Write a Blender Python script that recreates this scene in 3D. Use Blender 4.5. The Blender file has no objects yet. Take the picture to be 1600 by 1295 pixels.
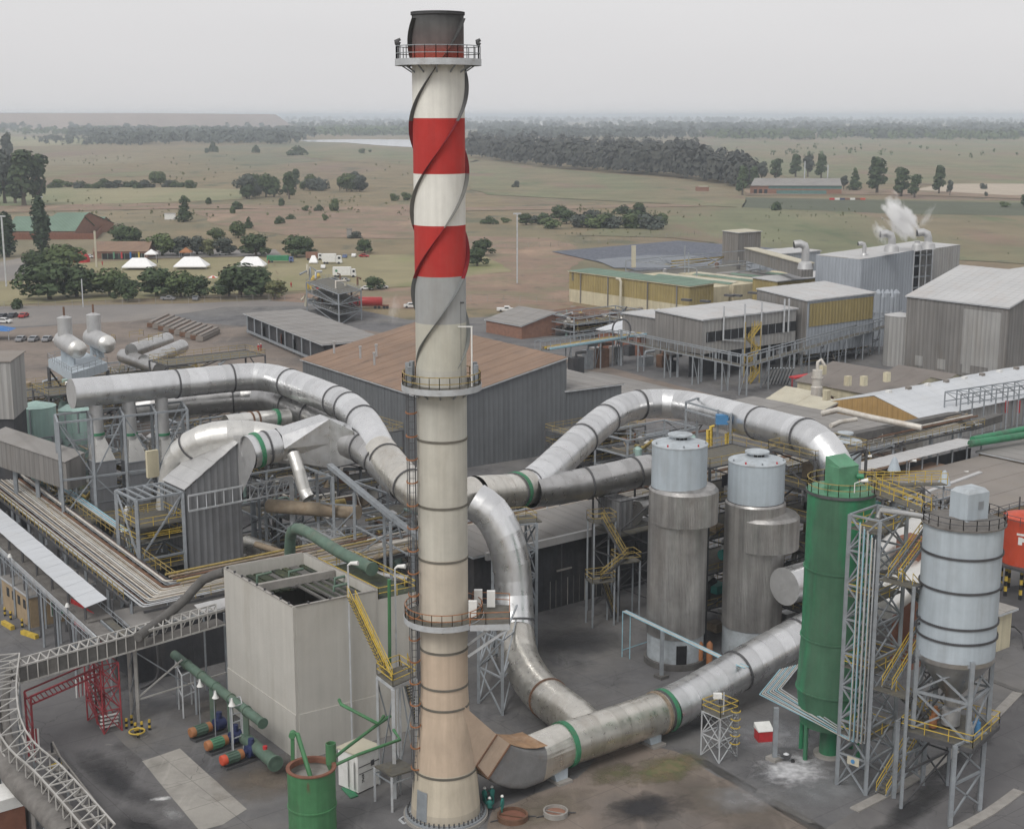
import bpy, math, random
from mathutils import Vector, Matrix
random.seed(7)
R = math.radians
sc = bpy.context.scene
# ---------------------------------------------------------------- camera
F = 2250.0; PIT = math.atan(467.5/F); CH = 60.0
cp, sp = math.cos(PIT), math.sin(PIT)
cam_d = bpy.data.cameras.new('camera'); cam = bpy.data.objects.new('camera', cam_d)
sc.collection.objects.link(cam); sc.camera = cam
cam.location = (0, 0, CH); cam.rotation_euler = (math.pi/2-PIT, 0, 0)
cam_d.sensor_width = 36; cam_d.lens = 36*F/1600; cam_d.clip_start = .5; cam_d.clip_end = 90000
sc.render.resolution_x = 1024; sc.render.resolution_y = 828
# ---------------------------------------------------------------- overcast sky and soft sun
world = bpy.data.worlds.new("World"); sc.world = world; world.use_nodes = True
SUN_EL, SUN_AZ = 48, -148
wn, wl = world.node_tree.nodes, world.node_tree.links
bg = wn['Background']
sky = wn.new('ShaderNodeTexSky'); sky.sky_type = 'NISHITA'; sky.sun_disc = False
sky.sun_elevation = R(SUN_EL); sky.sun_rotation = R(SUN_AZ); sky.dust_density = 4; sky.air_density = 1.2
hs = wn.new('ShaderNodeHueSaturation'); hs.inputs['Saturation'].default_value = .12
wl.new(sky.outputs[0], hs.inputs['Color'])
mx = wn.new('ShaderNodeMix'); mx.data_type = 'RGBA'; mx.inputs[0].default_value = .8
mx.inputs[7].default_value = (6.9, 6.82, 6.9, 1)
wl.new(hs.outputs[0], mx.inputs[6])
tc = wn.new('ShaderNodeTexCoord'); mp = wn.new('ShaderNodeMapping'); mp.inputs['Scale'].default_value = (1, 1, 5)
nz = wn.new('ShaderNodeTexNoise'); nz.inputs['Scale'].default_value = 1.6; nz.inputs['Detail'].default_value = 4
wl.new(tc.outputs['Generated'], mp.inputs[0]); wl.new(mp.outputs[0], nz.inputs[0])
mr = wn.new('ShaderNodeMapRange'); mr.inputs[3].default_value = .90; mr.inputs[4].default_value = 1.08
wl.new(nz.outputs[0], mr.inputs[0])
vm = wn.new('ShaderNodeVectorMath'); vm.operation = 'SCALE'
wl.new(mx.outputs[2], vm.inputs[0]); wl.new(mr.outputs[0], vm.inputs['Scale'])
wl.new(vm.outputs[0], bg.inputs[0]); bg.inputs[1].default_value = .122
sun_d = bpy.data.lights.new('sun', 'SUN'); sun = bpy.data.objects.new('sun', sun_d); sc.collection.objects.link(sun)
sun_d.energy = 1.6; sun_d.angle = R(24); sun_d.color = (1, .97, .92)
_az = R(SUN_AZ)
sun.rotation_euler = (Vector((math.sin(_az)*math.cos(R(SUN_EL)), math.cos(_az)*math.cos(R(SUN_EL)), math.sin(R(SUN_EL))))).to_track_quat('Z', 'Y').to_euler()
sc.view_settings.view_transform = 'Standard'; sc.view_settings.look = 'None'
sc.view_settings.exposure = 0; sc.view_settings.gamma = 1; sc.view_settings.use_curve_mapping = False
sc.render.engine = 'CYCLES'; sc.cycles.use_denoising = True; sc.cycles.max_bounces = 5
sc.cycles.volume_bounces = 5; sc.cycles.diffuse_bounces = 3; sc.cycles.glossy_bounces = 3; sc.cycles.transparent_max_bounces = 12

# ---------------------------------------------------------------- measuring helpers: sight lines of the survey
def _ray(px, py):
    v = (647.5-py)/F
    return (px-800)/F, cp+v*sp, -sp+v*cp
def W(px, py, z=0.0):
    d = _ray(px, py); t = (z-CH)/d[2]
    return Vector((d[0]*t, d[1]*t, z))
def V(px, py, Y):
    d = _ray(px, py); t = Y/d[1]
    return Vector((d[0]*t, Y, CH+d[2]*t))
def zat(py, Y):
    return V(800, py, Y).z
A = Vector((math.cos(R(38)), math.sin(R(38)), 0)); B = Vector((math.cos(R(-52)), math.sin(R(-52)), 0))
Z = Vector((0, 0, 1))
def vec(a): return Vector(a)

# ---------------------------------------------------------------- materials
def nd(t, kind, **kw):
    n = t.nodes.new(kind)
    for k, v in kw.items(): setattr(n, k, v)
    return n
MATS = {}
def mat(name, col, rough=.75, metal=0., var=.25, scale=.6, streak=0., dirt=None, dirt_amt=.5, corr=None, objvar=0.,
        bump=.15, bscale=3., coord='world', ramp=None, emit=None, line=0., alpha=None, patch=None, spec=.4):
    m = bpy.data.materials.new(name); m.use_nodes = True; t = m.node_tree; L = t.links.new
    bs = t.nodes['Principled BSDF']; bs.inputs['Roughness'].default_value = rough; bs.inputs['Metallic'].default_value = metal
    bs.inputs['Specular IOR Level'].default_value = spec
    if coord == 'world':
        g = nd(t, 'ShaderNodeNewGeometry'); P = g.outputs['Position']
    else:
        g = nd(t, 'ShaderNodeTexCoord'); P = g.outputs['Object']
    def noise(sc_, det=5, sz=None, rgh=.6):
        n = nd(t, 'ShaderNodeTexNoise'); n.inputs['Scale'].default_value = sc_; n.inputs['Detail'].default_value = det
        n.inputs['Roughness'].default_value = rgh
        if sz:
            q = nd(t, 'ShaderNodeMapping'); q.inputs['Scale'].default_value = sz; L(P, q.inputs[0]); L(q.outputs[0], n.inputs[0])
        else: L(P, n.inputs[0])
        return n.outputs[0]
    def mr_(x, a, b, c, d):
        n = nd(t, 'ShaderNodeMapRange'); n.inputs[1].default_value = a; n.inputs[2].default_value = b
        n.inputs[3].default_value = c; n.inputs[4].default_value = d; L(x, n.inputs[0]); return n.outputs[0]
    def mul(x, y):
        n = nd(t, 'ShaderNodeMath', operation='MULTIPLY')
        L(x, n.inputs[0])
        if isinstance(y, float): n.inputs[1].default_value = y
        else: L(y, n.inputs[1])
        return n.outputs[0]
    def mixc(fac, a, b):
        n = nd(t, 'ShaderNodeMix', data_type='RGBA')
        if isinstance(fac, float): n.inputs[0].default_value = fac
        else: L(fac, n.inputs[0])
        for i, x in ((6, a), (7, b)):
            if isinstance(x, tuple): n.inputs[i].default_value = (*x[:3], 1)
            else: L(x, n.inputs[i])
        return n.outputs[2]
    base = tuple(col)
    if ramp:                                   # painted bands by height: list of (z, colour)
        sx = nd(t, 'ShaderNodeSeparateXYZ'); L(P, sx.inputs[0])
        z0, z1 = ramp[0][0], ramp[-1][0]+1
        f = mr_(sx.outputs[2], z0, z1, 0, 1)
        cr = nd(t, 'ShaderNodeValToRGB'); cr.color_ramp.interpolation = ramp_mode.get(name, 'CONSTANT')
        es = cr.color_ramp.elements
        for i, (z, c) in enumerate(ramp):
            e = es[i] if i < 2 else es.new(1.)
            e.position = (z-z0)/(z1-z0); e.color = (*c, 1)
        for i, (z, c) in enumerate(ramp): es[i].position = (z-z0)/(z1-z0); es[i].color = (*c, 1)
        L(f, cr.inputs[0]); base = cr.outputs[0]
    if patch:                                  # (colour, scale, lo, hi, stretch)
        for pc, ps, lo, hi, st in patch:
            base = mixc(mr_(noise(ps, 6, st), lo, hi, 0, 1), base, pc)
    fac = mr_(noise(scale, 6), .3, .7, 1-var, 1+var*.6)
    if streak:
        fac = mul(fac, mr_(noise(1., 4, (1.6, 1.6, .06)), .3, .75, 1.05, 1-streak))
    if objvar:
        oi = nd(t, 'ShaderNodeObjectInfo'); fac = mul(fac, mr_(oi.outputs['Random'], 0, 1, 1-objvar, 1+objvar*.7))
    vmn = nd(t, 'ShaderNodeVectorMath', operation='SCALE')
    if isinstance(base, tuple): vmn.inputs[0].default_value = base[:3]
    else: L(base, vmn.inputs[0])
    L(fac, vmn.inputs['Scale']); c = vmn.outputs[0]
    if dirt:
        st = (1, 1, .25) if streak else None
        c = mixc(mul(mr_(noise(scale*.7+.11, 7, st, .7), .5, .72, 0, 1), float(dirt_amt)), c, tuple(dirt))
    if name in ('yard', 'yard_brown', 'asphalt', 'slab_pale'):   # slab joints and wandering cracks
        rt = nd(t, 'ShaderNodeMapping'); rt.inputs['Rotation'].default_value = (0, 0, R(-38)); L(P, rt.inputs[0])
        bk = nd(t, 'ShaderNodeTexBrick'); bk.inputs['Scale'].default_value = 1; bk.inputs['Brick Width'].default_value = 7.5; bk.inputs['Row Height'].default_value = 5; bk.inputs['Mortar Size'].default_value = .045; bk.inputs['Mortar Smooth'].default_value = .4; bk.offset = .0
        L(rt.outputs[0], bk.inputs['Vector']); c = mixc(mul(bk.outputs['Fac'], .45), c, (.04, .038, .036))
        vo = nd(t, 'ShaderNodeTexVoronoi', feature='DISTANCE_TO_EDGE'); vo.inputs['Scale'].default_value = .16; wn_ = nd(t, 'ShaderNodeTexNoise'); wn_.inputs['Scale'].default_value = .7; wn_.inputs['Detail'].default_value = 6; L(P, wn_.inputs[0])
        av = nd(t, 'ShaderNodeVectorMath', operation='MULTIPLY_ADD'); L(wn_.outputs['Color'], av.inputs[0]); av.inputs[1].default_value = (2.2, 2.2, 0); L(P, av.inputs[2]); L(av.outputs[0], vo.inputs['Vector'])
        c = mixc(mul(mr_(vo.outputs['Distance'], 0, .012, 1, 0), mr_(noise(.09, 2), .45, .6, 0, .6)), c, (.035, .034, .033))
        c = mixc(mul(mr_(noise(.5, 5, (1, .12, 1), .7), .56, .7, 0, 1), .35), c, tuple(min(1, x*1.55) for x in col))
    h = None
    if corr:                                   # ribbed sheet: direction and pitch
        dx, dy, lam, dep = corr
        d = nd(t, 'ShaderNodeVectorMath', operation='DOT_PRODUCT'); L(P, d.inputs[0]); d.inputs[1].default_value = (dx*2*math.pi/lam, dy*2*math.pi/lam, 0)
        s = nd(t, 'ShaderNodeMath', operation='SINE'); L(d.outputs['Value'], s.inputs[0])
        h = mul(s.outputs[0], float(dep))
        if line:
            c = mixc(mr_(s.outputs[0], .55, 1, 0, line), c, tuple(x*.45 for x in col))
    L(c, bs.inputs['Base Color'])
    if bump or h:
        bn = nd(t, 'ShaderNodeBump'); bn.inputs['Strength'].default_value = 1; bn.inputs['Distance'].default_value = 1
        hh = mul(noise(bscale, 4), float(bump*.2))
        if h is not None:
            ad = nd(t, 'ShaderNodeMath', operation='ADD'); L(hh, ad.inputs[0]); L(h, ad.inputs[1]); hh = ad.outputs[0]
        L(hh, bn.inputs['Height']); L(bn.outputs[0], bs.inputs['Normal'])
    L(mr_(noise(scale*2+.3, 3), .3, .7, max(rough-.1, .05), min(rough+.12, 1)), bs.inputs['Roughness'])
    if emit:
        bs.inputs['Emission Color'].default_value = (*emit[0], 1); bs.inputs['Emission Strength'].default_value = emit[1]
    if alpha is not None: bs.inputs['Alpha'].default_value = alpha
    MATS[name] = m
    return m
ramp_mode = {}

# ---------------------------------------------------------------- mesh building
class MB:
    def __init__(s): s.v = []; s.f = []; s.sm = []; s.mi = []
    def face(s, pts, sm=False, mi=0):
        n = len(s.v); s.v += [tuple(p) for p in pts]; s.f.append(tuple(range(n, n+len(pts)))); s.sm.append(sm); s.mi.append(mi)
    def grid(s, rings, closed=True, sm=True, mi=0):
        n0 = len(s.v); k = len(rings[0])
        for r_ in rings: s.v += [tuple(p) for p in r_]
        for i in range(len(rings)-1):
            for j in range(k if closed else k-1):
                a = n0+i*k+j; b = n0+i*k+(j+1) % k
                s.f.append((a, b, b+k, a+k)); s.sm.append(sm); s.mi.append(mi)
    def hexa(s, p, mi=0):                       # 8 points: bottom 4 ccw, top 4
        n = len(s.v); s.v += [tuple(q) for q in p]
        for q in ((3, 2, 1, 0), (4, 5, 6, 7), (0, 1, 5, 4), (1, 2, 6, 5), (2, 3, 7, 6), (3, 0, 4, 7)):
            s.f.append(tuple(n+i for i in q)); s.sm.append(False); s.mi.append(mi)
    def box(s, o, ax, lx, ay, ly, z0, z1, mi=0):  # o = corner; ax, ay direction vectors
        o = vec((o[0], o[1], 0)); x = ax*lx; y = ay*ly
        c = [o, o+x, o+x+y, o+y]
        if (x.cross(y)).z < 0: c = [o, o+y, o+x+y, o+x]
        s.hexa([p+Z*z0 for p in c]+[p+Z*z1 for p in c], mi)
    def cbox(s, c, sx, sy, z0, z1, ang=0, mi=0):
        ax = vec((math.cos(R(ang)), math.sin(R(ang)), 0)); ay = vec((-math.sin(R(ang)), math.cos(R(ang)), 0))
        s.box(vec((c[0], c[1], 0))-ax*sx/2-ay*sy/2, ax, sx, ay, sy, z0, z1, mi)
    def bar(s, p, q, w, h=None, mi=0):
        p = vec(p); q = vec(q); h = h or w; d = (q-p).normalized()
        u = d.cross(Z); u = vec((1, 0, 0)) if u.length < 1e-3 else u.normalized()
        n = u.cross(d).normalized(); u = u*w/2; n = n*h/2
        s.hexa([p-u-n, p+u-n, p+u+n, p-u+n, q-u-n, q+u-n, q+u+n, q-u+n][:], mi)
    def tube(s, pts, r, n=12, caps=True, mi=0, sm=True):
        pts = [vec(p) for p in pts]; rs = r if isinstance(r, (list, tuple)) else [r]*len(pts)
        rings = []; pu = None
        for i, p in enumerate(pts):
            a = pts[max(i-1, 0)]; b = pts[min(i+1, len(pts)-1)]; d = (b-a).normalized()
            if pu is None:
                u = d.cross(Z)
                if u.length < .05: u = d.cross(vec((1, 0, 0)))
            else: u = pu-d*pu.dot(d)
            u.normalize(); pu = u; w = d.cross(u)
            rings.append([p+(u*math.cos(2*math.pi*k/n)+w*math.sin(2*math.pi*k/n))*rs[i] for k in range(n)])
        s.grid(rings, True, sm, mi)
        if caps:
            s.face(rings[0], False, mi); s.face(rings[-1][::-1], False, mi)
    def rev(s, prof, c, n=32, mi=0, capt=True, capb=False, a0=0):
        rings = [[(c[0]+r*math.cos(a0+2*math.pi*k/n), c[1]+r*math.sin(a0+2*math.pi*k/n), z) for k in range(n)] for r, z in prof]
        for i in range(len(rings)-1): s.grid(rings[i:i+2], True, True, mi)
        if capt: s.face(rings[-1], False, mi)
        if capb: s.face(rings[0][::-1], False, mi)
    def prism(s, poly, z0, z1, mt=0, ms=0):
        s.face([(p[0], p[1], z1) for p in poly], False, mt)
        for i in range(len(poly)):
            a, b = poly[i], poly[(i+1) % len(poly)]
            s.face([(a[0], a[1], z0), (b[0], b[1], z0), (b[0], b[1], z1), (a[0], a[1], z1)], False, ms)
    def mesh(s, name, ms, off=None):
        me = bpy.data.meshes.new(name)
        vs = s.v if off is None else [(x-off[0], y-off[1], z-off[2]) for x, y, z in s.v]
        me.from_pydata(vs, [], s.f)
        if not isinstance(ms, (list, tuple)): ms = [ms]
        for m in ms: me.materials.append(MATS[m] if isinstance(m, str) else m)
        me.polygons.foreach_set('use_smooth', s.sm); me.polygons.foreach_set('material_index', s.mi)
        me.update(); return me
    def build(s, name, ms, parent=None):
        off = base_of(parent) if parent else None
        o = bpy.data.objects.new(name, s.mesh(name, ms, off)); sc.collection.objects.link(o)
        if parent: o.parent = parent
        return o
def base_of(o):
    while o.parent: o = o.parent
    return o.location
def tag(o, label=None, cat=None, group=None, kind=None):
    if label: o['label'] = label
    if cat: o['category'] = cat
    if group: o['group'] = group
    if kind: o['kind'] = kind
    return o
def thing(name, label, cat, loc=(0, 0, 0), group=None):
    o = bpy.data.objects.new(name, None); sc.collection.objects.link(o); o.location = loc; o.empty_display_size = .2
    return tag(o, label, cat, group)
def struct(mb, name, ms): return tag(mb.build(name, ms), kind='structure')
_prim = {}
def _unit(kind, m):
    k = (kind, m)
    if k not in _prim:
        b = MB()
        if kind == 'bar': b.hexa([(-.5, -.5, 0), (.5, -.5, 0), (.5, .5, 0), (-.5, .5, 0), (-.5, -.5, 1), (.5, -.5, 1), (.5, .5, 1), (-.5, .5, 1)])
        else: b.tube([(0, 0, 0), (0, 0, 1)], 1, 12)
        _prim[k] = b.mesh(kind, m)
    return _prim[k]
def _place(me, name, p, q, w, h, parent):
    p = vec(p); q = vec(q); d = q-p; l = d.length; d = d/l
    u = d.cross(Z); u = vec((1, 0, 0)) if u.length < 1e-3 else u.normalized()
    n = d.cross(u)
    M_ = Matrix((u*w, n*h, d*l)).transposed().to_4x4(); M_.translation = p-(base_of(parent) if parent else vec((0, 0, 0)))
    o = bpy.data.objects.new(name, me); sc.collection.objects.link(o)
    if parent: o.parent = parent
    o.matrix_basis = M_
    return o
def ubar(p, q, w, name, m, parent, h=None): return _place(_unit('bar', m), name, p, q, w, h or w, parent)
def ucyl(p, q, r, name, m, parent): return _place(_unit('cyl', m), name, p, q, r, r, parent)
def dup(root, loc, rz=0., label=None, group=None, s=1.):
    r_ = root.copy(); sc.collection.objects.link(r_); r_.location = loc; r_.rotation_euler = (0, 0, rz); r_.scale = (s, s, s)
    if label: r_['label'] = label
    if group: r_['group'] = group
    for ch in list(root.children):
        c = ch.copy(); sc.collection.objects.link(c); c.parent = r_
        for g in ch.children:
            d = g.copy(); sc.collection.objects.link(d); d.parent = c
    return r_
def rail_mb(mb, pts, h=1.1, w=.06, n=2, post=1.8, closed=False):
    pts = [vec(p) for p in pts]
    if closed: pts = pts+[pts[0]]
    for a, b in zip(pts, pts[1:]):
        for k in range(n):
            zz = Z*(h*(1-.5*k)); mb.bar(a+zz, b+zz, w)
        m = max(1, int((b-a).length/post))
        for i in range(m+1):
            p = a.lerp(b, i/m); mb.bar(p, p+Z*h, w)
def railing(pts, parent, m='yellow', name='railing', **k):
    b = MB(); rail_mb(b, pts, **k); return b.build(name, m, parent)
def circ(c, r, n=24, a0=0, a1=360, z=None):
    z = c[2] if z is None else z
    k = n if a1-a0 >= 360 else n+1
    return [vec((c[0]+r*math.cos(R(a0+(a1-a0)*i/n)), c[1]+r*math.sin(R(a0+(a1-a0)*i/n)), z)) for i in range(k)]
def flange(p, d, r, w=.35, t=.18, name='flange_ring', m='rust_ring', parent=None, n=28):
    d = vec(d).normalized(); p = vec(p); b = MB(); u = d.cross(Z) if abs(d.z) < .95 else d.cross(vec((1, 0, 0))); u.normalize(); v = d.cross(u)
    R_ = [[p+d*s_+(u*math.cos(2*math.pi*k/n)+v*math.sin(2*math.pi*k/n))*q for k in range(n)] for s_, q in ((-w/2, r-.02), (-w/2, r+t), (w/2, r+t), (w/2, r-.02))]
    for i in range(3): b.grid(R_[i:i+2], True, i == 1)
    return b.build(name, m, parent)
def smooth_path(ctrl, step=1.2):
    """Catmull-Rom through control points, resampled evenly"""
    c = [vec(p) for p in ctrl]; c = [c[0]*2-c[1]]+c+[c[-1]*2-c[-2]]; out = []
    for i in range(1, len(c)-2):
        p0, p1, p2, p3 = c[i-1:i+3]; m = max(2, int((p2-p1).length/step))
        for k in range(m):
            t = k/m
            out.append(.5*((2*p1)+(p2-p0)*t+(2*p0-5*p1+4*p2-p3)*t*t+(3*p1-p0-3*p2+p3)*t**3))
    out.append(c[-2]); return out
def duct(name, label, ctrl, r, m='silver', rings=(), step=1.5, cap=False, group=None, ring_m='steel_dark', lift=0, n=30, skirt=.0):
    pts = smooth_path(ctrl, step); root = thing(name, label, 'duct', tuple(pts[0]), group)
    R_ = []; pu = None
    for i, p in enumerate(pts):
        d = (pts[min(i+1, len(pts)-1)]-pts[max(i-1, 0)]).normalized()
        u = (d.cross(Z) if abs(d.z) < .95 else d.cross(vec((0, 1, 0)))) if pu is None else pu-d*pu.dot(d)
        u.normalize(); pu = u; w = d.cross(u)
        R_.append([(p, u*math.cos(2*math.pi*k/n)+w*math.sin(2*math.pi*k/n), d) for k in range(n)])
    for i in range(len(pts)-1):
        q = MB(); q.grid([[p+e*r for p, e, d in R_[i]], [p+e*(r-.014)+d*.05 for p, e, d in R_[i+1]]]); q.build('duct_panel', m, root)
    if cap:
        d = (pts[1]-pts[0]).normalized(); q = MB(); q.tube([pts[0]-d*.02, pts[0]-d*.06], [r+.05, r+.05], n, True, sm=False); q.build('end_cap', 'silver_dull', root)
    L_ = [0]
    for a, b in zip(pts, pts[1:]): L_.append(L_[-1]+(b-a).length)
    for fr in rings:
        mm, nm = ring_m, 'flange_ring'
        if isinstance(fr, tuple): fr, mm = fr
        s_ = fr*L_[-1]; i = max(k for k in range(len(L_)) if L_[k] <= s_); i = min(i, len(pts)-2)
        p = pts[i].lerp(pts[i+1], (s_-L_[i])/max(1e-6, L_[i+1]-L_[i])); d = pts[i+1]-pts[i]
        flange(p, d, r, .22 if mm != 'green_ring' else .5, .1 if mm != 'green_ring' else .14, nm, mm, root)
    return root, pts
def lattice(root, base, top, m='steel', w=.32, bw=.16, levels=3, faces=(0, 1, 2, 3), cross=True, girt=True):
    """four columns from base pts to top pts with girts and braces per level, each its own part"""
    n = len(base)
    for a, b in zip(base, top): ubar(a, b, w, 'column', m, root)
    for l in range(levels):
        for i in faces:
            j = (i+1) % n
            p0 = vec(base[i]).lerp(vec(top[i]), l/levels); p1 = vec(base[i]).lerp(vec(top[i]), (l+1)/levels)
            q0 = vec(base[j]).lerp(vec(top[j]), l/levels); q1 = vec(base[j]).lerp(vec(top[j]), (l+1)/levels)
            if girt: ubar(p1, q1, bw*1.2, 'girt', m, root)
            if cross is True or (cross == 'alt' and (l+i) % 2): ubar(p0, q1, bw, 'brace', m, root)
            if cross is True or (cross == 'alt' and not (l+i) % 2): ubar(q0, p1, bw, 'brace', m, root)
def quad_pts(c, sx, sy, ang, z):
    ax = vec((math.cos(R(ang)), math.sin(R(ang)), 0)); ay = vec((-math.sin(R(ang)), math.cos(R(ang)), 0)); c = vec((c[0], c[1], z))
    return [c-ax*sx/2-ay*sy/2, c+ax*sx/2-ay*sy/2, c+ax*sx/2+ay*sy/2, c-ax*sx/2+ay*sy/2]
def stair(root, p, q, side, w=1., m='yellow', sm_='steel', rails=True, treads=True, name='stair_flight'):
    p = vec(p); q = vec(q); side = vec(side).normalized()*w; b = MB()
    b.bar(p, q, .08, .3); b.bar(p+side, q+side, .08, .3)
    fl = b.build(name, sm_, root)
    n = max(2, int((q-p).length/.42))
    tb = MB(); tb.box(vec((0, 0, 0)), vec((1, 0, 0)), 1, vec((0, 1, 0)), 1, 0, 1)
    if treads:
        h = (q-p); h.z = 0; hd = h.normalized()
        for i in range(n):
            c = p.lerp(q, (i+.5)/n)+side/2
            o = ubar(c-side/2, c+side/2, .3, 'tread', 'grating', fl if False else root, .05)
    if rails:
        r_ = MB()
        for s0 in (vec((0, 0, 0)), side):
            for hh in (1., .5): r_.bar(p+s0+Z*hh, q+s0+Z*hh, .06)
            k = max(2, int((q-p).length/1.5))
            for i in range(k+1):
                c = p.lerp(q, i/k)+s0; r_.bar(c, c+Z, .05)
        r_.build('handrail', m, root)
# ---------------------------------------------------------------- material library
CA = (A.x, A.y); CB = (B.x, B.y); CBOTH = (A.x+B.x, A.y+B.y)
zb = lambda y: zat(y, 114.3)
RED, WHI = (.45, .035, .03), (.76, .75, .70)
BANDS = [(0, (.46, .41, .33)), (1.2, (.54, .48, .38)), (zb(1213), (.53, .42, .32)), (zb(1030), (.54, .485, .405)), (zb(880), (.51, .49, .43)), (zb(692), (.50, .49, .44)),
         (zb(585), (.53, .52, .45)), (zb(512), (.36, .37, .37)), (zb(438), RED), (zb(358), WHI), (zb(274), RED), (zb(190), WHI), (zb(101), RED)]
mat('chimney_paint', (.5, .5, .5), .8, var=.12, scale=.35, streak=.16, ramp=BANDS, bump=.1, bscale=2, dirt=(.2, .15, .1), dirt_amt=.22)
mat('chimney_soot', RED, .9, var=.3, scale=.5, streak=.2, bump=.1, patch=None, ramp=[(63, (.42, .05, .035)), (64.7, (.33, .07, .05)), (65.4, (.13, .10, .095)), (67, (.10, .10, .10)), (68, (.05, .05, .055))])
mat('fin_shaded_paint', (.5, .5, .5), .85, var=.1, ramp=[(0, (.2, .21, .2)), (zb(512), (.16, .17, .17)), (zb(438), (.2, .015, .02)), (zb(358), (.16, .16, .15)), (zb(274), (.17, .015, .02)), (zb(190), (.12, .12, .12)), (zb(101), (.13, .04, .03)), (65, (.05, .05, .05))])  # shade of the fins put into darkened band colours; soot at the tip
ramp_mode['chimney_soot'] = 'LINEAR'
MATS['chimney_soot'].node_tree.nodes['Color Ramp'].color_ramp.interpolation = 'LINEAR'
mat('joint_ring', (.13, .12, .10), .8)
mat('silver', (.74, .745, .75), .33, .93, var=.05, scale=.35, objvar=.14, streak=.06, dirt=(.40, .38, .35), dirt_amt=.2, bump=.006, bscale=.9)
mat('silver_warm', (.68, .655, .60), .33, .88, var=.08, scale=.5, objvar=.1, streak=.1, dirt=(.34, .27, .20), dirt_amt=.35, bump=.008, bscale=.8)
mat('silver_dull', (.52, .52, .52), .5, .6, var=.12, scale=.6, bump=.1)
mat('silver_bright', (.72, .71, .68), .36, .75, var=.1, scale=.8, objvar=.08, bump=.15, bscale=.9)
mat('duct_dull', (.50, .495, .49), .34, .9, var=.12, scale=.4, objvar=.1, bump=.01, dirt=(.2, .18, .16), dirt_amt=.4)
mat('duct_grey_paint', (.20, .20, .20), .8, var=.2, scale=.6, dirt=(.14, .11, .09))
mat('box_rust', (.34, .21, .12), .85, var=.3, scale=.9, dirt=(.45, .33, .24), dirt_amt=.8)
mat('tan_panel', (.48, .37, .28), .8, var=.1, scale=.8)
mat('steel', (.30, .325, .35), .55, .25, var=.15, scale=1., dirt=(.15, .13, .11), dirt_amt=.4)
mat('steel_light', (.5, .52, .54), .5, .2, var=.15, scale=1., dirt=(.25, .2, .16), dirt_amt=.4)
mat('steel_dark', (.10, .10, .105), .6, .3, var=.2, scale=1.)
mat('rust_ring', (.24, .19, .14), .8, var=.4, scale=2)
mat('green_ring', (.045, .21, .11), .6, var=.2, scale=2, dirt=(.15, .13, .09))
mat('green', (.038, .225, .108), .5, var=.18, scale=.45, streak=.2, dirt=(.07, .13, .085), dirt_amt=.7, bump=.08, patch=[((.06, .15, .09), .25, .5, .62, (1, 1, .2)), ((.13, .10, .06), .9, .66, .74, (1, 1, .12))])
mat('green_light', (.10, .26, .155), .55, var=.18, scale=.8, dirt=(.10, .14, .10), dirt_amt=.5)
mat('green_tank', (.068, .205, .09), .55, var=.2, scale=.5, streak=.25, dirt=(.09, .14, .08), dirt_amt=.7, patch=[((.15, .09, .05), 1.1, .63, .72, (1, 1, .2))])
mat('green_pipe', (.095, .15, .115), .6, var=.25, scale=.8, dirt=(.15, .16, .12), dirt_amt=.6)
mat('blue_grey', (.42, .475, .52), .6, var=.1, scale=.5, streak=.16, dirt=(.25, .24, .23), dirt_amt=.3, bump=.05)
mat('blue_grey_top', (.42, .46, .49), .65, var=.2, scale=.9, dirt=(.18, .17, .16), dirt_amt=.5)
mat('clad_dark', (.42, .41, .40), .4, .65, var=.2, scale=.35, streak=.3, objvar=.12, dirt=(.15, .125, .11), dirt_amt=.4)
mat('filter_grey', (.27, .28, .30), .6, .2, var=.1, scale=.5, streak=.15, objvar=.1, dirt=(.2, .19, .18), dirt_amt=.5)
mat('clad_grey', (.25, .255, .265), .6, .2, var=.15, scale=.3, streak=.2, corr=(*CBOTH, .9, .03), line=.5, dirt=(.14, .13, .12), dirt_amt=.4)
mat('wall_bluegrey', (.165, .175, .185), .65, .15, var=.12, scale=.2, streak=.18, corr=(*CBOTH, 1.1, .02), line=.3, dirt=(.09, .09, .09), dirt_amt=.3)
mat('wall_grey', (.235, .225, .215), .7, .1, var=.15, scale=.15, streak=.3, corr=(*CBOTH, 1.2, .04), line=.4, dirt=(.16, .13, .10), dirt_amt=.5)
mat('wall_grey_light', (.36, .355, .345), .7, .1, var=.12, scale=.15, streak=.2, corr=(*CBOTH, 1.2, .04), line=.35, dirt=(.25, .22, .18), dirt_amt=.4)
mat('wall_blue_light', (.36, .39, .43), .7, .1, var=.1, scale=.15, streak=.15, corr=(*CBOTH, 1.2, .04), line=.3)
mat('wall_yellow', (.33, .262, .11), .75, 0, var=.15, scale=.2, streak=.2, corr=(*CBOTH, 1.2, .04), line=.3, dirt=(.3, .24, .12), dirt_amt=.5)
mat('roof_pale', (.47, .47, .47), .6, .1, var=.1, scale=.1, corr=(*CA, 1.5, .02), line=.06, dirt=(.42, .36, .32), dirt_amt=.5)
mat('roof_white', (.54, .56, .585), .6, .1, var=.08, scale=.1, corr=(*CB, 2., .02), line=.08, dirt=(.5, .5, .49), dirt_amt=.4)
mat('roof_brown', (.24, .162, .115), .9, var=.18, scale=.12, corr=(*CB, 3., .02), line=.12, dirt=(.17, .13, .11), dirt_amt=.6, bump=.1)
mat('roof_grey', (.25, .24, .23), .9, var=.15, scale=.15, corr=(*CA, 3., .02), line=.2, dirt=(.19, .17, .15), dirt_amt=.5)
mat('roof_tan', (.235, .212, .192), .9, var=.12, scale=.15, dirt=(.22, .19, .16), dirt_amt=.6)
mat('roof_office', (.185, .165, .15), .9, var=.12, scale=.15, dirt=(.14, .12, .11), dirt_amt=.6)
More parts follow.
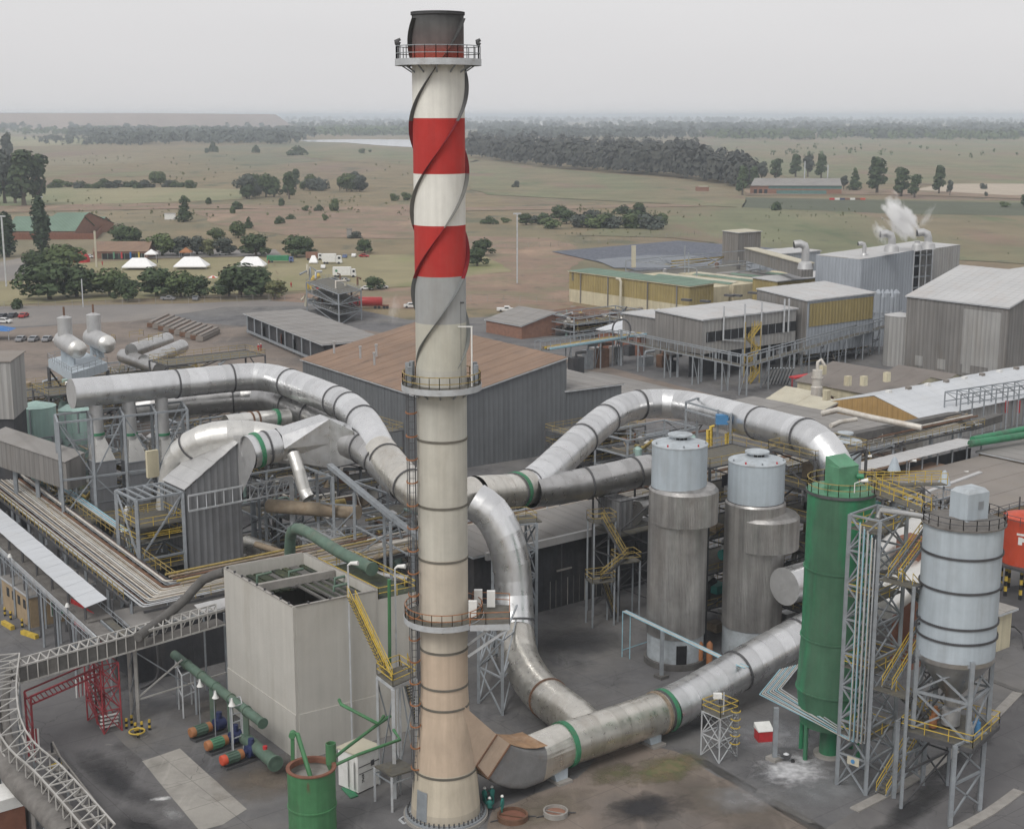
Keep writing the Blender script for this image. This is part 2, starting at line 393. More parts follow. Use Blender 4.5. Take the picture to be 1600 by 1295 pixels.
mat('roof_green', (.15, .22, .17), .85, var=.15, scale=.15, corr=(*CA, 1.5, .02), line=.3)
mat('roof_cream', (.48, .45, .36), .8, var=.12, scale=.3, dirt=(.35, .3, .22))
mat('concrete_tank', (.47, .455, .42), .85, var=.06, scale=.3, streak=.08, dirt=(.35, .32, .27), dirt_amt=.5, bump=.1)
mat('concrete', (.30, .285, .265), .9, var=.15, scale=1., dirt=(.18, .16, .14), dirt_amt=.5)
mat('concrete_dark', (.12, .115, .11), .9, var=.2, scale=.8, dirt=(.06, .06, .055), dirt_amt=.6)
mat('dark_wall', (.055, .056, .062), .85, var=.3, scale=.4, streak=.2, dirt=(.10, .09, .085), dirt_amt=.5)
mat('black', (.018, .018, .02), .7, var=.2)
mat('rubber', (.03, .03, .032), .8, var=.2)
mat('yellow', (.55, .39, .06), .6, var=.25, scale=2., dirt=(.25, .18, .06), dirt_amt=.5)
mat('yellow_dull', (.36, .27, .09), .7, var=.3, scale=2., dirt=(.14, .11, .07), dirt_amt=.6)
mat('orange', (.33, .14, .06), .6, var=.2, scale=2., dirt=(.3, .16, .06))
mat('red_paint', (.50, .035, .04), .6, var=.2, scale=1.5, dirt=(.25, .05, .04))
mat('red_mesh', (.30, .045, .055), .7, var=.3, scale=1.5, dirt=(.2, .05, .05))
mat('red_tank', (.52, .075, .035), .55, var=.12, scale=.6, streak=.12)
mat('white_paint', (.72, .72, .70), .5, var=.07, scale=1.5, dirt=(.45, .42, .38), dirt_amt=.35)
mat('truss_white', (.42, .41, .39), .6, .1, var=.2, scale=.6, dirt=(.22, .2, .18), dirt_amt=.6)
mat('white_pipe', (.58, .55, .50), .5, .2, var=.15, scale=.8, dirt=(.33, .26, .2), dirt_amt=.6)
mat('tan_pipe', (.31, .25, .18), .7, .1, var=.25, scale=.8, dirt=(.2, .14, .09), dirt_amt=.7)
mat('rusty', (.17, .095, .06), .85, .1, var=.35, scale=.8, dirt=(.08, .05, .04), dirt_amt=.6)
mat('blue_pipe', (.30, .50, .58), .5, .1, var=.15, scale=1.5)
mat('blue_paint', (.08, .24, .46), .55, var=.15)
mat('navy', (.03, .04, .11), .55, var=.3, scale=2)
mat('teal_paint', (.06, .30, .27), .6, var=.15)
mat('mint_tank', (.33, .47, .43), .6, var=.1, scale=.6, streak=.2, dirt=(.25, .28, .25), dirt_amt=.4)
mat('grating', (.13, .125, .11), .8, .2, var=.25, scale=2, dirt=(.2, .16, .08), dirt_amt=.5)
mat('belt_grey', (.17, .16, .15), .85, .1, var=.25, scale=1., dirt=(.09, .08, .075), dirt_amt=.6)
mat('brick_wall', (.20, .09, .06), .9, var=.2, scale=1, bump=.3)
mat('brick_tan', (.33, .25, .16), .9, var=.15, scale=1, bump=.3)
mat('brick_orange', (.25, .135, .095), .9, var=.2, scale=1)
mat('glass_dark', (.02, .025, .03), .15, 0, var=.1)
mat('wood_ochre', (.42, .27, .11), .85, var=.15, scale=.3, streak=.15, corr=(*CBOTH, 1.2, .03), line=.3)
mat('cream_wall', (.55, .50, .36), .85, var=.12, scale=.3, streak=.2, dirt=(.35, .28, .18))
mat('tarp_blue', (.04, .16, .42), .6, var=.15)
mat('tent_white', (.82, .82, .82), .6, var=.03)
mat('skin', (.22, .12, .08), .6, var=.05)
mat('liner', (.045, .055, .085), .5, var=.3, scale=.15, dirt=(.10, .11, .13))
mat('water', (.19, .205, .23), .6, 0, var=.12, scale=.03, bump=.02, bscale=.8, spec=.12)
mat('lake_water', (.48, .50, .53), .15, 0, var=.05, scale=.005, bump=0, spec=.6)
mat('dark_water', (.03, .035, .04), .1, 0, var=.1, bump=.05)
# ground surfaces
mat('asphalt_dark', (.075, .072, .075), .9, var=.2, scale=.2)
mat('roof_yellowish', (.36, .30, .16), .8)
mat('veld', (.205, .162, .095), .95, var=.22, scale=.03, coord='world', bump=.3, bscale=.6,
    patch=[((.145, .145, .09), .0035, .50, .60, (1, .35, 1)), ((.20, .14, .105), .006, .53, .64, (1, .25, 1)), ((.075, .09, .05), .02, .58, .70, (1, .4, 1)),
           ((.23, .20, .135), .004, .56, .66, (1, .22, 1)), ((.085, .09, .06), .06, .55, .72, (1, .6, 1)), ((.075, .085, .05), .4, .60, .75, None)])
mat('grass_green', (.16, .165, .09), .95, var=.25, scale=.02, patch=[((.20, .165, .10), .008, .42, .58, (1, .25, 1)), ((.20, .14, .10), .015, .55, .66, (1, .3, 1)), ((.10, .13, .06), .02, .58, .7, (1, .3, 1)), ((.08, .09, .06), .07, .6, .72, None)], bump=.3, bscale=.6)
mat('grass_tan', (.25, .22, .125), .95, var=.18, scale=.05, patch=[((.17, .18, .075), .02, .48, .62, (1, .4, 1)), ((.20, .13, .085), .03, .6, .72, (1, .3, 1))], bump=.3, bscale=.6)
mat('grass_pale', (.26, .235, .14), .95, var=.12, scale=.02, patch=[((.17, .19, .10), .006, .45, .6, (1, .3, 1))])
mat('dirt_red', (.24, .165, .12), .95, var=.18, scale=.06, patch=[((.19, .16, .10), .05, .45, .62, None), ((.14, .11, .08), .15, .56, .7, None), ((.33, .23, .16), .03, .55, .68, (1, .4, 1))], bump=.3, bscale=.8)
mat('sand', (.40, .34, .27), .95, var=.12, scale=.05)
mat('dump', (.30, .24, .21), .95, var=.12, scale=.01)
mat('asphalt', (.128, .124, .126), .92, var=.22, scale=.12, patch=[((.20, .19, .18), .05, .52, .66, (1, .4, 1)), ((.055, .053, .055), .10, .56, .7, None), ((.25, .24, .23), .5, .68, .78, None)], bump=.15, bscale=4)
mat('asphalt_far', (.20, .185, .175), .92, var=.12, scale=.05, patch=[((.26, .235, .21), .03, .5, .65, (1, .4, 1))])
mat('marsh', (.085, .095, .06), .95, var=.2, scale=.03)
mat('yard', (.135, .133, .136), .92, var=.2, scale=.25, patch=[((.165, .158, .15), .05, .45, .65, None), ((.075, .075, .08), .09, .52, .70, None), ((.17, .165, .16), .35, .62, .75, None), ((.2, .19, .18), .8, .7, .85, None)], bump=.2, bscale=3)
mat('yard_brown', (.20, .165, .14), .95, var=.2, scale=.08, patch=[((.13, .115, .105), .05, .5, .64, None)], bump=.2, bscale=2)
mat('slab_pale', (.31, .295, .27), .9, var=.12, scale=.3, patch=[((.22, .21, .19), .2, .5, .68, None)], dirt=(.17, .16, .15), dirt_amt=.5)
mat('weeds', (.16, .15, .07), .95, var=.3, scale=.6, patch=[((.10, .13, .045), .25, .48, .6, None), ((.22, .17, .11), .3, .55, .68, None)], bump=.5, bscale=3)
mat('lime_dust', (.62, .63, .65), .95, var=.15, scale=.5, dirt=(.35, .35, .36), dirt_amt=.6)

# ---------------------------------------------------------------- ground
def sheet(pts, z, name, m, wob=0., seg=0, kind=True):
    P_ = [vec((p[0], p[1], z)) for p in pts]
    if seg:
        Q = []
        for i, p in enumerate(P_):
            q = P_[(i+1) % len(P_)]; k = max(1, int((q-p).length/seg))
            for j in range(k):
                c = p.lerp(q, j/k); d = (q-p).normalized(); nrm = vec((-d.y, d.x, 0))
                Q.append(c+nrm*random.uniform(-wob, wob)*(1 if j else .3))
        P_ = Q
    b = MB(); b.face(P_); o = b.build(name, m)
    # faces up
    me = o.data
    if me.polygons[0].normal.z < 0: me.flip_normals()
    return tag(o, kind='structure')
def px(*a, z=0): return [W(x, y, z) for x, y in a]
b = MB(); S_ = 60000
b.face([(-S_, -300, 0), (S_, -300, 0), (S_, S_, 0), (-S_, S_, 0)]); struct(b, 'ground', 'veld')
# plant yard and paving
sheet(px((-900, 512), (-100, 515), (205, 500), (350, 478), (520, 476), (640, 500), (770, 495), (880, 490), (1100, 500), (1700, 455), (2300, 520), (2100, 1600), (-300, 1600)), .012, 'plant_yard', 'yard')
sheet(px((-700, 515), (0, 515), (205, 500), (235, 498), (378, 510), (450, 500), (900, 560), (1200, 640), (700, 700), (-300, 700)), .02, 'brown_yard', 'yard_brown')
sheet(px((886, 574), (960, 586), (1190, 640), (1000, 640), (886, 640)), .028, 'grey_paving', 'roof_grey')
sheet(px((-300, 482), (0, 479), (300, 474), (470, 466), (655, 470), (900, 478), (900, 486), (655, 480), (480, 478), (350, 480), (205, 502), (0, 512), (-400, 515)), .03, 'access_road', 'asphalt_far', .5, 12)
# front road, slab, drain, kerbs
sheet(px((40, 1110), (120, 1040), (160, 1130), (215, 1180), (420, 1340), (90, 1340), (60, 1180)), .02, 'road', 'asphalt', .15, 3)
sheet(px((222, 1189), (281, 1169), (386, 1264), (348, 1288), (312, 1298)), .036, 'concrete_slab', 'slab_pale', .03, 2)
sheet(px((1620, 1060), (1590, 1085), (1345, 1262), (1230, 1330), (1640, 1400), (1900, 1200)), .02, 'haul_road', 'asphalt', .1, 4)
sheet(px((1060, 1172), (1075, 1170), (1285, 1290), (1330, 1318), (1300, 1318)), .04, 'drain_channel', 'concrete_dark', .04, 2)
sheet(px((955, 1150), (1055, 1173), (1290, 1300), (1200, 1330), (760, 1330), (770, 1265), (900, 1215)), .024, 'worn_apron', 'yard_brown', .4, 2)
def soft_patch(name, c, rx, ry, ang, col, amt=1., nsc=.5, z=.045, col2=None, kind='structure', lo=.35):
    m = bpy.data.materials.new(name+'_mat'); m.use_nodes = True; t = m.node_tree; L = t.links.new; bs = t.nodes['Principled BSDF']; bs.inputs['Roughness'].default_value = .95
    tc = t.nodes.new('ShaderNodeTexCoord'); ln = t.nodes.new('ShaderNodeVectorMath'); ln.operation = 'LENGTH'; L(tc.outputs['Object'], ln.inputs[0])
    g = t.nodes.new('ShaderNodeNewGeometry'); n = t.nodes.new('ShaderNodeTexNoise'); n.inputs['Scale'].default_value = nsc; n.inputs['Detail'].default_value = 8; n.inputs['Roughness'].default_value = .65; L(g.outputs['Position'], n.inputs[0])
    f = t.nodes.new('ShaderNodeMapRange'); f.inputs[1].default_value = .0; f.inputs[2].default_value = 1; f.inputs[3].default_value = .42; f.inputs[4].default_value = -.45; L(ln.outputs['Value'], f.inputs[0])
    ad = t.nodes.new('ShaderNodeMath'); ad.operation = 'ADD'; L(n.outputs[0], ad.inputs[0]); L(f.outputs[0], ad.inputs[1])
    r = t.nodes.new('ShaderNodeMapRange'); r.inputs[1].default_value = lo; r.inputs[2].default_value = lo+.42; r.inputs[3].default_value = 0; r.inputs[4].default_value = amt; L(ad.outputs[0], r.inputs[0]); L(r.outputs[0], bs.inputs['Alpha'])
    mx_ = t.nodes.new('ShaderNodeMix'); mx_.data_type = 'RGBA'; n2 = t.nodes.new('ShaderNodeTexNoise'); n2.inputs['Scale'].default_value = nsc*2.3; n2.inputs['Detail'].default_value = 6; L(g.outputs['Position'], n2.inputs[0])
    r2 = t.nodes.new('ShaderNodeMapRange'); r2.inputs[1].default_value = .42; r2.inputs[2].default_value = .58; L(n2.outputs[0], r2.inputs[0]); L(r2.outputs[0], mx_.inputs[0]); mx_.inputs[6].default_value = (*col, 1); mx_.inputs[7].default_value = (*(col2 or tuple(x*.75 for x in col)), 1); L(mx_.outputs[2], bs.inputs['Base Color'])
    MATS[m.name] = m; b = MB(); b.face([(math.cos(2*math.pi*k/24), math.sin(2*math.pi*k/24), 0) for k in range(24)]); o = b.build(name, m.name)
    o.location = (c.x, c.y, z); o.scale = (rx, ry, 1); o.rotation_euler = (0, 0, R(ang)); return tag(o, kind=kind)
soft_patch('weed_patch', W(1040, 1200), 7.5, 4.2, 38, (.17, .135, .075), .95, .4, .05, (.115, .125, .055), 'stuff')
soft_patch('weed_patch', W(960, 1210), 5, 3.0, 38, (.17, .14, .10), .8, .4, .045, (.12, .12, .06), 'stuff')
soft_patch('lime_spill', W(1238, 1203), 6.2, 5.0, 38, (.58, .58, .60), .95, .7, .05)
soft_patch('lime_spill', W(1205, 1150), 7.5, 6.5, 38, (.40, .41, .43), .55, .3, .04)
soft_patch('lime_spill', W(1300, 1230), 9, 5, 38, (.30, .31, .32), .5, .3, .042)
soft_patch('lime_spill', W(1165, 1245), 7, 5, 38, (.33, .33, .34), .5, .35, .043)
soft_patch('pale_stain', W(252, 1248), 1.6, .8, 20, (.6, .6, .6), .9, 1.2, .05)
soft_patch('pale_stain', W(270, 1270), 2.5, 1.4, -52, (.35, .35, .35), .6, .6, .05)
soft_patch('oil_stain', W(1010, 1262), 7, 4, 30, (.03, .03, .035), .75, .3, .05)
soft_patch('oil_stain', W(900, 1000), 12, 8, 38, (.05, .05, .055), .6, .15, .05)
soft_patch('oil_stain', W(180, 1215), 3, 13, 38, (.03, .03, .035), .6, .3, .048)
soft_patch('oil_stain', W(230, 1300), 3, 9, 38, (.028, .028, .03), .6, .3, .048)
soft_patch('oil_stain', W(470, 1200), 5, 4, 38, (.04, .038, .035), .6, .4, .048)
soft_patch('oil_stain', W(1420, 1270), 2.5, 14, -40, (.03, .03, .033), .7, .3, .048)
soft_patch('oil_stain', W(1500, 1180), 2.5, 14, -42, (.035, .035, .038), .6, .3, .046)
soft_patch('mud_stain', W(420, 1215), 9, 7, 38, (.17, .135, .10), .6, .25, .04)
soft_patch('mud_stain', W(1120, 1250), 12, 6, -52, (.17, .145, .12), .6, .25, .04)
soft_patch('mud_stain', W(850, 1265), 9, 5, 38, (.20, .17, .13), .7, .3, .04)
soft_patch('mud_stain', W(360, 1100), 12, 7, 38, (.13, .115, .10), .6, .25, .04)
for pl_, w_ in ((((1335, 1266), (1420, 1222), (1475, 1186), (1545, 1128), (1590, 1083)), 1.0), (((1490, 1300), (1545, 1270), (1592, 1236)), 1.0)):
    P_ = smooth_path(px(*pl_), 2.5)
    for p, q in zip(P_, P_[1:]): tag(ubar(p+Z*.07, q+Z*.07, w_, 'kerb', 'concrete', None, .15), kind='structure')
# fields and roads of the countryside
sheet(px((655, 368), (860, 372), (930, 395), (890, 420), (890, 484), (655, 484)), .05, 'bare_soil', 'dirt_red', 1.2, 8)
sheet(px((425, 461), (655, 449), (655, 484), (425, 470)), .055, 'bare_soil', 'dirt_red', .5, 8)
sheet(px((425, 402), (655, 398), (760, 400), (800, 425), (740, 430), (655, 447), (440, 456)), .10, 'event_lawn', 'grass_tan', .8, 8)
sheet(px((-200, 420), (200, 408), (425, 400), (440, 456), (0, 478), (-200, 480)), .09, 'lawn', 'grass_tan', .8, 8)
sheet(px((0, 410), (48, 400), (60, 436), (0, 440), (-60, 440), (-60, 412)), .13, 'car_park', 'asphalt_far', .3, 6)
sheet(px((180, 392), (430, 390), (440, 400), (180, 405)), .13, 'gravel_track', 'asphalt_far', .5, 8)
sheet(px((-300, 300), (90, 293), (300, 294), (385, 297), (380, 312), (160, 320), (-300, 330)), .2, 'pale_field', 'grass_pale', 3, 30)
sheet(px((-300, 262), (150, 258), (330, 276), (0, 278), (-300, 280)), .2, 'green_field', 'grass_green', 5, 40)
sheet(px((-300, 214), (130, 214), (170, 224), (60, 229), (-300, 230)), .4, 'pale_field', 'grass_pale', 15, 100)
sheet(px((450, 229), (655, 233), (750, 250), (700, 260), (520, 252), (420, 236)), .3, 'green_field', 'grass_green', 8, 60)
sheet(px((740, 250), (900, 268), (1090, 285), (1160, 300), (1160, 325), (760, 305), (700, 280)), .3, 'green_field', 'grass_green', 4, 40)
sheet(px((1120, 224), (1300, 219), (1900, 214), (1900, 300), (1480, 290), (1240, 283), (1150, 252)), .3, 'green_field', 'grass_green', 8, 60)
sheet(px((1000, 345), (1250, 310), (1900, 318), (1900, 430), (1450, 405), (1200, 395), (1050, 372), (900, 368)), .2, 'green_field', 'grass_green', 3, 25)
sheet(px((1165, 309), (1600, 318), (1900, 322), (1900, 342), (1400, 335), (1160, 325)), .3, 'marsh_strip', 'marsh', 2, 30)
sheet(px((-300, 330), (200, 318), (700, 325), (1150, 318), (1150, 322), (700, 331), (300, 326), (-300, 340)), .26, 'dirt_track', 'dirt_red', 1.5, 25)
sheet(px((300, 330), (655, 320), (655, 375), (480, 372), (330, 350)), .15, 'bare_soil', 'dirt_red', 4, 20)
sheet(px((1420, 297), (1490, 288), (1600, 288), (1900, 286), (1900, 308), (1580, 306)), .36, 'sand_bank', 'sand', 3, 20)
sheet(px((1165, 296), (1420, 296), (1900, 318), (1900, 323), (1420, 305), (1165, 306)), .34, 'dirt_track', 'dirt_red', 1.5, 25)
sheet(px((470, 219.5), (560, 218), (655, 219), (700, 224), (655, 231), (600, 228), (540, 223.5), (480, 222)), .5, 'lake', 'lake_water', 20, 200)
# pond: sloping liner and water surface
pd = px((862, 394), (1060, 377), (1250, 392), (1250, 425), (1000, 425)); b = MB(); b.face([(p.x, p.y, .3) for p in pd]); struct(b, 'pond_liner', 'liner')
pw = px((930, 407), (1010, 400), (1075, 400), (1125, 405), (1125, 420), (960, 420)); b = MB(); b.face([(p.x, p.y, .36) for p in pw]); struct(b, 'pond', 'water')
for o in sc.objects:
    if o.name.startswith('pond') and o.data.polygons[0].normal.z < 0: o.data.flip_normals()
# mine dump on the horizon
b = MB(); rr = []
for k, (s_, z) in enumerate(((1, -10), (.96, 30), (.92, 62), (.6, 66), (.0, 67))):
    rr.append([(-2150+1150*s_*math.cos(a)*(1+.04*math.sin(5*a)), 6600+700*s_*math.sin(a), z+2*math.sin(3*a+k)) for a in [2*math.pi*i/48 for i in range(48)]])
b.grid(rr); struct(b, 'mine_dump', 'dump')

# ---------------------------------------------------------------- haze: one closed box of even air
HZ = .000125
m = bpy.data.materials.new('haze_air'); m.use_nodes = True; t = m.node_tree; t.nodes.clear()
o_ = t.nodes.new('ShaderNodeOutputMaterial'); pv = t.nodes.new('ShaderNodeVolumePrincipled')
pv.inputs['Color'].default_value = (.80, .88, .98, 1); pv.inputs['Density'].default_value = HZ; pv.inputs['Anisotropy'].default_value = .0
t.links.new(pv.outputs[0], o_.inputs['Volume']); MATS['haze_air'] = m
b = MB(); b.hexa([(-S_-500, -800, -1), (S_+500, -800, -1), (S_+500, S_+500, -1), (-S_-500, S_+500, -1), (-S_-500, -800, 76), (S_+500, -800, 76), (S_+500, S_+500, 76), (-S_-500, S_+500, 76)])
tag(b.build('haze', 'haze_air'), kind='stuff')

# ---------------------------------------------------------------- chimney
CX, CY = -5.8, 116.4
ch = thing('chimney', 'tall tapering chimney with red and white bands wrapped in spiral fins', 'chimney', (CX, CY, 0))
C0 = (CX, CY)
prof = [(3.05, 0), (3.0, 1.2), (2.8, 3.6), (2.45, 7), (2.12, 9.8), (2.02, 12), (2.02, 16), (2.07, 20), (2.07, 63.9)]
b = MB(); b.rev(prof, C0, 64, capt=False); b.build('shaft', 'chimney_paint', ch)
b = MB(); b.rev([(2.03, 63.9), (2.03, 67.6), (2.12, 67.62), (2.12, 67.85), (1.8, 67.85), (1.8, 64)], C0, 64, capt=False); b.build('chimney_tip', 'chimney_soot', ch)
for y in (692, 796, 880, 1023, 1080, 1112, 1213):
    z = zat(y, CY-2.1); r_ = 2.09
    for (ra, za), (rb, zb_) in zip(prof, prof[1:]):
        if za <= z <= zb_: r_ = ra+(rb-ra)*(z-za)/(zb_-za)
    b = MB(); b.rev([(r_-.03, z-.12), (r_+.07, z-.1), (r_+.07, z+.06), (r_-.03, z+.1)], C0, 48, capt=False); b.build('joint_ring', 'joint_ring', ch)
# spiral strakes: three fins, five diameters pitch
PITCH = 19.6; ZT, ZB = 67.3, 39.9
for k in range(3):
    inn, ou, ou2, in2 = [], [], [], []; n = 120
    for i in range(n+1):
        z = ZT-(ZT-ZB)*i/n; ph = R(-24+120*k) - (ZT-z)/PITCH*2*math.pi; fade = min(1, (z-ZB)/2.0+.1)
        for lst, r_, dz in ((inn, 2.03, -.03), (ou, 2.05+.35*fade, -.03), (ou2, 2.05+.35*fade, .03), (in2, 2.03, .03)):
            lst.append((CX+r_*math.cos(ph), CY+r_*math.sin(ph), z+dz))
    b = MB(); b.grid([inn, ou, ou2, in2], False, True); b.build('spiral_fin', 'fin_shaded_paint', ch)
def ring_platform(z, ro, ri, name, hoop='yellow', front=None):
    p = thing_part = MB(); p.rev([(ri, z-.02), (ro, z-.02), (ro, z+.06), (ri, z+.06), (ri, z-.02)], C0, 48, capt=False)
    pl = p.build(name, 'grating', ch)
    q = MB(); q.rev([(ro+.01, z-.38), (ro+.05, z-.38), (ro+.05, z+.12), (ro+.01, z+.12), (ro+.01, z-.38)], C0, 48, capt=False); q.build('fascia', 'steel_light', pl)
    q = MB(); rail_mb(q, circ((CX, CY, z), ro-.05, 24), closed=True, post=2.4); q.build('railing', hoop, pl)
    for i in range(12):
        q = MB(); a = R(30*i); q.bar((CX+ri*math.cos(a), CY+ri*math.sin(a), z-.9), (CX+ro*.97*math.cos(a), CY+ro*.97*math.sin(a), z-.12), .1); q.build('bracket', 'steel', pl)
    return pl
zt = zat(93, CY-3.3)
ring_platform(zt, 3.35, 2.05, 'top_platform', 'steel')
for a in (185, 200, 352, 5):                       # warning lamps and aerials on the top platform
    x, y = CX+3.2*math.cos(R(a)), CY+3.2*math.sin(R(a)); b = MB()
    b.tube([(x, y, zt), (x, y, zt+1.3)], .05, 6); b.tube([(x, y, zt+1.1), (x, y, zt+1.3), (x-.1, y, zt+1.5), (x+.15, y, zt+1.6)], [.08, .2, .15, .12], 5)
    b.build('warning_lamp', 'steel_dark', ch)
zm = zat(612, CY-3.2)
ring_platform(zm, 3.25, 2.05, 'middle_platform', 'yellow_dull')
b = MB()
for a in (150, 165, 210, 20, 350):
    x, y = CX+2.9*math.cos(R(a)), CY+2.9*math.sin(R(a)); b = MB(); b.cbox((x, y), .35, .3, zm+.2, zm+1.7, a); b.build('instrument_box', 'steel', ch)
pass
b = MB(); pw_ = (CX+2.55, CY-1.5); b.tube([(pw_[0], pw_[1], zm+.1), (pw_[0], pw_[1], zm+5.)], .07, 8); b.bar((pw_[0]-1.1, pw_[1], zm+5), (pw_[0]+.07, pw_[1], zm+5), .09); b.build('davit_post', 'white_paint', ch)
b = MB(); b.tube([(pw_[0]-.9, pw_[1]+.3, zm+.1), (pw_[0]-.9, pw_[1]+.3, zm+7.)], .04, 6); b.bar((pw_[0]-1.2, pw_[1]+.3, zm+6.9), (pw_[0]-.6, pw_[1]+.3, zm+6.9), .12); b.build('aerial', 'steel_dark', ch)
zl = zat(982, CY-3.3)
pl = ring_platform(zl, 3.35, 2.05, 'lower_platform', 'orange')
# side extension of the lower platform towards the stair tower
E0 = V(742, 955, CY); ex = [vec((CX+2.3, CY-2.6, zl)), vec((CX+5.6, CY-2.3, zl)), vec((CX+5.6, CY+2.4, zl)), vec((CX+2.4, CY+2.9, zl))]
b = MB(); b.prism(ex, zl-.03, zl+.055); b.build('deck_extension', 'grating', pl)
b = MB()
for i in range(3): b.bar(ex[i]-Z*.2, ex[i+1]-Z*.2, .12, .5)
b.bar(ex[1]-Z*.3, (CX+2.1, CY-1., zl-3.3), .22); b.bar(ex[0].lerp(ex[1], .5)-Z*.3, (CX+2.1, CY-1.2, zl-2.2), .2)
b.build('support_bracket', 'steel_light', pl)
railing([ex[0], ex[0].lerp(ex[1], .4), ex[1], ex[2], ex[3]], pl, 'orange')
for dx, dy in ((2.9, 1.7), (4.0, 1.4), (2.5, -1.2)):
    b = MB(); b.cbox((CX+dx, CY+dy), .7, .4, zl+.3, zl+1.7); b.build('instrument_box', 'white_paint', ch)
# caged ladder on the left
lx, ly = CX-2.45, CY-.9; b = MB()
for dx in (-.25, .25): b.bar((lx+dx, ly, 1.2), (lx+dx, ly, zm+1), .07)
for i in range(int((zm-2)/.6)): b.bar((lx-.25, ly, 1.8+.6*i), (lx+.25, ly, 1.8+.6*i), .04)
b.build('ladder', 'steel_dark', ch)
b = MB()
for a in range(0, 181, 36): b.bar((lx+.42*math.cos(R(a+180)), ly+.7*math.sin(R(a+180)), 4), (lx+.42*math.cos(R(a+180)), ly+.7*math.sin(R(a+180)), zm), .035)
b.build('ladder_cage', 'steel_dark', ch)
z = 5
while z < zm:
    b = MB(); pp = [(lx+.45*math.cos(R(a)), ly+.72*math.sin(R(a)), z) for a in range(180, 361, 30)]
    for p, q in zip(pp, pp[1:]): b.bar(p, q, .09, .1)
    b.bar(pp[0], (lx-.45, ly+.5, z), .07)
    b.build('cage_hoop', 'orange', ch); z += 1.95
# foot: base ring with bolts, door
b = MB(); b.rev([(3.0, .35), (3.55, .35), (3.55, .5), (3.02, .5)], C0, 48, capt=False); b.build('base_flange', 'steel', ch)
b = MB(); b.rev([(3.7, 0), (3.7, .34), (3.0, .345)], C0, 48, capt=False); b.build('foundation', 'concrete', ch)
for i in range(48):
    a = 2*math.pi*i/48; x, y = CX+3.35*math.cos(a), CY+3.35*math.sin(a)
    ucyl((x, y, .5), (x, y, .85), .07, 'anchor_bolt', 'steel_dark', ch)
b = MB(); a_ = R(234)
rr = []
for z in (.6, 3.3): rr.append([(CX+(3.08-.09*z*.6)*math.cos(R(a)), CY+(3.08-.09*z*.6)*math.sin(R(a)), z) for a in range(216, 243, 4)])
b.grid(rr, False, True); b.build('access_door', 'steel', ch)
b = MB(); q0 = W(640, 1292, .0); b.bar(q0+vec((-1, 1.4, 0)), q0+vec((1.2, 2.3, 1.2)), .1); b.bar(q0+vec((-.5, .6, 0)), q0+vec((1.6, 1.5, 1.2)), .1)
for i in range(5): b.bar(q0+vec((-1, 1.4, 0)).lerp(vec((1.2, 2.3, 1.2)), i/4), q0+vec((-.5, .6, 0)).lerp(vec((1.6, 1.5, 1.2)), i/4), .25, .05)
b.build('steps', 'steel_light', ch)

# ---------------------------------------------------------------- ducts
GR = 'green_ring'
RD = 2.05
# inlet duct along the ground to the chimney
P3 = [W(880, 1163, 2.7), W(950, 1140, 2.7), W(1040, 1109, 2.75), V(1090, 1083, 136.3), V(1170, 1037, 141), V(1255, 990, 146.5), V(1330, 955, 151), V(1420, 915, 157)]
d3, pts3 = duct('inlet_duct', 'pale silver ground duct running from the chimney foot past the green silo', P3[:3], RD, 'silver_warm', [(.012, GR), (.985, GR), .96], 1.4)
flange(W(1037, 1110, 2.75)-A*.8, A, RD, .3, .12, 'flange_ring', 'rust_ring', d3)
d3b, _ = duct('inlet_duct', 'bright silver duct rising behind the green silo foot', P3[2:], RD+.05, 'silver', [.28, .52], 1.5)
# elbow and breech into the chimney: a rectangular duct tilting up from the ground duct
CC = vec((CX, CY, 0))
def NP(x, y, side=2.05):
    v = (647.5-y)/F; d = vec(((x-800)/F, cp+v*sp, -sp+v*cp)); o = vec((0, 0, CH))
    t_ = ((CC-o).dot(B)+side)/d.dot(B); return o+d*t_
def sect(pi, po, wid, e, n=32):
    c = (pi+po)/2-B*2.05; h = (pi-po)/2; out = []
    for k in range(n):
        a = 2*math.pi*k/n; x, y = math.cos(a), math.sin(a)
        x = math.copysign(abs(x)**e, x); y = math.copysign(abs(y)**e, y)
        out.append(c+B*(x*wid)+h*y)
    return out
def sq(c, u, v, hu, hv, n=24):
    out = []
    for k in range(n):
        a = 2*math.pi*k/n; x, y = math.cos(a), math.sin(a); s_ = 1/max(abs(x), abs(y))
        out.append(c+u*(x*s_*hu)+v*(y*s_*hv))
    return out
c1 = P3[0]; ci = c1+B*2.05+Z*RD; co = c1+B*2.05-Z*RD
pr_ = [(NP(797, 1163), NP(762, 1215), .12), (NP(808, 1167), NP(778, 1227), .15), (NP(822, 1170), NP(800, 1234), .2), (NP(840, 1170), NP(824, 1236), .35), (NP(858, 1166), NP(850, 1230), .6), (ci, co, 1.)]
for i in range(5):
    b = MB(); w0 = 2.05; r0 = sect(pr_[i][0], pr_[i][1], w0, pr_[i][2]); r1 = sect(pr_[i+1][0], pr_[i+1][1], w0, pr_[i+1][2])
    b.grid([r0, r1], True, False); b.build('elbow_segment', 'silver_warm' if i == 4 else 'duct_grey_paint', d3)
b = MB(); q_ = [p-B*.15+Z*.035 for p, _, _ in pr_[:5]]; q2 = [p-B*3.9+Z*.035 for p, _, _ in pr_[:5]]
b.grid([q_, q2], False, False); b.build('rust_stained_top', 'box_rust', d3)
a0, a1, a2, a3 = NP(776, 1147), NP(744, 1196), NP(762, 1216), NP(797, 1162)
def slab4(pts, name, m, parent, dep=4.1):
    b = MB(); b.hexa([p for p in pts]+[p-B*dep for p in pts]); return b.build(name, m, parent)
slab4([a0, a1, a2, a3], 'expansion_joint', 'tan_panel', ch)
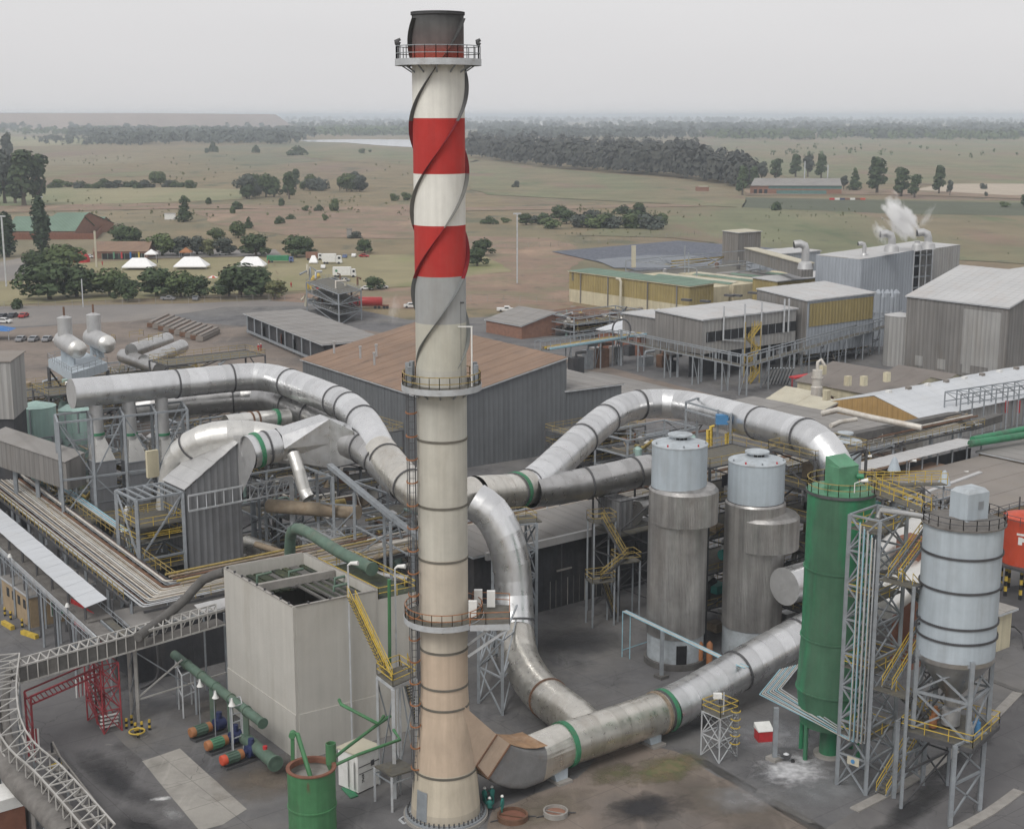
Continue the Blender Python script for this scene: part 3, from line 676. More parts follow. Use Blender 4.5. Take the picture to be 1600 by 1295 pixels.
slab4([NP(722, 1100), NP(722, 1212), a1, a0], 'breech', 'tan_panel', ch, 4.08)
for p, q in ((a0, a1), (a2, a3), (a1, a2)): ubar(p+B*.04, q+B*.04, .13, 'edge_angle', 'rusty', ch)
for fx, fy in ((878, 1222), (1025, 1165)):
    f_ = W(fx, fy); b = MB(); b.hexa([f_+A*-.6-B*.9, f_+A*.6-B*.9, f_+A*.6+B*.1, f_+A*-.6+B*.1, f_-A*.9-B*1.4+Z*1.3, f_+A*.9-B*1.4+Z*1.3, f_+A*.9-B*.2+Z*1.3, f_-A*.9-B*.2+Z*1.3])
    b.build('saddle', 'blue_grey', d3)
    b = MB(); b.box(f_-A*.8-B*1.2, A, 1.6, B, 1.8, .02, .28); b.build('plinth', 'concrete', d3)
# branch coming down from behind the chimney
PD = [V(742, 783, 153), V(766, 800, 152.5), V(787, 835, 152), V(799, 880, 151.6), V(803, 930, 151), V(805, 985, 149.4), V(813, 1030, 144.8), V(838, 1072, 138.5), V(868, 1100, 133.8), V(900, 1124, 130.2), P3[0]+A*3.6-Z*.3]
duct('downcomer_duct', 'silver duct bending down behind the chimney into the ground duct', PD[:6], RD+.05, 'silver', [.93], 1.7)
duct('downcomer_duct', 'tan stained lower elbow of the descending duct joining the ground duct', PD[5:], RD, 'silver_warm', [(.62, 'rusty')], 1.5)
# upper left header and its run to the chimney
P1 = [V(112, 615, 190), V(200, 606.5, 194.5), V(290, 598, 199.5), V(370, 590, 203.5), V(402, 588.5, 204.4), V(430, 592, 202.5), V(465, 603, 196.3), V(503, 617, 189.5), V(545, 637, 181), V(572, 665, 175), V(594, 706, 169), V(622, 741, 163), V(655, 770, 158), V(700, 785, 155), V(742, 772, 157)]
dm, _ = duct('header_duct', 'long silver header duct at upper left with a flat end facing left', P1[:5], 2., 'silver', [.55, .86], 2.2, True)
duct('header_duct', 'silver duct descending right from the bend toward the chimney back', P1[4:11], 2.02, 'silver', [.2, .58, .68, .80], 1.7)
duct('header_duct', 'warm grey duct section meeting the back of the chimney', P1[10:], 2.1, 'silver_warm', [.12, .5], 1.7)
# right hand ducts from the chimney
PR = [V(742, 772, 157), V(770, 770, 159.5), V(800, 768, 162.5), V(826, 760, 166)]
duct('junction_duct', 'short horizontal duct with green ring right of the chimney', PR, 2.1, 'silver_warm', [(.72, GR), .66, .98], 1.5)
PU = [V(824, 762, 165.5), V(850, 742, 169), V(895, 700, 177), V(935, 664, 186), V(968, 641, 193), V(1010, 631, 197.5), V(1060, 632, 197), V(1105, 640, 190), V(1150, 652, 180), V(1200, 665, 171.5), V(1243, 677, 165)]
duct('upper_duct', 'bright silver duct rising right of the chimney and arching over the clad towers', PU, 2.05, 'silver', [.22, .34, .47, .88], 1.8)
PV = [V(1243, 677, 165), V(1262, 683, 162.5), V(1284, 698, 160), V(1300, 720, 158.6), V(1310, 745, 158.2), V(1314, 790, 158), V(1316, 900, 158)]
duct('upper_duct', 'silver elbow turning down behind the top of the green silo', PV, 2.1, 'silver', [.1], 1.3)
PL_ = [V(828, 768, 165), V(870, 764, 168), V(920, 754, 170.3), V(970, 743.5, 172.3), V(1012, 734, 174.5), V(1040, 745, 176)]
duct('lower_duct', 'dull silver duct running from the chimney junction to the nearer clad tower', PL_, 1.95, 'duct_dull', [.42, .75], 1.8)
# lower capped duct behind the green silo
PC = [V(1226, 916, 150), V(1226, 916, 150)+A*8, V(1226, 916, 150)+A*18, V(1226, 916, 150)+A*30]
duct('capped_duct', 'silver duct with flat disc end behind the green silo', PC, 2.05, 'silver', [.25], 1.6, True)
# filter house ducts at left
PE = [V(268, 795, 179), V(274, 742, 179), V(288, 708, 178), V(318, 688, 177), V(355, 681, 177), V(395, 682, 178), V(440, 690, 178)]
duct('elbow_duct', 'bright silver arching duct behind the gabled filter house', PE, 2.0, 'silver_bright', [.45], 1.5)
PF = [V(388, 707, 171.8), V(405, 702, 172.7), V(432, 696, 174)]
de, _ = duct('filter_duct', 'silver duct leaving the gabled filter house with a green ring', PF, 2.1, 'silver', [(.3, GR), .62], 1.0)
t0 = V(432, 696, 174); dF = (PF[2]-PF[0]).normalized(); uF = dF.cross(Z).normalized()
b = MB(); ra = [t0+(uF*math.cos(2*math.pi*(k)/8)+Z*math.sin(2*math.pi*(k)/8))*2.2 for k in range(8)]
t1 = V(508, 689, 175.5); rb = sq(t1, (B-A*.2).normalized(), Z, 1.7, 3.1, 8); t2 = V(550, 693, 173.5)
rc = sq(t2, (B-A*.5).normalized(), Z, 2.0, 2.0, 8)
b.grid([ra, rb], True, False); b.grid([rb, rc], True, False); b.build('square_transition', 'silver', de)
PG = [V(548, 694, 174), V(572, 702, 171), V(600, 728, 166.5), V(632, 758, 161)]
duct('filter_duct', 'silver elbow passing under the header duct toward the chimney', PG, 1.95, 'duct_dull', [.2, .5], 1.5)
PH = [V(215, 640, 205), V(262, 632, 206), V(330, 626, 208), V(400, 622, 209), V(450, 632, 204), V(500, 655, 196), V(545, 676, 186)]
duct('rear_duct', 'dull silver duct running behind the header duct bend', PH, 1.95, 'duct_dull', [.3, .55, .7], 2.)
PI_ = [V(352, 662, 192), V(400, 656, 195), V(450, 652, 198)]
duct('rear_duct', 'short pale duct with rust coloured straps below the rear duct', PI_, 1.2, 'silver_bright', [(.4, 'rusty'), (.5, 'rusty'), (.8, GR)], 1.6)
# vertical silver pipe under the filter duct
duct('drop_pipe', 'slim bright vertical pipe below the square transition', [V(458, 708, 173), V(467, 735, 172), V(475, 765, 171.5), V(482, 778, 171)], .8, 'silver_bright', [], 1.4, n=16)
# ---------------------------------------------------------------- clad scrubber towers
def clad_tower(label, x, y, r, zc0, zc1, ztop, belt, bo, gap=None):
    t = thing('clad_tower', label, 'tower', (x, y, 0), 'clad towers with blue grey caps')
    b = MB(); b.rev([(r, 0.0), (r, zc0)], (x, y), 40, capt=False); b.build('skirt', 'blue_grey_top', t)
    n = 30; kk = 3
    for i in range(n):                        # vertical cladding sheets
        a0, a1 = 2*math.pi*i/n, 2*math.pi*(i+1)/n+.01; b = MB()
        rr = [[(x+(r+.07+.045*(j % 2))*math.cos(a0+(a1-a0)*j/8), y+(r+.07+.045*(j % 2))*math.sin(a0+(a1-a0)*j/8), z) for j in range(9)] for z in (zc0, zc1)]
        b.grid(rr, False, False); b.build('cladding_sheet', 'clad_dark', t)
    zb0, zb1, rb, dx, dy = belt               # wider duct belt
    m_ = 32
    for i in range(m_):
        a0, a1 = 2*math.pi*i/m_, 2*math.pi*(i+1)/m_+.01; b = MB()
        rr = [[(x+dx+(rb+.045*(j % 2))*math.cos(a0+(a1-a0)*j/8), y+dy+(rb+.045*(j % 2))*math.sin(a0+(a1-a0)*j/8), z) for j in range(9)] for z in (zb0, zb1)]
        b.grid(rr, False, False); b.build('belt_sheet', 'clad_dark', t)
    b = MB(); b.rev([(rb+.02, zb1), (rb*.92, zb1+.35), (r*.5, zb1+.8)], (x+dx, y+dy), 40, capt=False); b.build('belt_roof', 'clad_dark', t)
    b = MB(); b.rev([(rb, zb0+.02), (r*.5, zb0+.02)], (x+dx, y+dy), 40, capt=False); b.build('belt_floor', 'clad_dark', t)
    b = MB(); b.rev([(r+.12, zc1-.02), (r-.12, zc1+.3)], (x, y), 40, capt=False); b.build('collar', 'clad_dark', t)
    rc = r-.12
    b = MB(); b.rev([(rc, zc1-.3), (rc, ztop-.25)], (x, y), 48, capt=False); cap = b.build('cap', 'blue_grey', t)
    b = MB(); b.rev([(rc+.04, ztop-.25), (rc+.05, ztop-.12), (rc*.98, ztop-.05), (rc*.3, ztop+.45)], (x, y), 48); b.build('cap_roof', 'blue_grey_top', t)
    b = MB(); b.rev([(rc+.0, zc1+.15), (rc+.06, zc1+.15), (rc+.06, zc1+.3), (rc, zc1+.3)], (x, y), 48, capt=False); b.build('seam_ring', 'steel_dark', t)
    b = MB(); b.rev([(1.0, ztop+.25), (1.0, ztop+.75), (1.35, ztop+.75), (1.35, ztop+.92), (.3, ztop+1.15)], (x, y), 24); hat = b.build('vent_hat', 'blue_grey_top', t)
    for a in (250, 275, 300):
        p = vec((x+1.01*math.cos(R(a)), y+1.01*math.sin(R(a)), ztop+.45)); tn_ = vec((-math.sin(R(a)), math.cos(R(a)), 0))
        ubar(p-tn_*.18+Z*.05, p+tn_*.18+Z*.05, .04, 'vent_opening', 'black', t, .3)
    for k in range(5):
        a = R(200+36*k); b = MB(); b.cbox((x+rc*.93*math.cos(a), y+rc*.93*math.sin(a)), .15, .15, ztop-.1, ztop+.2); b.build('lifting_lug', 'red_paint' if k % 2 else 'steel', t)
    return t
s1 = (18.3, 153.0); s2 = (27.2, 155.5)
t1_ = clad_tower('farther clad tower with round cap, open doorway in its skirt, left of its twin', s1[0], s1[1], 3.15, zat(1000, 150), zat(770, 151), zat(697, 151), (zat(826, 149.5), zat(776, 149.5), 3.75, .55, -.1), 0)
b = MB(); a_ = R(268)
for a in (270, 281): pass
rr = [[(s1[0]+3.24*math.cos(R(a)), s1[1]+3.24*math.sin(R(a)), z) for a in range(266, 288, 3)] for z in (0.1, 2.9)]
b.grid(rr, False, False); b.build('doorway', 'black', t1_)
b = MB(); b.rev([(3.5, 0), (3.5, .7), (3.2, .72)], s1, 32, capt=False); b.build('plinth', 'concrete_dark', t1_)
t2_ = clad_tower('nearer clad tower with round cap, right of its twin and beside the capped duct', s2[0], s2[1], 3.25, 3.5, zat(795, 152.5), zat(727, 152.5), (zat(868, 151.5), zat(820, 151.5), 3.8, 1.1, -.2), 0)
s3 = (36.5, 178)
s3r = V(1320, 700, 178)
t = thing('small_tower', 'blue grey tower top peeping between upper duct and pipe rack', 'tower', (s3r.x, 178, 0))
zt3 = zat(694, 176)
b = MB(); b.rev([(2.1, 0), (2.1, zt3)], (s3r.x, 178), 32, capt=False); b.build('shell', 'blue_grey', t)
b = MB(); b.rev([(2.15, zt3), (.6, zt3+.5), (.6, zt3+.9), (1., zt3+.9), (1., zt3+1.1)], (s3r.x, 178), 32); b.build('roof', 'blue_grey_top', t)

# ---------------------------------------------------------------- green silo
GX, GY = 30.4, 128.6
g = thing('green_silo', 'tall green silo with conical foot and hooded box on its roof', 'silo', (GX, GY, 0))
zg = lambda y: zat(y, GY-3.1)
zt_ = zg(778)
rg = 3.08
for (ya, yb_, ra, rb) in ((1160, 1092, 2.9, 3.35), (1092, 1010, 3.35, 3.12), (1010, 900, 3.1, 3.1), (900, 778, 3.08, 3.08)):
    b = MB(); b.rev([(ra, max(zg(ya), 3.4)), (rb, zg(yb_))], (GX, GY), 56, capt=False); b.build('shell_course', 'green', g)
    b = MB(); b.rev([(rb, zg(yb_)-.12), (rb+.1, zg(yb_)-.1), (rb+.1, zg(yb_)+.04), (rb, zg(yb_)+.06)], (GX, GY), 56, capt=False); b.build('girth_ring', 'green', g)
b = MB(); b.rev([(.95, .25), (.95, 3.0), (1.2, 3.2), (2.9, 3.45)], (GX, GY), 32, capt=False); b.build('discharge_cone', 'green', g)
b = MB(); b.rev([(1.5, 0), (1.5, .25), (.9, .26)], (GX, GY), 24, capt=False); b.build('plinth', 'concrete', g)
for a in (205, 150, 330, 30):
    x, y = GX+2.8*math.cos(R(a)), GY+2.8*math.sin(R(a)); ucyl((x, y, 0), (x, y, 3.6), .22, 'leg', 'green', g)
b = MB(); b.rev([(3.13, zt_-.1), (3.16, zt_+.05), (.2, zt_+.35)], (GX, GY), 56); b.build('roof', 'green_light', g)
# hood box
hb = vec((GX-.1, GY-.1, 0)); b = MB(); q = quad_pts((hb.x, hb.y), 2.3, 1.9, 28, 0)
z0, z1 = zt_+.2, zt_+2.35
b.hexa([p+Z*z0 for p in q]+[p+Z*(z1 if i in (0, 1) else z1+.0) for i, p in enumerate(q)])
b.build('hood_box', 'green_light', g)
b = MB(); q2 = [q[0].lerp(q[3], -.02), q[1].lerp(q[2], -.02), q[2], q[3]]
b.hexa([q2[0]+Z*z1, q2[1]+Z*z1, q2[2]+Z*z1, q2[3]+Z*z1, q2[0]+Z*(z1+.05)+A*.1, q2[1]+Z*(z1+.05), q2[2]+Z*(z1+.75), q2[3]+Z*(z1+.75)]); b.build('hood_roof', 'green_light', g)
b = MB(); b.tube([(GX-1.6, GY-1.3, zt_+.1), (GX-1.6, GY-1.3, zt_+.7)], .3, 12); b.build('roof_nozzle', 'green_light', g)
b = MB(); b.tube([(GX+1.2, GY-.6, zt_+1.4), (GX+1.8, GY-.8, zt_+1.4)], .25, 10); b.build('side_fan', 'green', g)
b = MB(); rail_mb(b, circ((GX, GY, zt_+.05), 3.15, 20), closed=True, post=2.5); b.build('railing', 'yellow_dull', g)
b = MB(); b.rev([(3.18, zt_-.25), (3.24, zt_-.25), (3.24, zt_+.0), (3.18, zt_+.0)], (GX, GY), 48, capt=False); b.build('roof_kerb', 'steel_dark', g)
lamp = MB(); lp = V(1335, 770, GY-3.3)
lamp.tube([lp, lp+Z*.9, lp+Z*1.15+vec((.5, -.2, 0))], .05, 6); lamp.tube([lp+Z*1.15+vec((.5, -.2, 0)), lp+Z*1.25+vec((1.1, -.3, 0))], [.12, .22], 8); lamp.build('flood_lamp', 'white_paint', g)

# ---------------------------------------------------------------- grey silo on its tower
SX, SY = 38.6, 118.6; ANG = 52
gs = thing('grey_silo', 'blue grey silo with hopper bottom standing on a braced steel frame', 'silo', (SX, SY, 0))
zs = lambda y: zat(y, SY-3.3)
zbot, ztop_ = zs(1040), zs(832)
rs = 3.32
ys = [1040, 1008, 985, 929, 876, 832]
for a, c in zip(ys, ys[1:]):
    b = MB(); b.rev([(rs, zs(a)), (rs, zs(c))], (SX, SY), 56, capt=False); b.build('shell_course', 'blue_grey', gs)
for a in ys[1:-1]:
    b = MB(); z = zs(a); b.rev([(rs, z-.09), (rs+.09, z-.09), (rs+.09, z+.07), (rs, z+.07)], (SX, SY), 56, capt=False); b.build('bolted_ring', 'steel_dark', gs)
b = MB()
for a in ys[1:-1]:
    z = zs(a)
    for i in range(110):
        an = 2*math.pi*i/110; b.cbox((SX+(rs+.1)*math.cos(an), SY+(rs+.1)*math.sin(an)), .09, .09, z-.06, z+.14, math.degrees(an))
tag(b.build('ring_bolts', 'steel_dark', gs), kind='stuff')
b = MB(); b.rev([(rs+.02, zbot+.05), (rs+.02, zbot-.35), (.65, zbot-4.0), (.65, zbot-4.9)], (SX, SY), 48, capt=False); b.build('hopper', 'duct_dull', gs)
b = MB(); b.rev([(rs+.02, ztop_), (rs+.22, ztop_), (rs+.22, ztop_+.15), (rs-.1, ztop_+.18), (.3, ztop_+.65)], (SX, SY), 56); b.build('roof', 'belt_grey', gs)
b = MB(); rail_mb(b, circ((SX, SY, ztop_+.15), rs+.15, 20), closed=True, post=2.4, h=.9); b.build('railing', 'steel_dark', gs)
q = quad_pts((SX+.3, SY-.2), 2.5, 2.0, 30, 0); b = MB(); b.hexa([p+Z*(ztop_+.3) for p in q]+[p+Z*(ztop_+2.75) for p in q]); fb = b.build('filter_box', 'blue_grey', gs)
b = MB(); b.hexa([p+Z*(ztop_+2.76) for p in q]+[p.lerp(vec((SX+.3, SY-.2, 0)), .25)+Z*(ztop_+3.1) for p in q]); b.build('filter_box_lid', 'blue_grey_top', gs)
pc = q[0].lerp(q[1], .62)+Z*(ztop_+1.7)-(q[3]-q[0]).normalized()*.02
ubar(pc-(q[1]-q[0]).normalized()*.3, pc+(q[1]-q[0]).normalized()*.3, .05, 'hatch', 'steel', gs, .7)
# frame
cs = quad_pts((SX, SY), 4.9, 4.9, ANG, 0)
zp = 7.4
lv = [.02, zp, zbot]
lowc = [W(1484, 1290, 0), W(1530, 1266, 0), W(1441, 1226, 0), W(1396, 1246, 0)]
upc = cs
b0 = [vec((p.x, p.y, 0)) for p in lowc]
for i in range(4): ubar(b0[i], b0[i]+Z*zp, .36, 'column', 'steel', gs)
for i in range(4): ubar(upc[i]+Z*zp, upc[i]+Z*(zbot+.4), .36, 'column', 'steel', gs)
for i in range(4):
    j = (i+1) % 4
    for za, zb_, c_ in ((.6, 3.8, b0), (3.8, zp, b0)):
        if i != 0 and i != 2: continue
        ubar(c_[i]+Z*za, c_[j]+Z*zb_, .15, 'brace', 'steel', gs); ubar(c_[j]+Z*za, c_[i]+Z*zb_, .15, 'brace', 'steel', gs); ubar(c_[i]+Z*zb_, c_[j]+Z*zb_, .2, 'girt', 'steel', gs)
    zmid = (zp+zbot)/2
    for za, zb_ in ((zp, zmid), (zmid, zbot)):
        ubar(upc[i]+Z*za, upc[j]+Z*zb_, .16, 'brace', 'steel', gs); ubar(upc[j]+Z*za, upc[i]+Z*zb_, .16, 'brace', 'steel', gs)
    ubar(upc[i]+Z*zmid, upc[j]+Z*zmid, .22, 'girt', 'steel', gs); ubar(upc[i]+Z*(zbot-.05), upc[j]+Z*(zbot-.05), .3, 'ring_beam', 'steel', gs)
pq = quad_pts((SX, SY), 6.4, 6.4, ANG, 0); b = MB(); b.prism(pq, zp-.25, zp-.1); b.build('deck', 'grating', gs)
for i in range(4): ubar(pq[i]+Z*(zp-.35), pq[(i+1) % 4]+Z*(zp-.35), .2, 'edge_beam', 'steel_dark', gs, .4)
b = MB(); rail_mb(b, [p+Z*(zp-.05) for p in pq], closed=True); b.build('railing', 'yellow', gs)
b = MB(); c_ = vec((SX, SY, 0)); b.tube([c_+Z*(zp+.2), c_+Z*(zp+1.6)], .8, 14); b.build('rotary_valve', 'silver_dull', gs)
for i, (dx, dy, m) in enumerate(((1.8, -1.5, 'blue_paint'), (1.0, -2.2, 'silver_dull'), (-1.7, -.5, 'orange'), (-1.0, 1.2, 'orange'))):
    b = MB(); b.tube([(SX+dx, SY+dy, zp+.1), (SX+dx, SY+dy, zp+1.0)], .35, 10); b.tube([(SX+dx, SY+dy, zp+1.0), (SX+dx, SY+dy, zp+1.3)], .2, 8); b.build('blower', m, gs)

# ---------------------------------------------------------------- lattice stair tower between the silos
tw = thing('stair_tower', 'lattice steel stair tower wrapped in blue pipes between green and grey silos', 'tower', tuple(W(1352, 1240)))
zt4 = 25.6
fb_ = [W(1307, 1225), W(1352, 1242)]; fb_ = [vec((p.x, p.y, 0)) for p in fb_]
side_ = (fb_[1]-fb_[0]); perp = vec((-side_.y, side_.x, 0)).normalized()
if perp.y < 0: perp = -perp
bs = [fb_[0], fb_[1], fb_[1]+perp*4.5, fb_[0]+perp*4.5]
lattice(tw, bs, [p+Z*zt4 for p in bs], 'steel', .3, .14, 8)
for zz in (5.2, 11.5, 18.2, 24.4):
    b = MB(); b.prism(bs, zz-.08, zz); b.build('deck', 'grating', tw); railing([p+Z*zz for p in bs], tw, 'yellow', closed=True)
pd_ = perp
# long straight flights rising behind the tower toward the grey silo
f0 = fb_[1]+perp*1.0+A*1.2; 
zz = [0.2, 5.2, 10.3, 15.4, 20.4, 24.5]; rr_ = [fb_[1]+perp*.8+side_.normalized()*.6, fb_[1]+perp*6.2+side_.normalized()*1.2]
for i in range(5):
    p = rr_[i % 2]+Z*zz[i]; q = rr_[(i+1) % 2]+Z*zz[i+1]; p = p+side_.normalized()*(1.4 if i % 2 else 0); q = q+side_.normalized()*(1.4 if i % 2 else 0)
    stair(tw, p, q, side_, 1.)
    c = rr_[(i+1) % 2]+Z*zz[i+1]; b = MB(); b.cbox((c.x+side_.normalized().x*1.3, c.y+side_.normalized().y*1.3), 3.4, 1.6, c.z-.1, c.z, math.degrees(math.atan2(side_.y, side_.x))); b.build('landing', 'grating', tw)
cs2 = [rr_[0]-perp*.8+side_.normalized()*3, rr_[1]+perp*.8+side_.normalized()*3, rr_[1]+perp*.8-side_.normalized()*.2]
for c in cs2: ubar(c, c+Z*20.5, .26, 'column', 'steel', tw)
for k in range(6):
    for a, c in ((0, 1), (1, 2)):
        ubar(cs2[a]+Z*(3.4*k), cs2[c]+Z*(3.4*(k+1)), .13, 'brace', 'steel_dark', tw); ubar(cs2[a]+Z*(3.4*(k+1)), cs2[c]+Z*(3.4*(k+1)), .16, 'girt', 'steel_dark', tw)
# bridges over to both silos
for a_p, b_p in ((vec((GX+2.6, GY-.6, zt_+.1)), vec((SX-2.6, SY+2.2, ztop_+.3))), (vec((GX+2.2, GY+1.2, zt_+.1)), V(1475, 755, 133))):
    d = (b_p-a_p); s_ = vec((-d.y, d.x, 0)).normalized()*.5; b = MB(); b.hexa([a_p-s_-Z*.1, a_p+s_-Z*.1, b_p+s_-Z*.1, b_p-s_-Z*.1, a_p-s_, a_p+s_, b_p+s_, b_p-s_]); b.build('walkway', 'grating', tw)
    railing([a_p-s_, b_p-s_], tw, 'yellow'); railing([a_p+s_, b_p+s_], tw, 'yellow')
# service pipes climbing the tower and crossing to the trestle
for i in range(9):
    o_ = side_.normalized()*(1.55+.19*i)-perp*.25*(1+i % 2)
    o_ = fb_[0].lerp(fb_[1], .42)+side_.normalized()*.2*i-perp*(.3+.22*(i % 2))
    top = zt4-.4-.15*i; k1 = vec((o_.x, o_.y, 4.9+.02*i)); e = W(1187, 1083, 5.)+perp*.18*i+vec((.15*i, 0, 0)); e.z = k1.z
    mp_ = ('blue_pipe', 'white_pipe', 'steel_light')[i % 3]
    b = MB(); b.tube([vec((o_.x, o_.y, top)), k1, e, e+vec((3.2, 6.5, 0))], .07, 7); b.build('service_pipe', mp_, tw)
b = MB(); b.tube([V(1372, 808, 124), V(1378, 797, 124), V(1420, 803, 121), V(1450, 808, 118.5)], .25, 10); b.build('conveying_pipe', 'silver_dull', tw)
for p_ in (W(1210, 1187),):
    ubar(p_, vec((p_.x, p_.y, 5.3)), .42, 'trestle_column', 'steel', tw); b = MB(); b.cbox((p_.x, p_.y), 1.2, 1.2, 0, .35, 38); b.build('plinth', 'concrete', tw)
p_ = W(1262, 1150); ubar(p_, vec((p_.x, p_.y, 4.8)), .3, 'trestle_column', 'steel', tw)
sg = V(1333, 1189, fb_[1].y-.2); s_ = thing('warning_sign', 'cream sign board with blue disc on the stair tower foot', 'sign', tuple(sg))
n_ = -perp; ubar(sg-side_.normalized()*.6, sg+side_.normalized()*.6, .06, 'board', 'roof_cream', s_, .75)
b = MB(); b.tube([sg-perp*.05, sg-perp*.09], .2, 16); b.build('disc', 'blue_paint', s_)

# ---------------------------------------------------------------- white-grey concrete tank
k = thing('concrete_tank', 'tall pale concrete cooling tower box with open top and green mossy cells', 'tank', (-20.7, 127.5, 0))
zc = 15.3
cB = W(458, 948, zc); cA_ = W(350, 886, zc); cC = W(590, 921, zc)
cD = cA_+(cC-cB)
foot = [W(461, 1186), ]
def down(p, out=.0): return vec((p.x, p.y, 0))
Q = [cA_, cB, cC, cD]
ctr = (cA_+cC)/2
for i, nm in ((0, 'wall'), (1, 'wall'), (2, 'wall'), (3, 'wall')):
    p, q = Q[i], Q[(i+1) % 4]; d = (q-p).normalized(); n_ = vec((d.y, -d.x, 0)); n_ = n_ if n_.dot(p-ctr) > 0 else -n_
    b = MB(); e0, e1 = (.0, .0)
    p2, q2 = p-d*e0, q+d*e1
    if i % 2: p2, q2 = p+d*.21, q-d*.21
    hz = 4.6
    b.hexa([down(p2)-n_*.2, down(q2)-n_*.2, down(q2)+n_*.12, down(p2)+n_*.12] + [vec((v.x, v.y, hz)) for v in (p2-n_*.2, q2-n_*.2, q2+n_*.12, p2+n_*.12)])
    b.build('lower_wall', 'concrete_tank', k)
    b = MB(); b.hexa([vec((v.x, v.y, hz+.001)) for v in (p2-n_*.2, q2-n_*.2, q2+n_*.05, p2+n_*.05)] + [vec((v.x, v.y, zc)) for v in (p2-n_*.2, q2-n_*.2, q2+n_*.05, p2+n_*.05)])
    b.build('wall', 'concrete_tank', k)
# inside: dividing wall, dark water, mossy deck
m1, m2 = cA_.lerp(cB, .46), cD.lerp(cC, .46)
mat('moss', (.06, .075, .045), .95, var=.5, scale=.5, patch=[((.03, .035, .03), .5, .45, .6, None), ((.13, .14, .07), .7, .58, .7, None)], bump=.4)
b = MB(); dd = (m2-m1).normalized(); b.bar(m1-Z*.4+dd*.3, m2-Z*.4-dd*.3, .45, .8); b.build('dividing_wall', 'concrete', k)
b = MB(); b.face([vec((v.x, v.y, zc-1.3)) for v in (cA_, m1, m2, cD)]); b.build('mossy_deck', 'moss', k)
b = MB(); b.face([vec((v.x, v.y, zc-3.2)) for v in (m1, cB, cC, m2)]); b.build('basin', 'dark_water', k)
b = MB(); x0 = m1.lerp(m2, .55); b.face([vec((v.x, v.y, zc-.9)) for v in (x0, cB.lerp(cC, .62), cC, m2)]); b.build('mossy_deck', 'moss', k)
for i in range(9):
    p = cA_.lerp(cB, (i+.5)/9); b = MB(); b.cbox((p.x, p.y), .12, .2, zc+.0, zc+.28, -52); b.build('anchor_stub', 'steel_dark', k)
for i in range(3):
    p = cB.lerp(cC, (i+.7)/4); b = MB(); b.cbox((p.x, p.y), .12, .2, zc+.0, zc+.28, 38); b.build('anchor_stub', 'steel_dark', k)
for i in range(4): ubar(Q[i]+Z*.03+(Q[(i+1) % 4]-Q[i]).normalized()*.2, Q[(i+1) % 4]+Z*.03-(Q[(i+1) % 4]-Q[i]).normalized()*.2, .3, 'coping', 'concrete', k, .05)
for i in range(9):
    f_ = (i+.5)/9; p = cA_.lerp(cD, f_)+(cB-cA_)*.02-Z*1.2; q = m1.lerp(m2, f_)-Z*1.2; ubar(p, q, .9 if i % 2 else .5, 'deck_plank', ('moss', 'concrete_dark', 'moss')[i % 3], k, .12)
for i in range(5): p = m1.lerp(m2, .5+.1*i)-Z*.8; ubar(p, p+(cB-cA_)*.5, .25, 'deck_beam', 'concrete_dark', k, .2)
for f_, g_ in ((.2, .25), (.55, .3), (.7, .75), (.85, .6)): p = cA_.lerp(cD, f_)+(cB-cA_)*g_-Z*1.1; b = MB(); b.tube([p, p+Z*.9, p+Z*.9+A*1.6], .16, 6); b.build('spray_pipe', 'green_pipe', k)
# right block beyond the stair
r0 = cC.lerp(cD, .1); e_ = (cC-cB).normalized()
eb = W(605, 925, 14.5); r1 = cC+e_*1.0
b = MB(); blk = [cC+e_*.06, cC+e_*4.2, cC+e_*4.2+(cD-cC)*.8, cC+e_*.06+(cD-cC)*.8]; b.prism(blk, 0, zc-1.0); b.build('side_block', 'concrete_tank', k)
b = MB(); b.face([vec((v.x, v.y, zc-.98)) for v in blk]); b.build('block_deck', 'moss', k)
railing([vec((p.x, p.y, zc-.95)) for p in blk], k, 'yellow', closed=True)
# stair down the right face
st = thing('yellow_stair', 'steep yellow stair from the concrete tank top to a steel landing', 'stair', tuple(W(615, 1200)))
T0 = V(545, 925, 121.6); L0 = V(600, 1052, 121.0)
eb_ = (cC-cB).normalized(); out_ = vec((eb_.y, -eb_.x, 0)); out_ = out_ if out_.y < 0 else -out_
tp = cB.lerp(cC, .62)+out_*.25; tp.z = zc+.1
lz = zat(1052, 122.5); lp_ = W(600, 1052, lz)
stair(st, lp_, tp, out_, 1.6, 'yellow', 'yellow')
ld = [W(589, 1053, lz), W(614, 1072, lz), W(650, 1056, lz), W(624, 1040, lz)]
b = MB(); b.prism(ld, lz-.12, lz); b.build('landing', 'grating', st)
b = MB()
for i in range(4): b.bar(ld[i]-Z*.25, ld[(i+1) % 4]-Z*.25, .12, .3)
b.build('landing_beam', 'steel_light', st)
railing(ld[:], st, 'yellow', closed=True)
for i in range(4): ubar(down(ld[i]), ld[i]-Z*.3, .32 if i == 1 else .22, 'column', 'steel_light', st)
for i in range(4):
    j = (i+1) % 4; ubar(down(ld[i])+Z*.3, ld[j]-Z*.6, .1, 'brace', 'steel', st)
stair(st, down(ld[3])+vec((1.5, 6, 0.1)), ld[3], A, .9, 'yellow', 'steel')

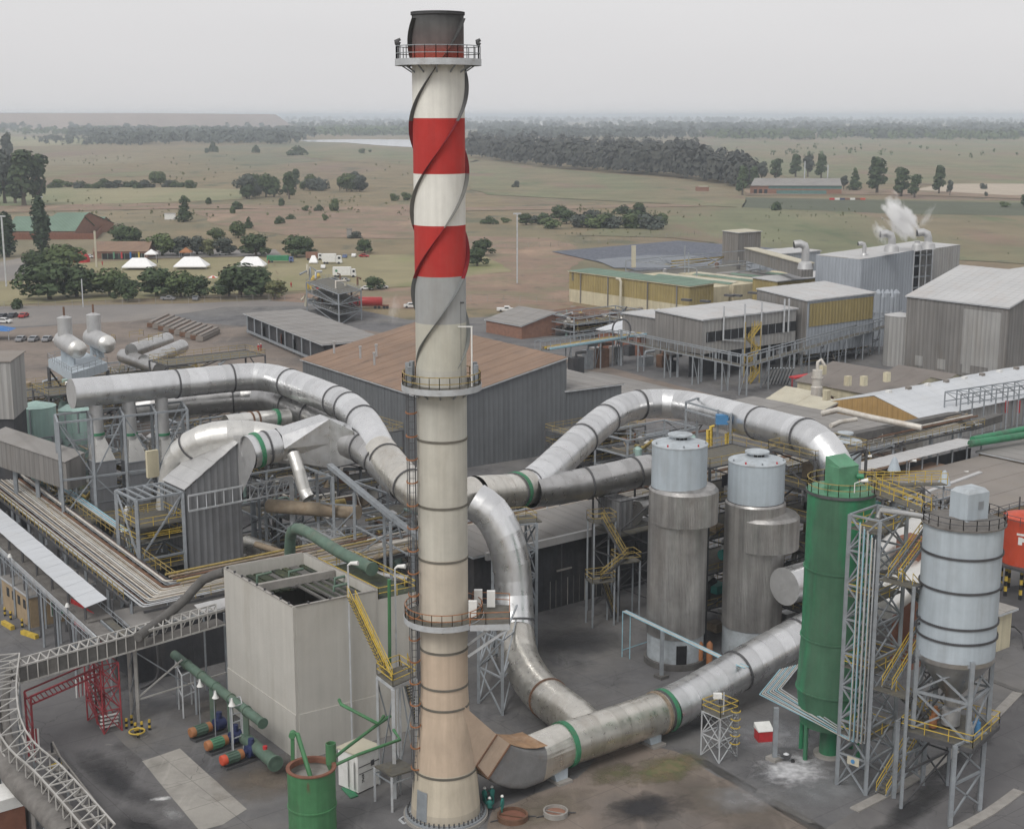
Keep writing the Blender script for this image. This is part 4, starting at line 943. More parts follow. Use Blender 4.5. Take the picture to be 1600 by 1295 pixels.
# ---------------------------------------------------------------- green header pipe above the tank
gp = thing('green_pipe', 'fat green pipe crossing above the concrete tank', 'pipe', tuple(V(455, 830, 150)))
pp = smooth_path([V(453, 870, 152), V(454, 838, 151), V(462, 826, 149.5), V(482, 832, 147), V(530, 862, 141), V(580, 888, 136)], 1.5)
for i in range(0, len(pp)-1, 2):
    b = MB(); b.tube(pp[i:i+3], .62, 14, False); b.build('pipe_length', 'green_pipe', gp)
b = MB(); b.tube([pp[-1], pp[-1]+(pp[-1]-pp[-2]).normalized()*.2], .72, 14); b.build('blank_flange', 'green_pipe', gp)

# ---------------------------------------------------------------- open green tank at the bottom
gt = thing('green_tank', 'open topped green round tank with rusty rim at the bottom edge', 'tank', tuple(W(487, 1300)))
tz = 6.3; tc_ = W(486, 1197, tz); tr = 2.02
for za, zb_ in ((0, 2.9), (2.9, tz)):
    b = MB(); b.rev([(tr, za), (tr, zb_)], (tc_.x, tc_.y), 44, capt=False); b.build('shell_course', 'green_tank', gt)
b = MB(); b.rev([(tr, 2.8), (tr+.08, 2.82), (tr+.08, 2.95), (tr, 2.97)], (tc_.x, tc_.y), 44, capt=False); b.build('girth_ring', 'green_tank', gt)
b = MB(); b.rev([(tr+.1, tz-.12), (tr+.1, tz), (tr-.22, tz), (tr-.22, tz-.5)], (tc_.x, tc_.y), 44, capt=False); b.build('rim', 'brick_wall', gt)
b = MB(); b.rev([(tr-.05, tz-1.2), (tr-.05, tz)], (tc_.x, tc_.y), 44, capt=False); b.build('inner_lining', 'concrete', gt)
b = MB(); b.rev([(tr-.06, tz-1.1), (tr-.07, tz-1.1)], (tc_.x, tc_.y), 44); b.build('contents', 'concrete', gt)
def pipe(name, label, pts, r, m, cat='pipe', step=1.5, n=12, group=None):
    t = thing(name, label, cat, tuple(pts[0]), group); b = MB(); b.tube(pts, r, n); b.build('pipe_run', m, t); return t
Yt = tc_.y
t = thing('dosing_pipe', 'bent green pipe dipping into the open green tank', 'pipe', (tc_.x, Yt, 0))
p0, p1, p2_ = V(456, 1215, Yt+1.4), V(457, 1147, Yt+1.4), V(485, 1212, Yt-.1)
ubar(p0-Z*5, p1, .3, 'post', 'green_tank', t); b = MB(); b.tube([p1, p1+vec((.4, 0, .1)), p2_], .2, 10); b.build('pipe_run', 'green_tank', t)
b = MB(); b.tube([p1-vec((0, .3, 0)), p1+vec((0, .3, 0))], .3, 10); b.build('elbow', 'green_tank', t)
t = thing('green_cyclone', 'small green cylinder beside the open green tank', 'vessel', tuple(V(517, 1210, Yt+1.)))
c = V(517, 1175, Yt+1.2); b = MB(); b.rev([(.1, c.z-2.0), (.4, c.z-1.1), (.45, c.z-1.0), (.45, c.z+.85), (.36, c.z+.85), (.36, c.z+.3)], (c.x, c.y), 18, capt=True); b.build('body', 'green_tank', t)
ubar((c.x, c.y, 0), (c.x, c.y, c.z-1.6), .18, 'post', 'green_tank', t)
pipe('green_pipe', 'thin green pipe running from the cyclone up to the stair landing', [V(520, 1185, Yt+1.3), V(545, 1165, 117.5), V(585, 1135, 121.5), V(610, 1118, 123)], .15, 'green_tank')
pipe('green_pipe', 'thin green pipe lying across the white container top', [V(521, 1196, Yt+.8), V(560, 1178, 115), V(625, 1155, 117), V(615, 1140, 119)], .14, 'green_tank')
pipe('green_pipe', 'thin green pipe from the tank wall to the stair foot', [V(530, 1093, 124), V(533, 1100, 122.5), V(590, 1130, 121), V(600, 1118, 122)], .16, 'green_tank')
pipe('green_pipe', 'upright green pipe in front of the concrete side block', [V(608, 905, 127), V(609, 1040, 127)], .16, 'green_tank')
# container
ct = thing('white_container', 'white switchgear container with vents beside the chimney foot', 'container', tuple(W(570, 1240)))
n0 = W(560, 1241); ax = (W(600, 1222)-W(560, 1241)).normalized(); ay = vec((-ax.y, ax.x, 0))
lx_ = 2.75; b = MB(); b.box(n0, ax, lx_, ay, 2.6, .15, 3.7); body = b.build('body', 'white_paint', ct)
b = MB(); b.box(n0-ax*.1-ay*.1, ax, lx_+.2, ay, 2.8, 3.7, 3.85); b.build('roof', 'roof_cream', ct)
for u0 in (.15, .95): ubar(n0+ax*0-ax*.02+ay*(u0+.35)+Z*.4, n0-ax*.02+ay*(u0+.35)+Z*3.1, .04, 'door', 'white_paint', ct, .7)
for u0, z0 in ((1.6, 2.5),):
    ubar(n0-ay*.02+ax*u0+Z*z0, n0-ay*.02+ax*(u0+.4)+Z*z0, .05, 'vent', 'steel_dark', ct, .5)
ubar(n0-ay*.02+ax*.1+Z*2.55, n0-ay*.02+ax*(lx_-.1)+Z*2.55, .04, 'seam', 'steel_dark', ct, .07)
ubar(n0-ay*.02+ax*.1+Z*1.9, n0-ay*.02+ax*(lx_-.1)+Z*1.9, .03, 'seam', 'steel_dark', ct, .05)
b = MB()
for i, row in enumerate(("101", "110", "011", "101", "111")):                # small stencilled code on the side
    for j, ch_ in enumerate(row):
        if ch_ == '1': b.cbox((n0.x+ax.x*.5-ay.x*.03+ax.x*.09*j, n0.y+ax.y*.5-ay.y*.03+ax.y*.09*j), .07, .02, 1.0+.16*i, 1.12+.16*i, math.degrees(math.atan2(ax.y, ax.x)))
b.build('stencil_mark', 'steel_dark', ct)
b = MB(); b.prism([W(533, 1232), W(545, 1228), W(560, 1244), W(548, 1248)], .03, .12); tag(b.build('green_mat', 'green', None), 'green metal ramp plate at the container door', 'plate')
# low steel platform right of the container
lpz = 3.4; lp4 = [W(585, 1196, lpz), W(612, 1212, lpz), W(652, 1200, lpz), W(625, 1185, lpz)]
t = thing('steel_platform', 'low dark grating platform on four legs between container and chimney', 'platform', tuple(down(lp4[1])))
b = MB(); b.prism(lp4, lpz-.15, lpz); b.build('deck', 'grating', t)
for p in lp4: ubar(down(p), p-Z*.15, .2, 'leg', 'steel_light', t)
for i in range(4): ubar(lp4[i]-Z*.7, lp4[(i+1) % 4]-Z*.7, .1, 'rail', 'steel', t)
# round covers lying on the ground
def lid(label, c, r, m, mt):
    t = thing('round_cover', label, 'cover', tuple(c)); b = MB(); b.rev([(r, 0), (r, .5), (r-.15, .52), (r-.17, .15)], (c.x, c.y), 32, capt=True); b.build('rim', m, t)
    b = MB(); b.rev([(r-.17, .2), (r-.18, .24)], (c.x, c.y), 32); b.build('disc', mt, t); ubar(vec((c.x-r+.2, c.y+.3, .3)), vec((c.x+r-.2, c.y-.4, .3)), .08, 'crossbar', m, t)
    for a in (10, 200): ubar(vec((c.x+r*math.cos(R(a)), c.y+r*math.sin(R(a)), .15)), vec((c.x+(r+.7)*math.cos(R(a)), c.y+(r+.7)*math.sin(R(a)), .1)), .08, 'handle', 'steel_dark', t)
lid('rusty brown round cover lying on the ground beside the chimney', W(801, 1279), 1.35, 'rusty', 'brick_wall')
lid('pale round cover with pink centre lying on the ground', W(868, 1273), 1.1, 'concrete', 'brick_orange')
# red and white skip
c = W(1193, 1155); t = thing('red_bin', 'small red bin with white lid beside the pipe trestle', 'bin', tuple(c)); b = MB(); b.cbox((c.x, c.y), 1.5, 1.3, .03, 1.1, 10); b.build('body', 'red_paint', t)
q = quad_pts((c.x, c.y), 1.6, 1.4, 10, 0); b = MB(); b.hexa([p+Z*1.1 for p in q]+[q[0]+Z*1.15, q[1]+Z*1.15, q[2]+Z*1.6, q[3]+Z*1.6]); b.build('lid', 'white_paint', t)
c = W(1228, 1190); t = thing('wheelbarrow', 'wheelbarrow of lime standing near the green silo foot', 'wheelbarrow', tuple(c))
b = MB(); q = quad_pts((c.x, c.y), 1., .7, -20, 0); b.hexa([p.lerp(vec((c.x, c.y, 0)), .4)+Z*.35 for p in q]+[p+Z*.75 for p in q]); b.build('tray', 'steel_dark', t)
b = MB(); b.rev([(.05, .76), (.3, .8), (.05, .95)], (c.x, c.y), 10); b.build('load', 'lime_dust', t)
b = MB(); b.tube([(c.x+.6, c.y-.25, .2), (c.x+.6, c.y-.15, .2)], .2, 12); b.build('wheel', 'rubber', t)
for s_ in (-1, 1): ubar((c.x-.3, c.y+.25*s_, .5), (c.x-1.1, c.y+.3*s_+.2, .75), .05, 'handle', 'steel', t)

# small yellow access tower under the inlet duct
yz = 4.6; yc = W(1125, 1110, yz); t = thing('access_platform', 'small yellow railed platform with caged ladder beside the inlet duct', 'platform', tuple(down(yc)))
q = quad_pts((yc.x, yc.y), 2.4, 2.4, 38, 0); b = MB(); b.prism(q, yz-.1, yz); b.build('deck', 'grating', t); railing([p+Z*yz for p in q], t, 'yellow', closed=True)
lattice(t, q, [p+Z*(yz-.1) for p in q], 'steel_light', .12, .08, 2)
lc = q[1].lerp(q[0], .3)+vec((.2, -.5, 0)); b = MB()
for s_ in (-.22, .22): b.bar(lc+vec((s_, 0, 0)), lc+vec((s_, 0, yz+1)), .05)
for i in range(14): b.bar(lc+vec((-.22, 0, .35*i)), lc+vec((.22, 0, .35*i)), .04)
b.build('ladder', 'steel_dark', t)
for zz in (1.9, 2.7, 3.5, 4.3, 5.1):
    b = MB(); pp = [(lc.x+.45*math.cos(R(a)), lc.y+.5*math.sin(R(a)), zz) for a in range(180, 361, 45)]
    for p, p2 in zip(pp, pp[1:]): b.bar(p, p2, .08)
    b.build('cage_hoop', 'yellow', t)
ubar(yc+vec((.2, -.8, 0)), yc+vec((.2, -.8, 2.2)), .12, 'lamp_post', 'steel_light', t); b = MB(); b.cbox((yc.x-.4, yc.y-.8), .8, .4, yz+1.6, yz+2.1); b.build('control_box', 'white_paint', t)

# blue pipe frame in front of the clad towers
t = thing('pipe_trestle', 'pale blue pipe trestle standing in the yard before the clad towers', 'pipe rack', tuple(W(1032, 1070)))
hz = 5.4
e0, e1, e2 = W(973, 955, hz), W(1035, 985, hz), W(1130, 1030, hz)
for p, zl_ in ((e0, 0), (W(985, 958, hz), 0)): ubar(down(p), p, .1, 'pipe_drop', 'blue_pipe', t)
ubar(down(e1), e1, .42, 'column', 'steel', t)
b = MB(); b.cbox((e1.x, e1.y), 1.2, 1.2, 0, .35, 38); b.build('plinth', 'concrete_dark', t)
for i in range(4):
    o_ = A*(.18*i); b = MB(); b.tube([e0+o_, e1+o_, e2+o_, e2+o_+B*3], .07, 6); b.build('service_pipe', ('blue_pipe', 'white_pipe', 'steel_light', 'blue_pipe')[i], t)
ubar(down(e0)+Z*.8, down(e0)+Z*.9+A*4, .08, 'pipe_run', 'blue_pipe', t)
for px_ in (1093, 1108):
    c = W(px_, 1040); b = MB(); b.tube([c, c+Z*2.6, c+Z*2.9], [.35, .35, .1], 12); tag(b.build('gas_cylinder', 'orange'), 'orange upright vessel behind the rising inlet duct, %s of the pair' % ('left' if px_ < 1100 else 'right'), 'vessel', 'orange vessels')

# downcomer support towers (blue grey steel)
t = thing('support_tower', 'braced steel support tower left of the yard beside the descending duct', 'tower', tuple(W(785, 1115)))
base = [W(785, 1117), W(752, 1096), W(790, 1060), W(820, 1030)]
base = [vec((p.x, p.y, 0)) for p in (W(785, 1117), W(817, 1028), W(776, 1020), W(748, 1098))]
lattice(t, base, [p+Z*(8.0) for p in base], 'steel', .32, .14, 2)
t = thing('support_tower', 'tall braced steel tower supporting the junction duct with green ring', 'tower', tuple(W(838, 1020)))
b0_ = W(838, 1018); bb = [b0_, b0_+A*-0+vec((-1.2, 2.5, 0)), b0_+vec((-5, 1.5, 0)), b0_+vec((-4.2, -1.2, 0))]
lattice(t, [vec((p.x, p.y, 0)) for p in bb], [vec((p.x, p.y, 15.2)) for p in bb], 'steel', .32, .14, 5)
b = MB(); b.cbox((b0_.x-2.5, b0_.y+.9), 5.5, 3, 15.2, 15.35, 20); b.build('deck', 'grating', t); railing([vec((p.x, p.y, 15.35)) for p in bb], t, 'yellow_dull', closed=True)
# ---------------------------------------------------------------- helpers for sheeted buildings
def strips(parent, a, b, c, d, n, name, m, th=.06, lap=.02):
    """quad a-b (bottom) d-c (top) split into n sheets along a-b"""
    a, b, c, d = map(vec, (a, b, c, d)); nn = (b-a).cross(d-a).normalized()
    for i in range(n):
        f0, f1 = i/n, (i+1)/n+(.0 if i == n-1 else lap/n); o = nn*(th*.5*(i % 2))
        p = [a.lerp(b, f0)+o, a.lerp(b, f1)+o, d.lerp(c, f1)+o, d.lerp(c, f0)+o]
        q = MB(); q.hexa([x for x in p]+[x+nn*th for x in p]); q.build(name, m, parent)
def hall(name, label, c, ax, la, ay, lb, h1, h2=None, z0=0, walls='wall_grey', roof='roof_pale', na=10, nb=10, nr=8, cat='building', side=None, over=.4, ridge='far'):
    """c near corner; ax first wall direction (eave side), ay going away; mono pitch h1 -> h2 along ay"""
    c = vec((c[0], c[1], 0)); h2 = h2 or h1; t = thing(name, label, cat, (c.x, c.y, 0)); ax = vec(ax); ay = vec(ay)
    p00, p10, p11, p01 = c, c+ax*la, c+ax*la+ay*lb, c+ay*lb
    hz = lambda p, h: p+Z*h
    side = side or walls
    def wall(p, q, hp, hq, n, m):
        d = q-p; nrm = vec((d.y, -d.x, 0)); ctr = (p00+p11)/2
        if nrm.dot(p-ctr) < 0: p, q, hp, hq = q, p, hq, hp
        strips(t, hz(p, z0), hz(q, z0), hz(q, hq), hz(p, hp), n, 'wall_sheet', m)
    wall(p00, p10, h1, h1, na, walls); wall(p00, p01, h1, h2, nb, side); wall(p10, p11, h1, h2, nb, side); wall(p01, p11, h2, h2, 1, walls)
    o = over; r = [p00-ax*o-ay*o+Z*(h1+.07), p10+ax*o-ay*o+Z*(h1+.07), p11+ax*o+Z*(h2+.07), p01-ax*o+Z*(h2+.07)]
    if (r[1]-r[0]).cross(r[3]-r[0]).z < 0: r = [r[1], r[0], r[3], r[2]]
    strips(t, *r, nr, 'roof_sheet', roof, .08)
    for p, q in ((r[0], r[1]), (r[1], r[2]), (r[3], r[0])): ubar(p+Z*.02-Z*.12, q+Z*.02-Z*.12, .14, 'roof_trim', 'steel_light' if roof != 'roof_green' else 'cream_wall', t, .22)
    return t
def solve(c, d, pxx, z=0):
    """distance along d from c until the picture column pxx"""
    k = (pxx-800)/F; c = vec(c); c.z = z
    f = lambda t: (c.x+d.x*t)-k*((c.y+d.y*t)*cp-(z-CH)*sp)
    return -f(0)/(f(1)-f(0))
NB = -B

# ---------------------------------------------------------------- brown roofed hall behind the ducts
h1, h2 = 12., 17.4
cN = W(687, 630, h1); cL = W(473, 562, h1); bl = (cL-cN); ayh = vec((-bl.y, bl.x, 0)).normalized(); ayh = -ayh if ayh.x < 0 else ayh
tR = solve(cN, ayh, 885, h2)
hb_ = hall('brown_roof_hall', 'large blue grey sheeted hall with brown sloping roof behind the chimney', cN, bl.normalized(), bl.length, ayh, tR, h1, h2, walls='wall_bluegrey', roof='roof_brown', na=44, nb=24, nr=26)
far = cN+ayh*tR
strips(hb_, vec((far.x, far.y, 11)), vec((far.x+bl.x, far.y+bl.y, 11)), vec((far.x+bl.x, far.y+bl.y, 11))+Z*6.6, vec((far.x, far.y, 11))+Z*6.6, 1, 'wall_sheet', 'wall_bluegrey')
b = MB(); r = [far+Z*(h2-h1), far+bl+Z*(h2-h1), far+bl+ayh*tR*.9+Z*.3, far+ayh*tR*.9+Z*.3]; b.face(r[::-1]); 
lt = hall('lean_to', 'lower blue grey lean-to against the right end of the brown roofed hall', far+vec((.05, .05, 0)), ayh, 12.5, bl.normalized(), 30, 11.3, 11.3, walls='wall_bluegrey', roof='roof_grey', na=10, nb=1, nr=6)
for (x, y) in ((522, 530), (563, 538), (585, 548), (588, 535)):
    p = W(x, y+14, 15.2); q = MB(); q.tube([p-Z*1, p+Z*1.1], .22, 10); q.tube([p+Z*1.1, p+Z*1.4], .33, 10); q.build('roof_vent', 'silver_dull', hb_)
# long dark fronted shed
c0 = W(388, 519); c0.z = 0; e = W(520, 576); dd = (e-c0).normalized(); nrm = vec((-dd.y, dd.x, 0)); 
ls = hall('long_shed', 'long low shed with grey flat roof and dark open front', c0, dd, 62, nrm, 16, 5.2, 5.4, walls='dark_wall', side='dark_wall', roof='roof_grey', na=26, nb=4, nr=18, over=1.)
for i in range(9):
    p = c0+dd*(2+6.5*i)-nrm*.8; ubar(p, p+Z*4.9, .3, 'post', 'steel', ls)
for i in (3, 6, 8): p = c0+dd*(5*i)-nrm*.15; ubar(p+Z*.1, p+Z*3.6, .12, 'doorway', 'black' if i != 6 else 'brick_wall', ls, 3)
ubar(c0+dd*4-nrm*1.5+Z*1., c0+dd*56-nrm*1.5+Z*1., .5, 'pipe_run', 'steel', ls)
# grey pitched roof shed right of the chimney
p = W(748, 522); g_ = hall('pitched_shed', 'small brick shed with grey pitched roof right of the chimney', W(815, 530), NB, 16, A, 12, 3.6, 6.4, walls='brick_orange', roof='roof_grey', na=1, nb=1, nr=6)

# ---------------------------------------------------------------- filter house and its frames at left
n0 = V(290, 765, 170); zE = n0.z; tA = solve(n0, A, 374, 18); n1 = vec((n0.x, n0.y, 0))+A*tA; zR = zat(690, n1.y)
fh = thing('filter_house', 'grey ribbed filter house with sloping pale roof between steel frames', 'building', (n0.x, n0.y, 0))
g0 = vec((n0.x, n0.y, 0)); g1 = g0+A*tA; dep = 6.0
strips(fh, g0, g1, g1+Z*zR, g0+Z*zE, 9, 'wall_sheet', 'clad_grey')
strips(fh, g1, g1+NB*dep, g1+NB*dep+Z*zR, g1+Z*zR, 5, 'wall_sheet', 'clad_grey')
strips(fh, g0+NB*dep, g0, g0+Z*zE, g0+NB*dep+Z*zE, 5, 'wall_sheet', 'clad_grey')
strips(fh, g0+B*.3+Z*(zE+.05)-A*.3, g1+B*.3+Z*(zR+.05), g1+NB*dep+Z*(zR+.05), g0+NB*dep+Z*(zE+.05)-A*.3, 9, 'roof_sheet', 'silver_dull', .07)
# flare from the house to the duct
ra = [PF[0]+(uF*math.cos(2*math.pi*k/24)+Z*math.sin(2*math.pi*k/24))*2.1 for k in range(24)]
rb = sq(g1+NB*(dep/2)+Z*((zR+12.5)/2), uF, Z, 2.6, (zR-12.5)/2)
b = MB(); b.grid([rb, ra], True, False); b.build('flare', 'silver_dull', fh)
# front frame
K = g0-A*.4; tK = solve(K, -A, 215, 12); K2 = K-A*tK
fr = thing('steel_structure', 'open blue grey steel frame with yellow decks left of the filter house', 'frame', tuple(K2))
zf = zat(782, K2.y); q = [K2, K, K+NB*6, K2+NB*6]
lattice(fr, q, [p+Z*zf for p in q], 'steel', .42, .2, 2, cross='alt')
for i in range(4): ubar(K2.lerp(K, .2+.2*i)+Z*zf, (K2+NB*6).lerp(K+NB*6, .2+.2*i)+Z*zf, .2, 'roof_beam', 'steel', fr)
for zz in (zat(842, K2.y+2), zat(890, K2.y+1), zat(815, K2.y+3)):
    b = MB(); b.prism(q, zz-.1, zz); b.build('deck', 'grating', fr); railing([p+Z*zz for p in q], fr, 'yellow', closed=True)
b = MB(); b.bar(K2.lerp(K, .25)+Z*(zat(842, K2.y)+.05)+NB*.6, K.lerp(K2, .05)+Z*(zat(842, K2.y)+.05)+NB*.6, .6, .08); b.build('toe_board', 'yellow', fr)
c = K2.lerp(K, .5)+NB*3; b = MB(); b.tube([c+Z*5-A*2, c+Z*5+A*2], .9, 14); b.tube([c+Z*3+A*1, c+Z*5+A*1], .5, 10); b.build('fan_casing', 'silver_bright', fr)
b = MB(); b.cbox((c.x+1, c.y), 3, 3, .3, 6, 38); b.build('dark_machine', 'dark_wall', fr)
# three bag filters with their down pipes and frame
for i, (x, Y_, xl) in enumerate(((148, 191.6, 0), (200, 194.4, 1), (251, 197.0, 2))):
    top = V(x, 628, Y_); cx_, cy_ = top.x+.5, top.y
    t = thing('bag_filter', 'grey box filter with silver hopper cone under the header duct, %s of three' % ('left', 'middle', 'right')[i], 'filter', (cx_, cy_, 0), 'bag filters under the header duct')
    zc1 = zat(690, cy_-1.5)+.3; zc0 = zat(722, cy_-1.5); zb0 = 6.5
    b = MB(); b.rev([(.9, zc1-.2), (.9, 21.6)], (cx_-.4, cy_), 24, capt=False); b.build('down_pipe', 'silver_dull', t)
    flange((cx_-.4, cy_, zat(682, cy_-1.)+.2), Z, .9, .35, .08, 'flange_ring', 'green_ring', t)
    q0 = [vec(p) for p in quad_pts((cx_, cy_), 2.9, 2.7, 38, zc0)]; q1 = [vec(p) for p in quad_pts((cx_-.3, cy_), 1.3, 1.3, 38, zc1)]
    b = MB(); b.hexa(q0+q1); b.build('cone', 'silver_bright', t)
    for kk in range(4):
        za = zb0+(zc0-zb0)*kk/4; zz = zb0+(zc0-zb0)*(kk+1)/4; b = MB(); b.hexa([vec((p.x, p.y, za+.05)) for p in q0]+[vec((p.x, p.y, zz)) for p in q0]); b.build('casing_tier', 'filter_grey', t)
        b = MB(); qq = quad_pts((cx_, cy_), 3.05, 2.85, 38, 0); b.hexa([p+Z*(zz-.08) for p in qq]+[p+Z*(zz+.06) for p in qq]); b.build('stiffener', 'steel', t)
    b = MB(); b.hexa([p.lerp(vec((cx_, cy_, 0)), .7)+Z*0+vec((0, 0, 2.2-p.z*.3)) for p in q0]+[vec((p.x, p.y, zb0)) for p in q0]); b.build('hopper', 'steel_dark', t)
f_a = V(110, 640, 188); f_b = V(282, 632, 196.5)
base = [vec((f_a.x-1, f_a.y-2.5, 0)), vec((f_b.x+1.4, f_b.y-2.2, 0)), vec((f_b.x-.6, f_b.y+3.4, 0)), vec((f_a.x-3, f_a.y+2.8, 0))]
fr2 = thing('steel_structure', 'long blue grey steel frame around the three box filters', 'frame', tuple(base[0]))
zf2 = zat(650, 190)
nn = 4
for r0_, r1_ in ((base[0], base[1]), (base[3], base[2])):
    for i in range(nn+1):
        p = r0_.lerp(r1_, i/nn); ubar(p, p+Z*zf2, .36, 'column', 'steel', fr2)
    for i in range(nn):
        p, q = r0_.lerp(r1_, i/nn), r0_.lerp(r1_, (i+1)/nn)
        for za, zz in ((7.5, 12.5), (12.5, zf2)):
            ubar(p+Z*zz, q+Z*zz, .26, 'girt', 'steel', fr2)
            if (i % 2) == (za > 8): ubar(p+Z*za, q+Z*zz, .16, 'brace', 'steel', fr2)
            else: ubar(q+Z*za, p+Z*zz, .16, 'brace', 'steel', fr2)
for i in range(nn+1):
    p, q = base[0].lerp(base[1], i/nn), base[3].lerp(base[2], i/nn); ubar(p+Z*zf2, q+Z*zf2, .24, 'roof_beam', 'steel', fr2); ubar(p+Z*7.2, q+Z*7.2, .24, 'girt', 'steel', fr2)
b = MB(); bq = [base[0]-A*2+B*2.5, base[1]+B*2.5, base[2], base[3]-A*2]; b.prism(bq, 6.9, 7.0); b.build('deck', 'grating', fr2); railing([p+Z*7 for p in bq], fr2, 'yellow_dull', closed=True)
for i in range(5): p = bq[0].lerp(bq[1], i/4); ubar(p, p+Z*6.9, .25, 'column', 'steel_dark', fr2)
stair(fr2, bq[1]+Z*7+NB*1-A*5, bq[1]+Z*11+NB*1-A*.5, NB, .9, 'yellow')
b = MB(); pcb = V(238, 722, 184); b.cbox((pcb.x, pcb.y), 1.6, .6, pcb.z-2, pcb.z+1.6, 38); b.build('cream_cabinet', 'cream_wall', fr2)
# truss from the filter house to the right column
t = thing('pipe_bridge', 'light lattice truss bridge from the filter house to a single column', 'truss', tuple(g1))
a_, c_ = V(294, 775, 169), V(455, 745, 178)
for dz in (0, -1.9): ubar(a_+Z*dz, c_+Z*dz, .2, 'chord', 'steel_light', t)
for i in range(13):
    p = a_.lerp(c_, i/12); ubar(p, p-Z*1.9, .12, 'web_post', 'steel_light', t)
    if i < 12 and i > 6: ubar(p-Z*1.9, a_.lerp(c_, (i+1)/12), .1, 'web_diagonal', 'steel_light', t)
ubar(down(c_), c_, .5, 'column', 'steel_light', t)
# undercroft columns and beams between filter house and chimney
t = thing('duct_support', 'steel columns and raking beam carrying the ducts left of the chimney', 'frame', tuple(W(520, 900)))
for (x, y, Y_) in ((495, 740, 176), (520, 745, 172), (553, 770, 168), (414, 770, 180), (600, 800, 165), (610, 815, 158), (432, 760, 184), (645, 790, 163)):
    p = V(x, y, Y_); ubar(down(p), p, .34, 'column', 'steel', t)
ubar(V(515, 727, 172), V(618, 812, 158), .7, 'raking_beam', 'steel', t, .5)
ubar(V(618, 812, 158), V(670, 850, 152), .6, 'raking_beam', 'steel', t, .5)
for (a_, c_) in (((495, 800, 176), (553, 850, 168)), ((553, 800, 168), (495, 860, 176)), ((553, 870, 168), (610, 830, 158)), ((414, 800, 180), (495, 860, 176)), ((495, 790, 176), (414, 850, 180)), ((553, 820, 168), (645, 870, 163)), ((414, 820, 180), (610, 890, 165)), ((430, 780, 184), (553, 790, 168)), ((495, 830, 176), (645, 815, 163))):
    ubar(V(*a_), V(*c_), .16, 'brace', 'steel', t)
for i, (a_, c_, m, r_) in enumerate((((400, 850, 176), (650, 930, 158), 'tan_pipe', .4), ((420, 790, 178), (560, 800, 172), 'tan_pipe', .9), ((400, 872, 175), (640, 905, 160), 'duct_dull', .5), ((470, 900, 172), (655, 862, 168), 'steel', .3), ((520, 868, 172), (655, 840, 170), 'white_pipe', .25), ((560, 878, 166), (655, 852, 166), 'tan_pipe', .3), ((385, 850, 180), (425, 865, 176), 'silver_warm', 1.2))):
    pipe('process_pipe', ('long tan pipe slanting through the undercroft beams', 'fat tan stained duct low behind the filter house', 'grey pipe low under the raking beam', 'grey pipe running level behind the concrete tank', 'white lagged pipe level left of the chimney', 'thin tan pipe level left of the chimney', 'short silver vessel low behind the filter house')[i], [V(*a_), V(*c_)], r_, m)
# lamps on thin poles near
def lamp_post(label, x, y, ytop, Y_=None, head='white_paint', r_=.08, name='lamp_post', group=None, m='steel_light'):
    p = W(x, y) if Y_ is None else down(V(x, y, Y_)); h = zat(ytop, p.y)
    t = thing(name, label, 'lamp', (p.x, p.y, 0), group); ubar(p, p+Z*h, r_*2, 'pole', m, t)
    b = MB(); b.tube([p+Z*h, p+Z*(h+.25)+vec((.3, -.1, 0)), p+Z*(h+.3)+vec((1.0, -.3, 0))], [.08, .16, .24], 8); b.build('lamp_head', head, t); return t

# ---------------------------------------------------------------- hidden-base white floodlights
for i, (x, y, Y_, lb) in enumerate(((545, 883, 130, 'above the concrete tank, left one'), (618, 888, 128, 'beside the green upright pipe'))):
    lamp_post('white floodlight on a thin pole ' + lb, x, y+60, y, Y_)

# ---------------------------------------------------------------- main pipe rack: one leg along B, one along A
ZR = 8.0
K0 = W(245, 930, ZR); NL = vec((-math.cos(R(-56.3)), -math.sin(R(-56.3)), 0))
random.seed(11)
kinds = [random.choice(('white_pipe', 'tan_pipe', 'white_pipe', 'rusty', 'steel_dark', 'steel', 'white_pipe', 'steel_light')) for _ in range(27)]
kinds0 = ['white_pipe', 'tan_pipe', 'white_pipe', 'white_pipe', 'tan_pipe', 'rusty', 'white_pipe', 'tan_pipe', 'white_pipe', 'blue_pipe', 'tan_pipe', 'white_pipe', 'rusty', 'white_pipe', 'tan_pipe', 'steel_light', 'white_pipe', 'blue_pipe']
rk = thing('pipe_rack', 'long steel pipe rack crowded with pale and tan pipes, turning a corner', 'pipe rack', (K0.x, K0.y, 0))
ncol = len(kinds)
for i, m in enumerate(kinds):
    o = -3.0+6.0*i/(ncol-1)+random.uniform(-.06, .06); r_ = random.choice((.05, .06, .07, .09, .13)); z_ = ZR+r_+random.choice((0, 0, .5))*(i % 3 == 1)
    far_b = K0+NL*75+A*o; cor = K0+A*o+NB*o; far_a = K0+A*150+NB*o
    far_b.z = cor.z = far_a.z = z_
    b = MB(); b.tube([far_b, cor+NL*.6, cor+NL*.15+A*.15, cor+A*.6, far_a], r_, 7); b.build('rack_pipe', m, rk)
for i in range(19):
    c = K0+NL*(4*i); b = MB(); b.bar(c-A*3.2-Z*.15, c+A*3.2-Z*.15, .25, .3); b.build('cross_beam', 'steel_dark', rk)
    if i % 2 == 0:
        for s_ in (-3, 3): ubar(down(c+A*s_), c+A*s_, .3, 'column', 'steel', rk)
for i in range(38):
    c = K0+A*(4*i); b = MB(); b.bar(c-B*3.2-Z*.15, c+B*3.2-Z*.15, .25, .3); b.build('cross_beam', 'steel_dark', rk)
    if i % 2 == 0:
        for s_ in (-3, 3): ubar(down(c+B*s_), c+B*s_, .3, 'column', 'steel', rk)
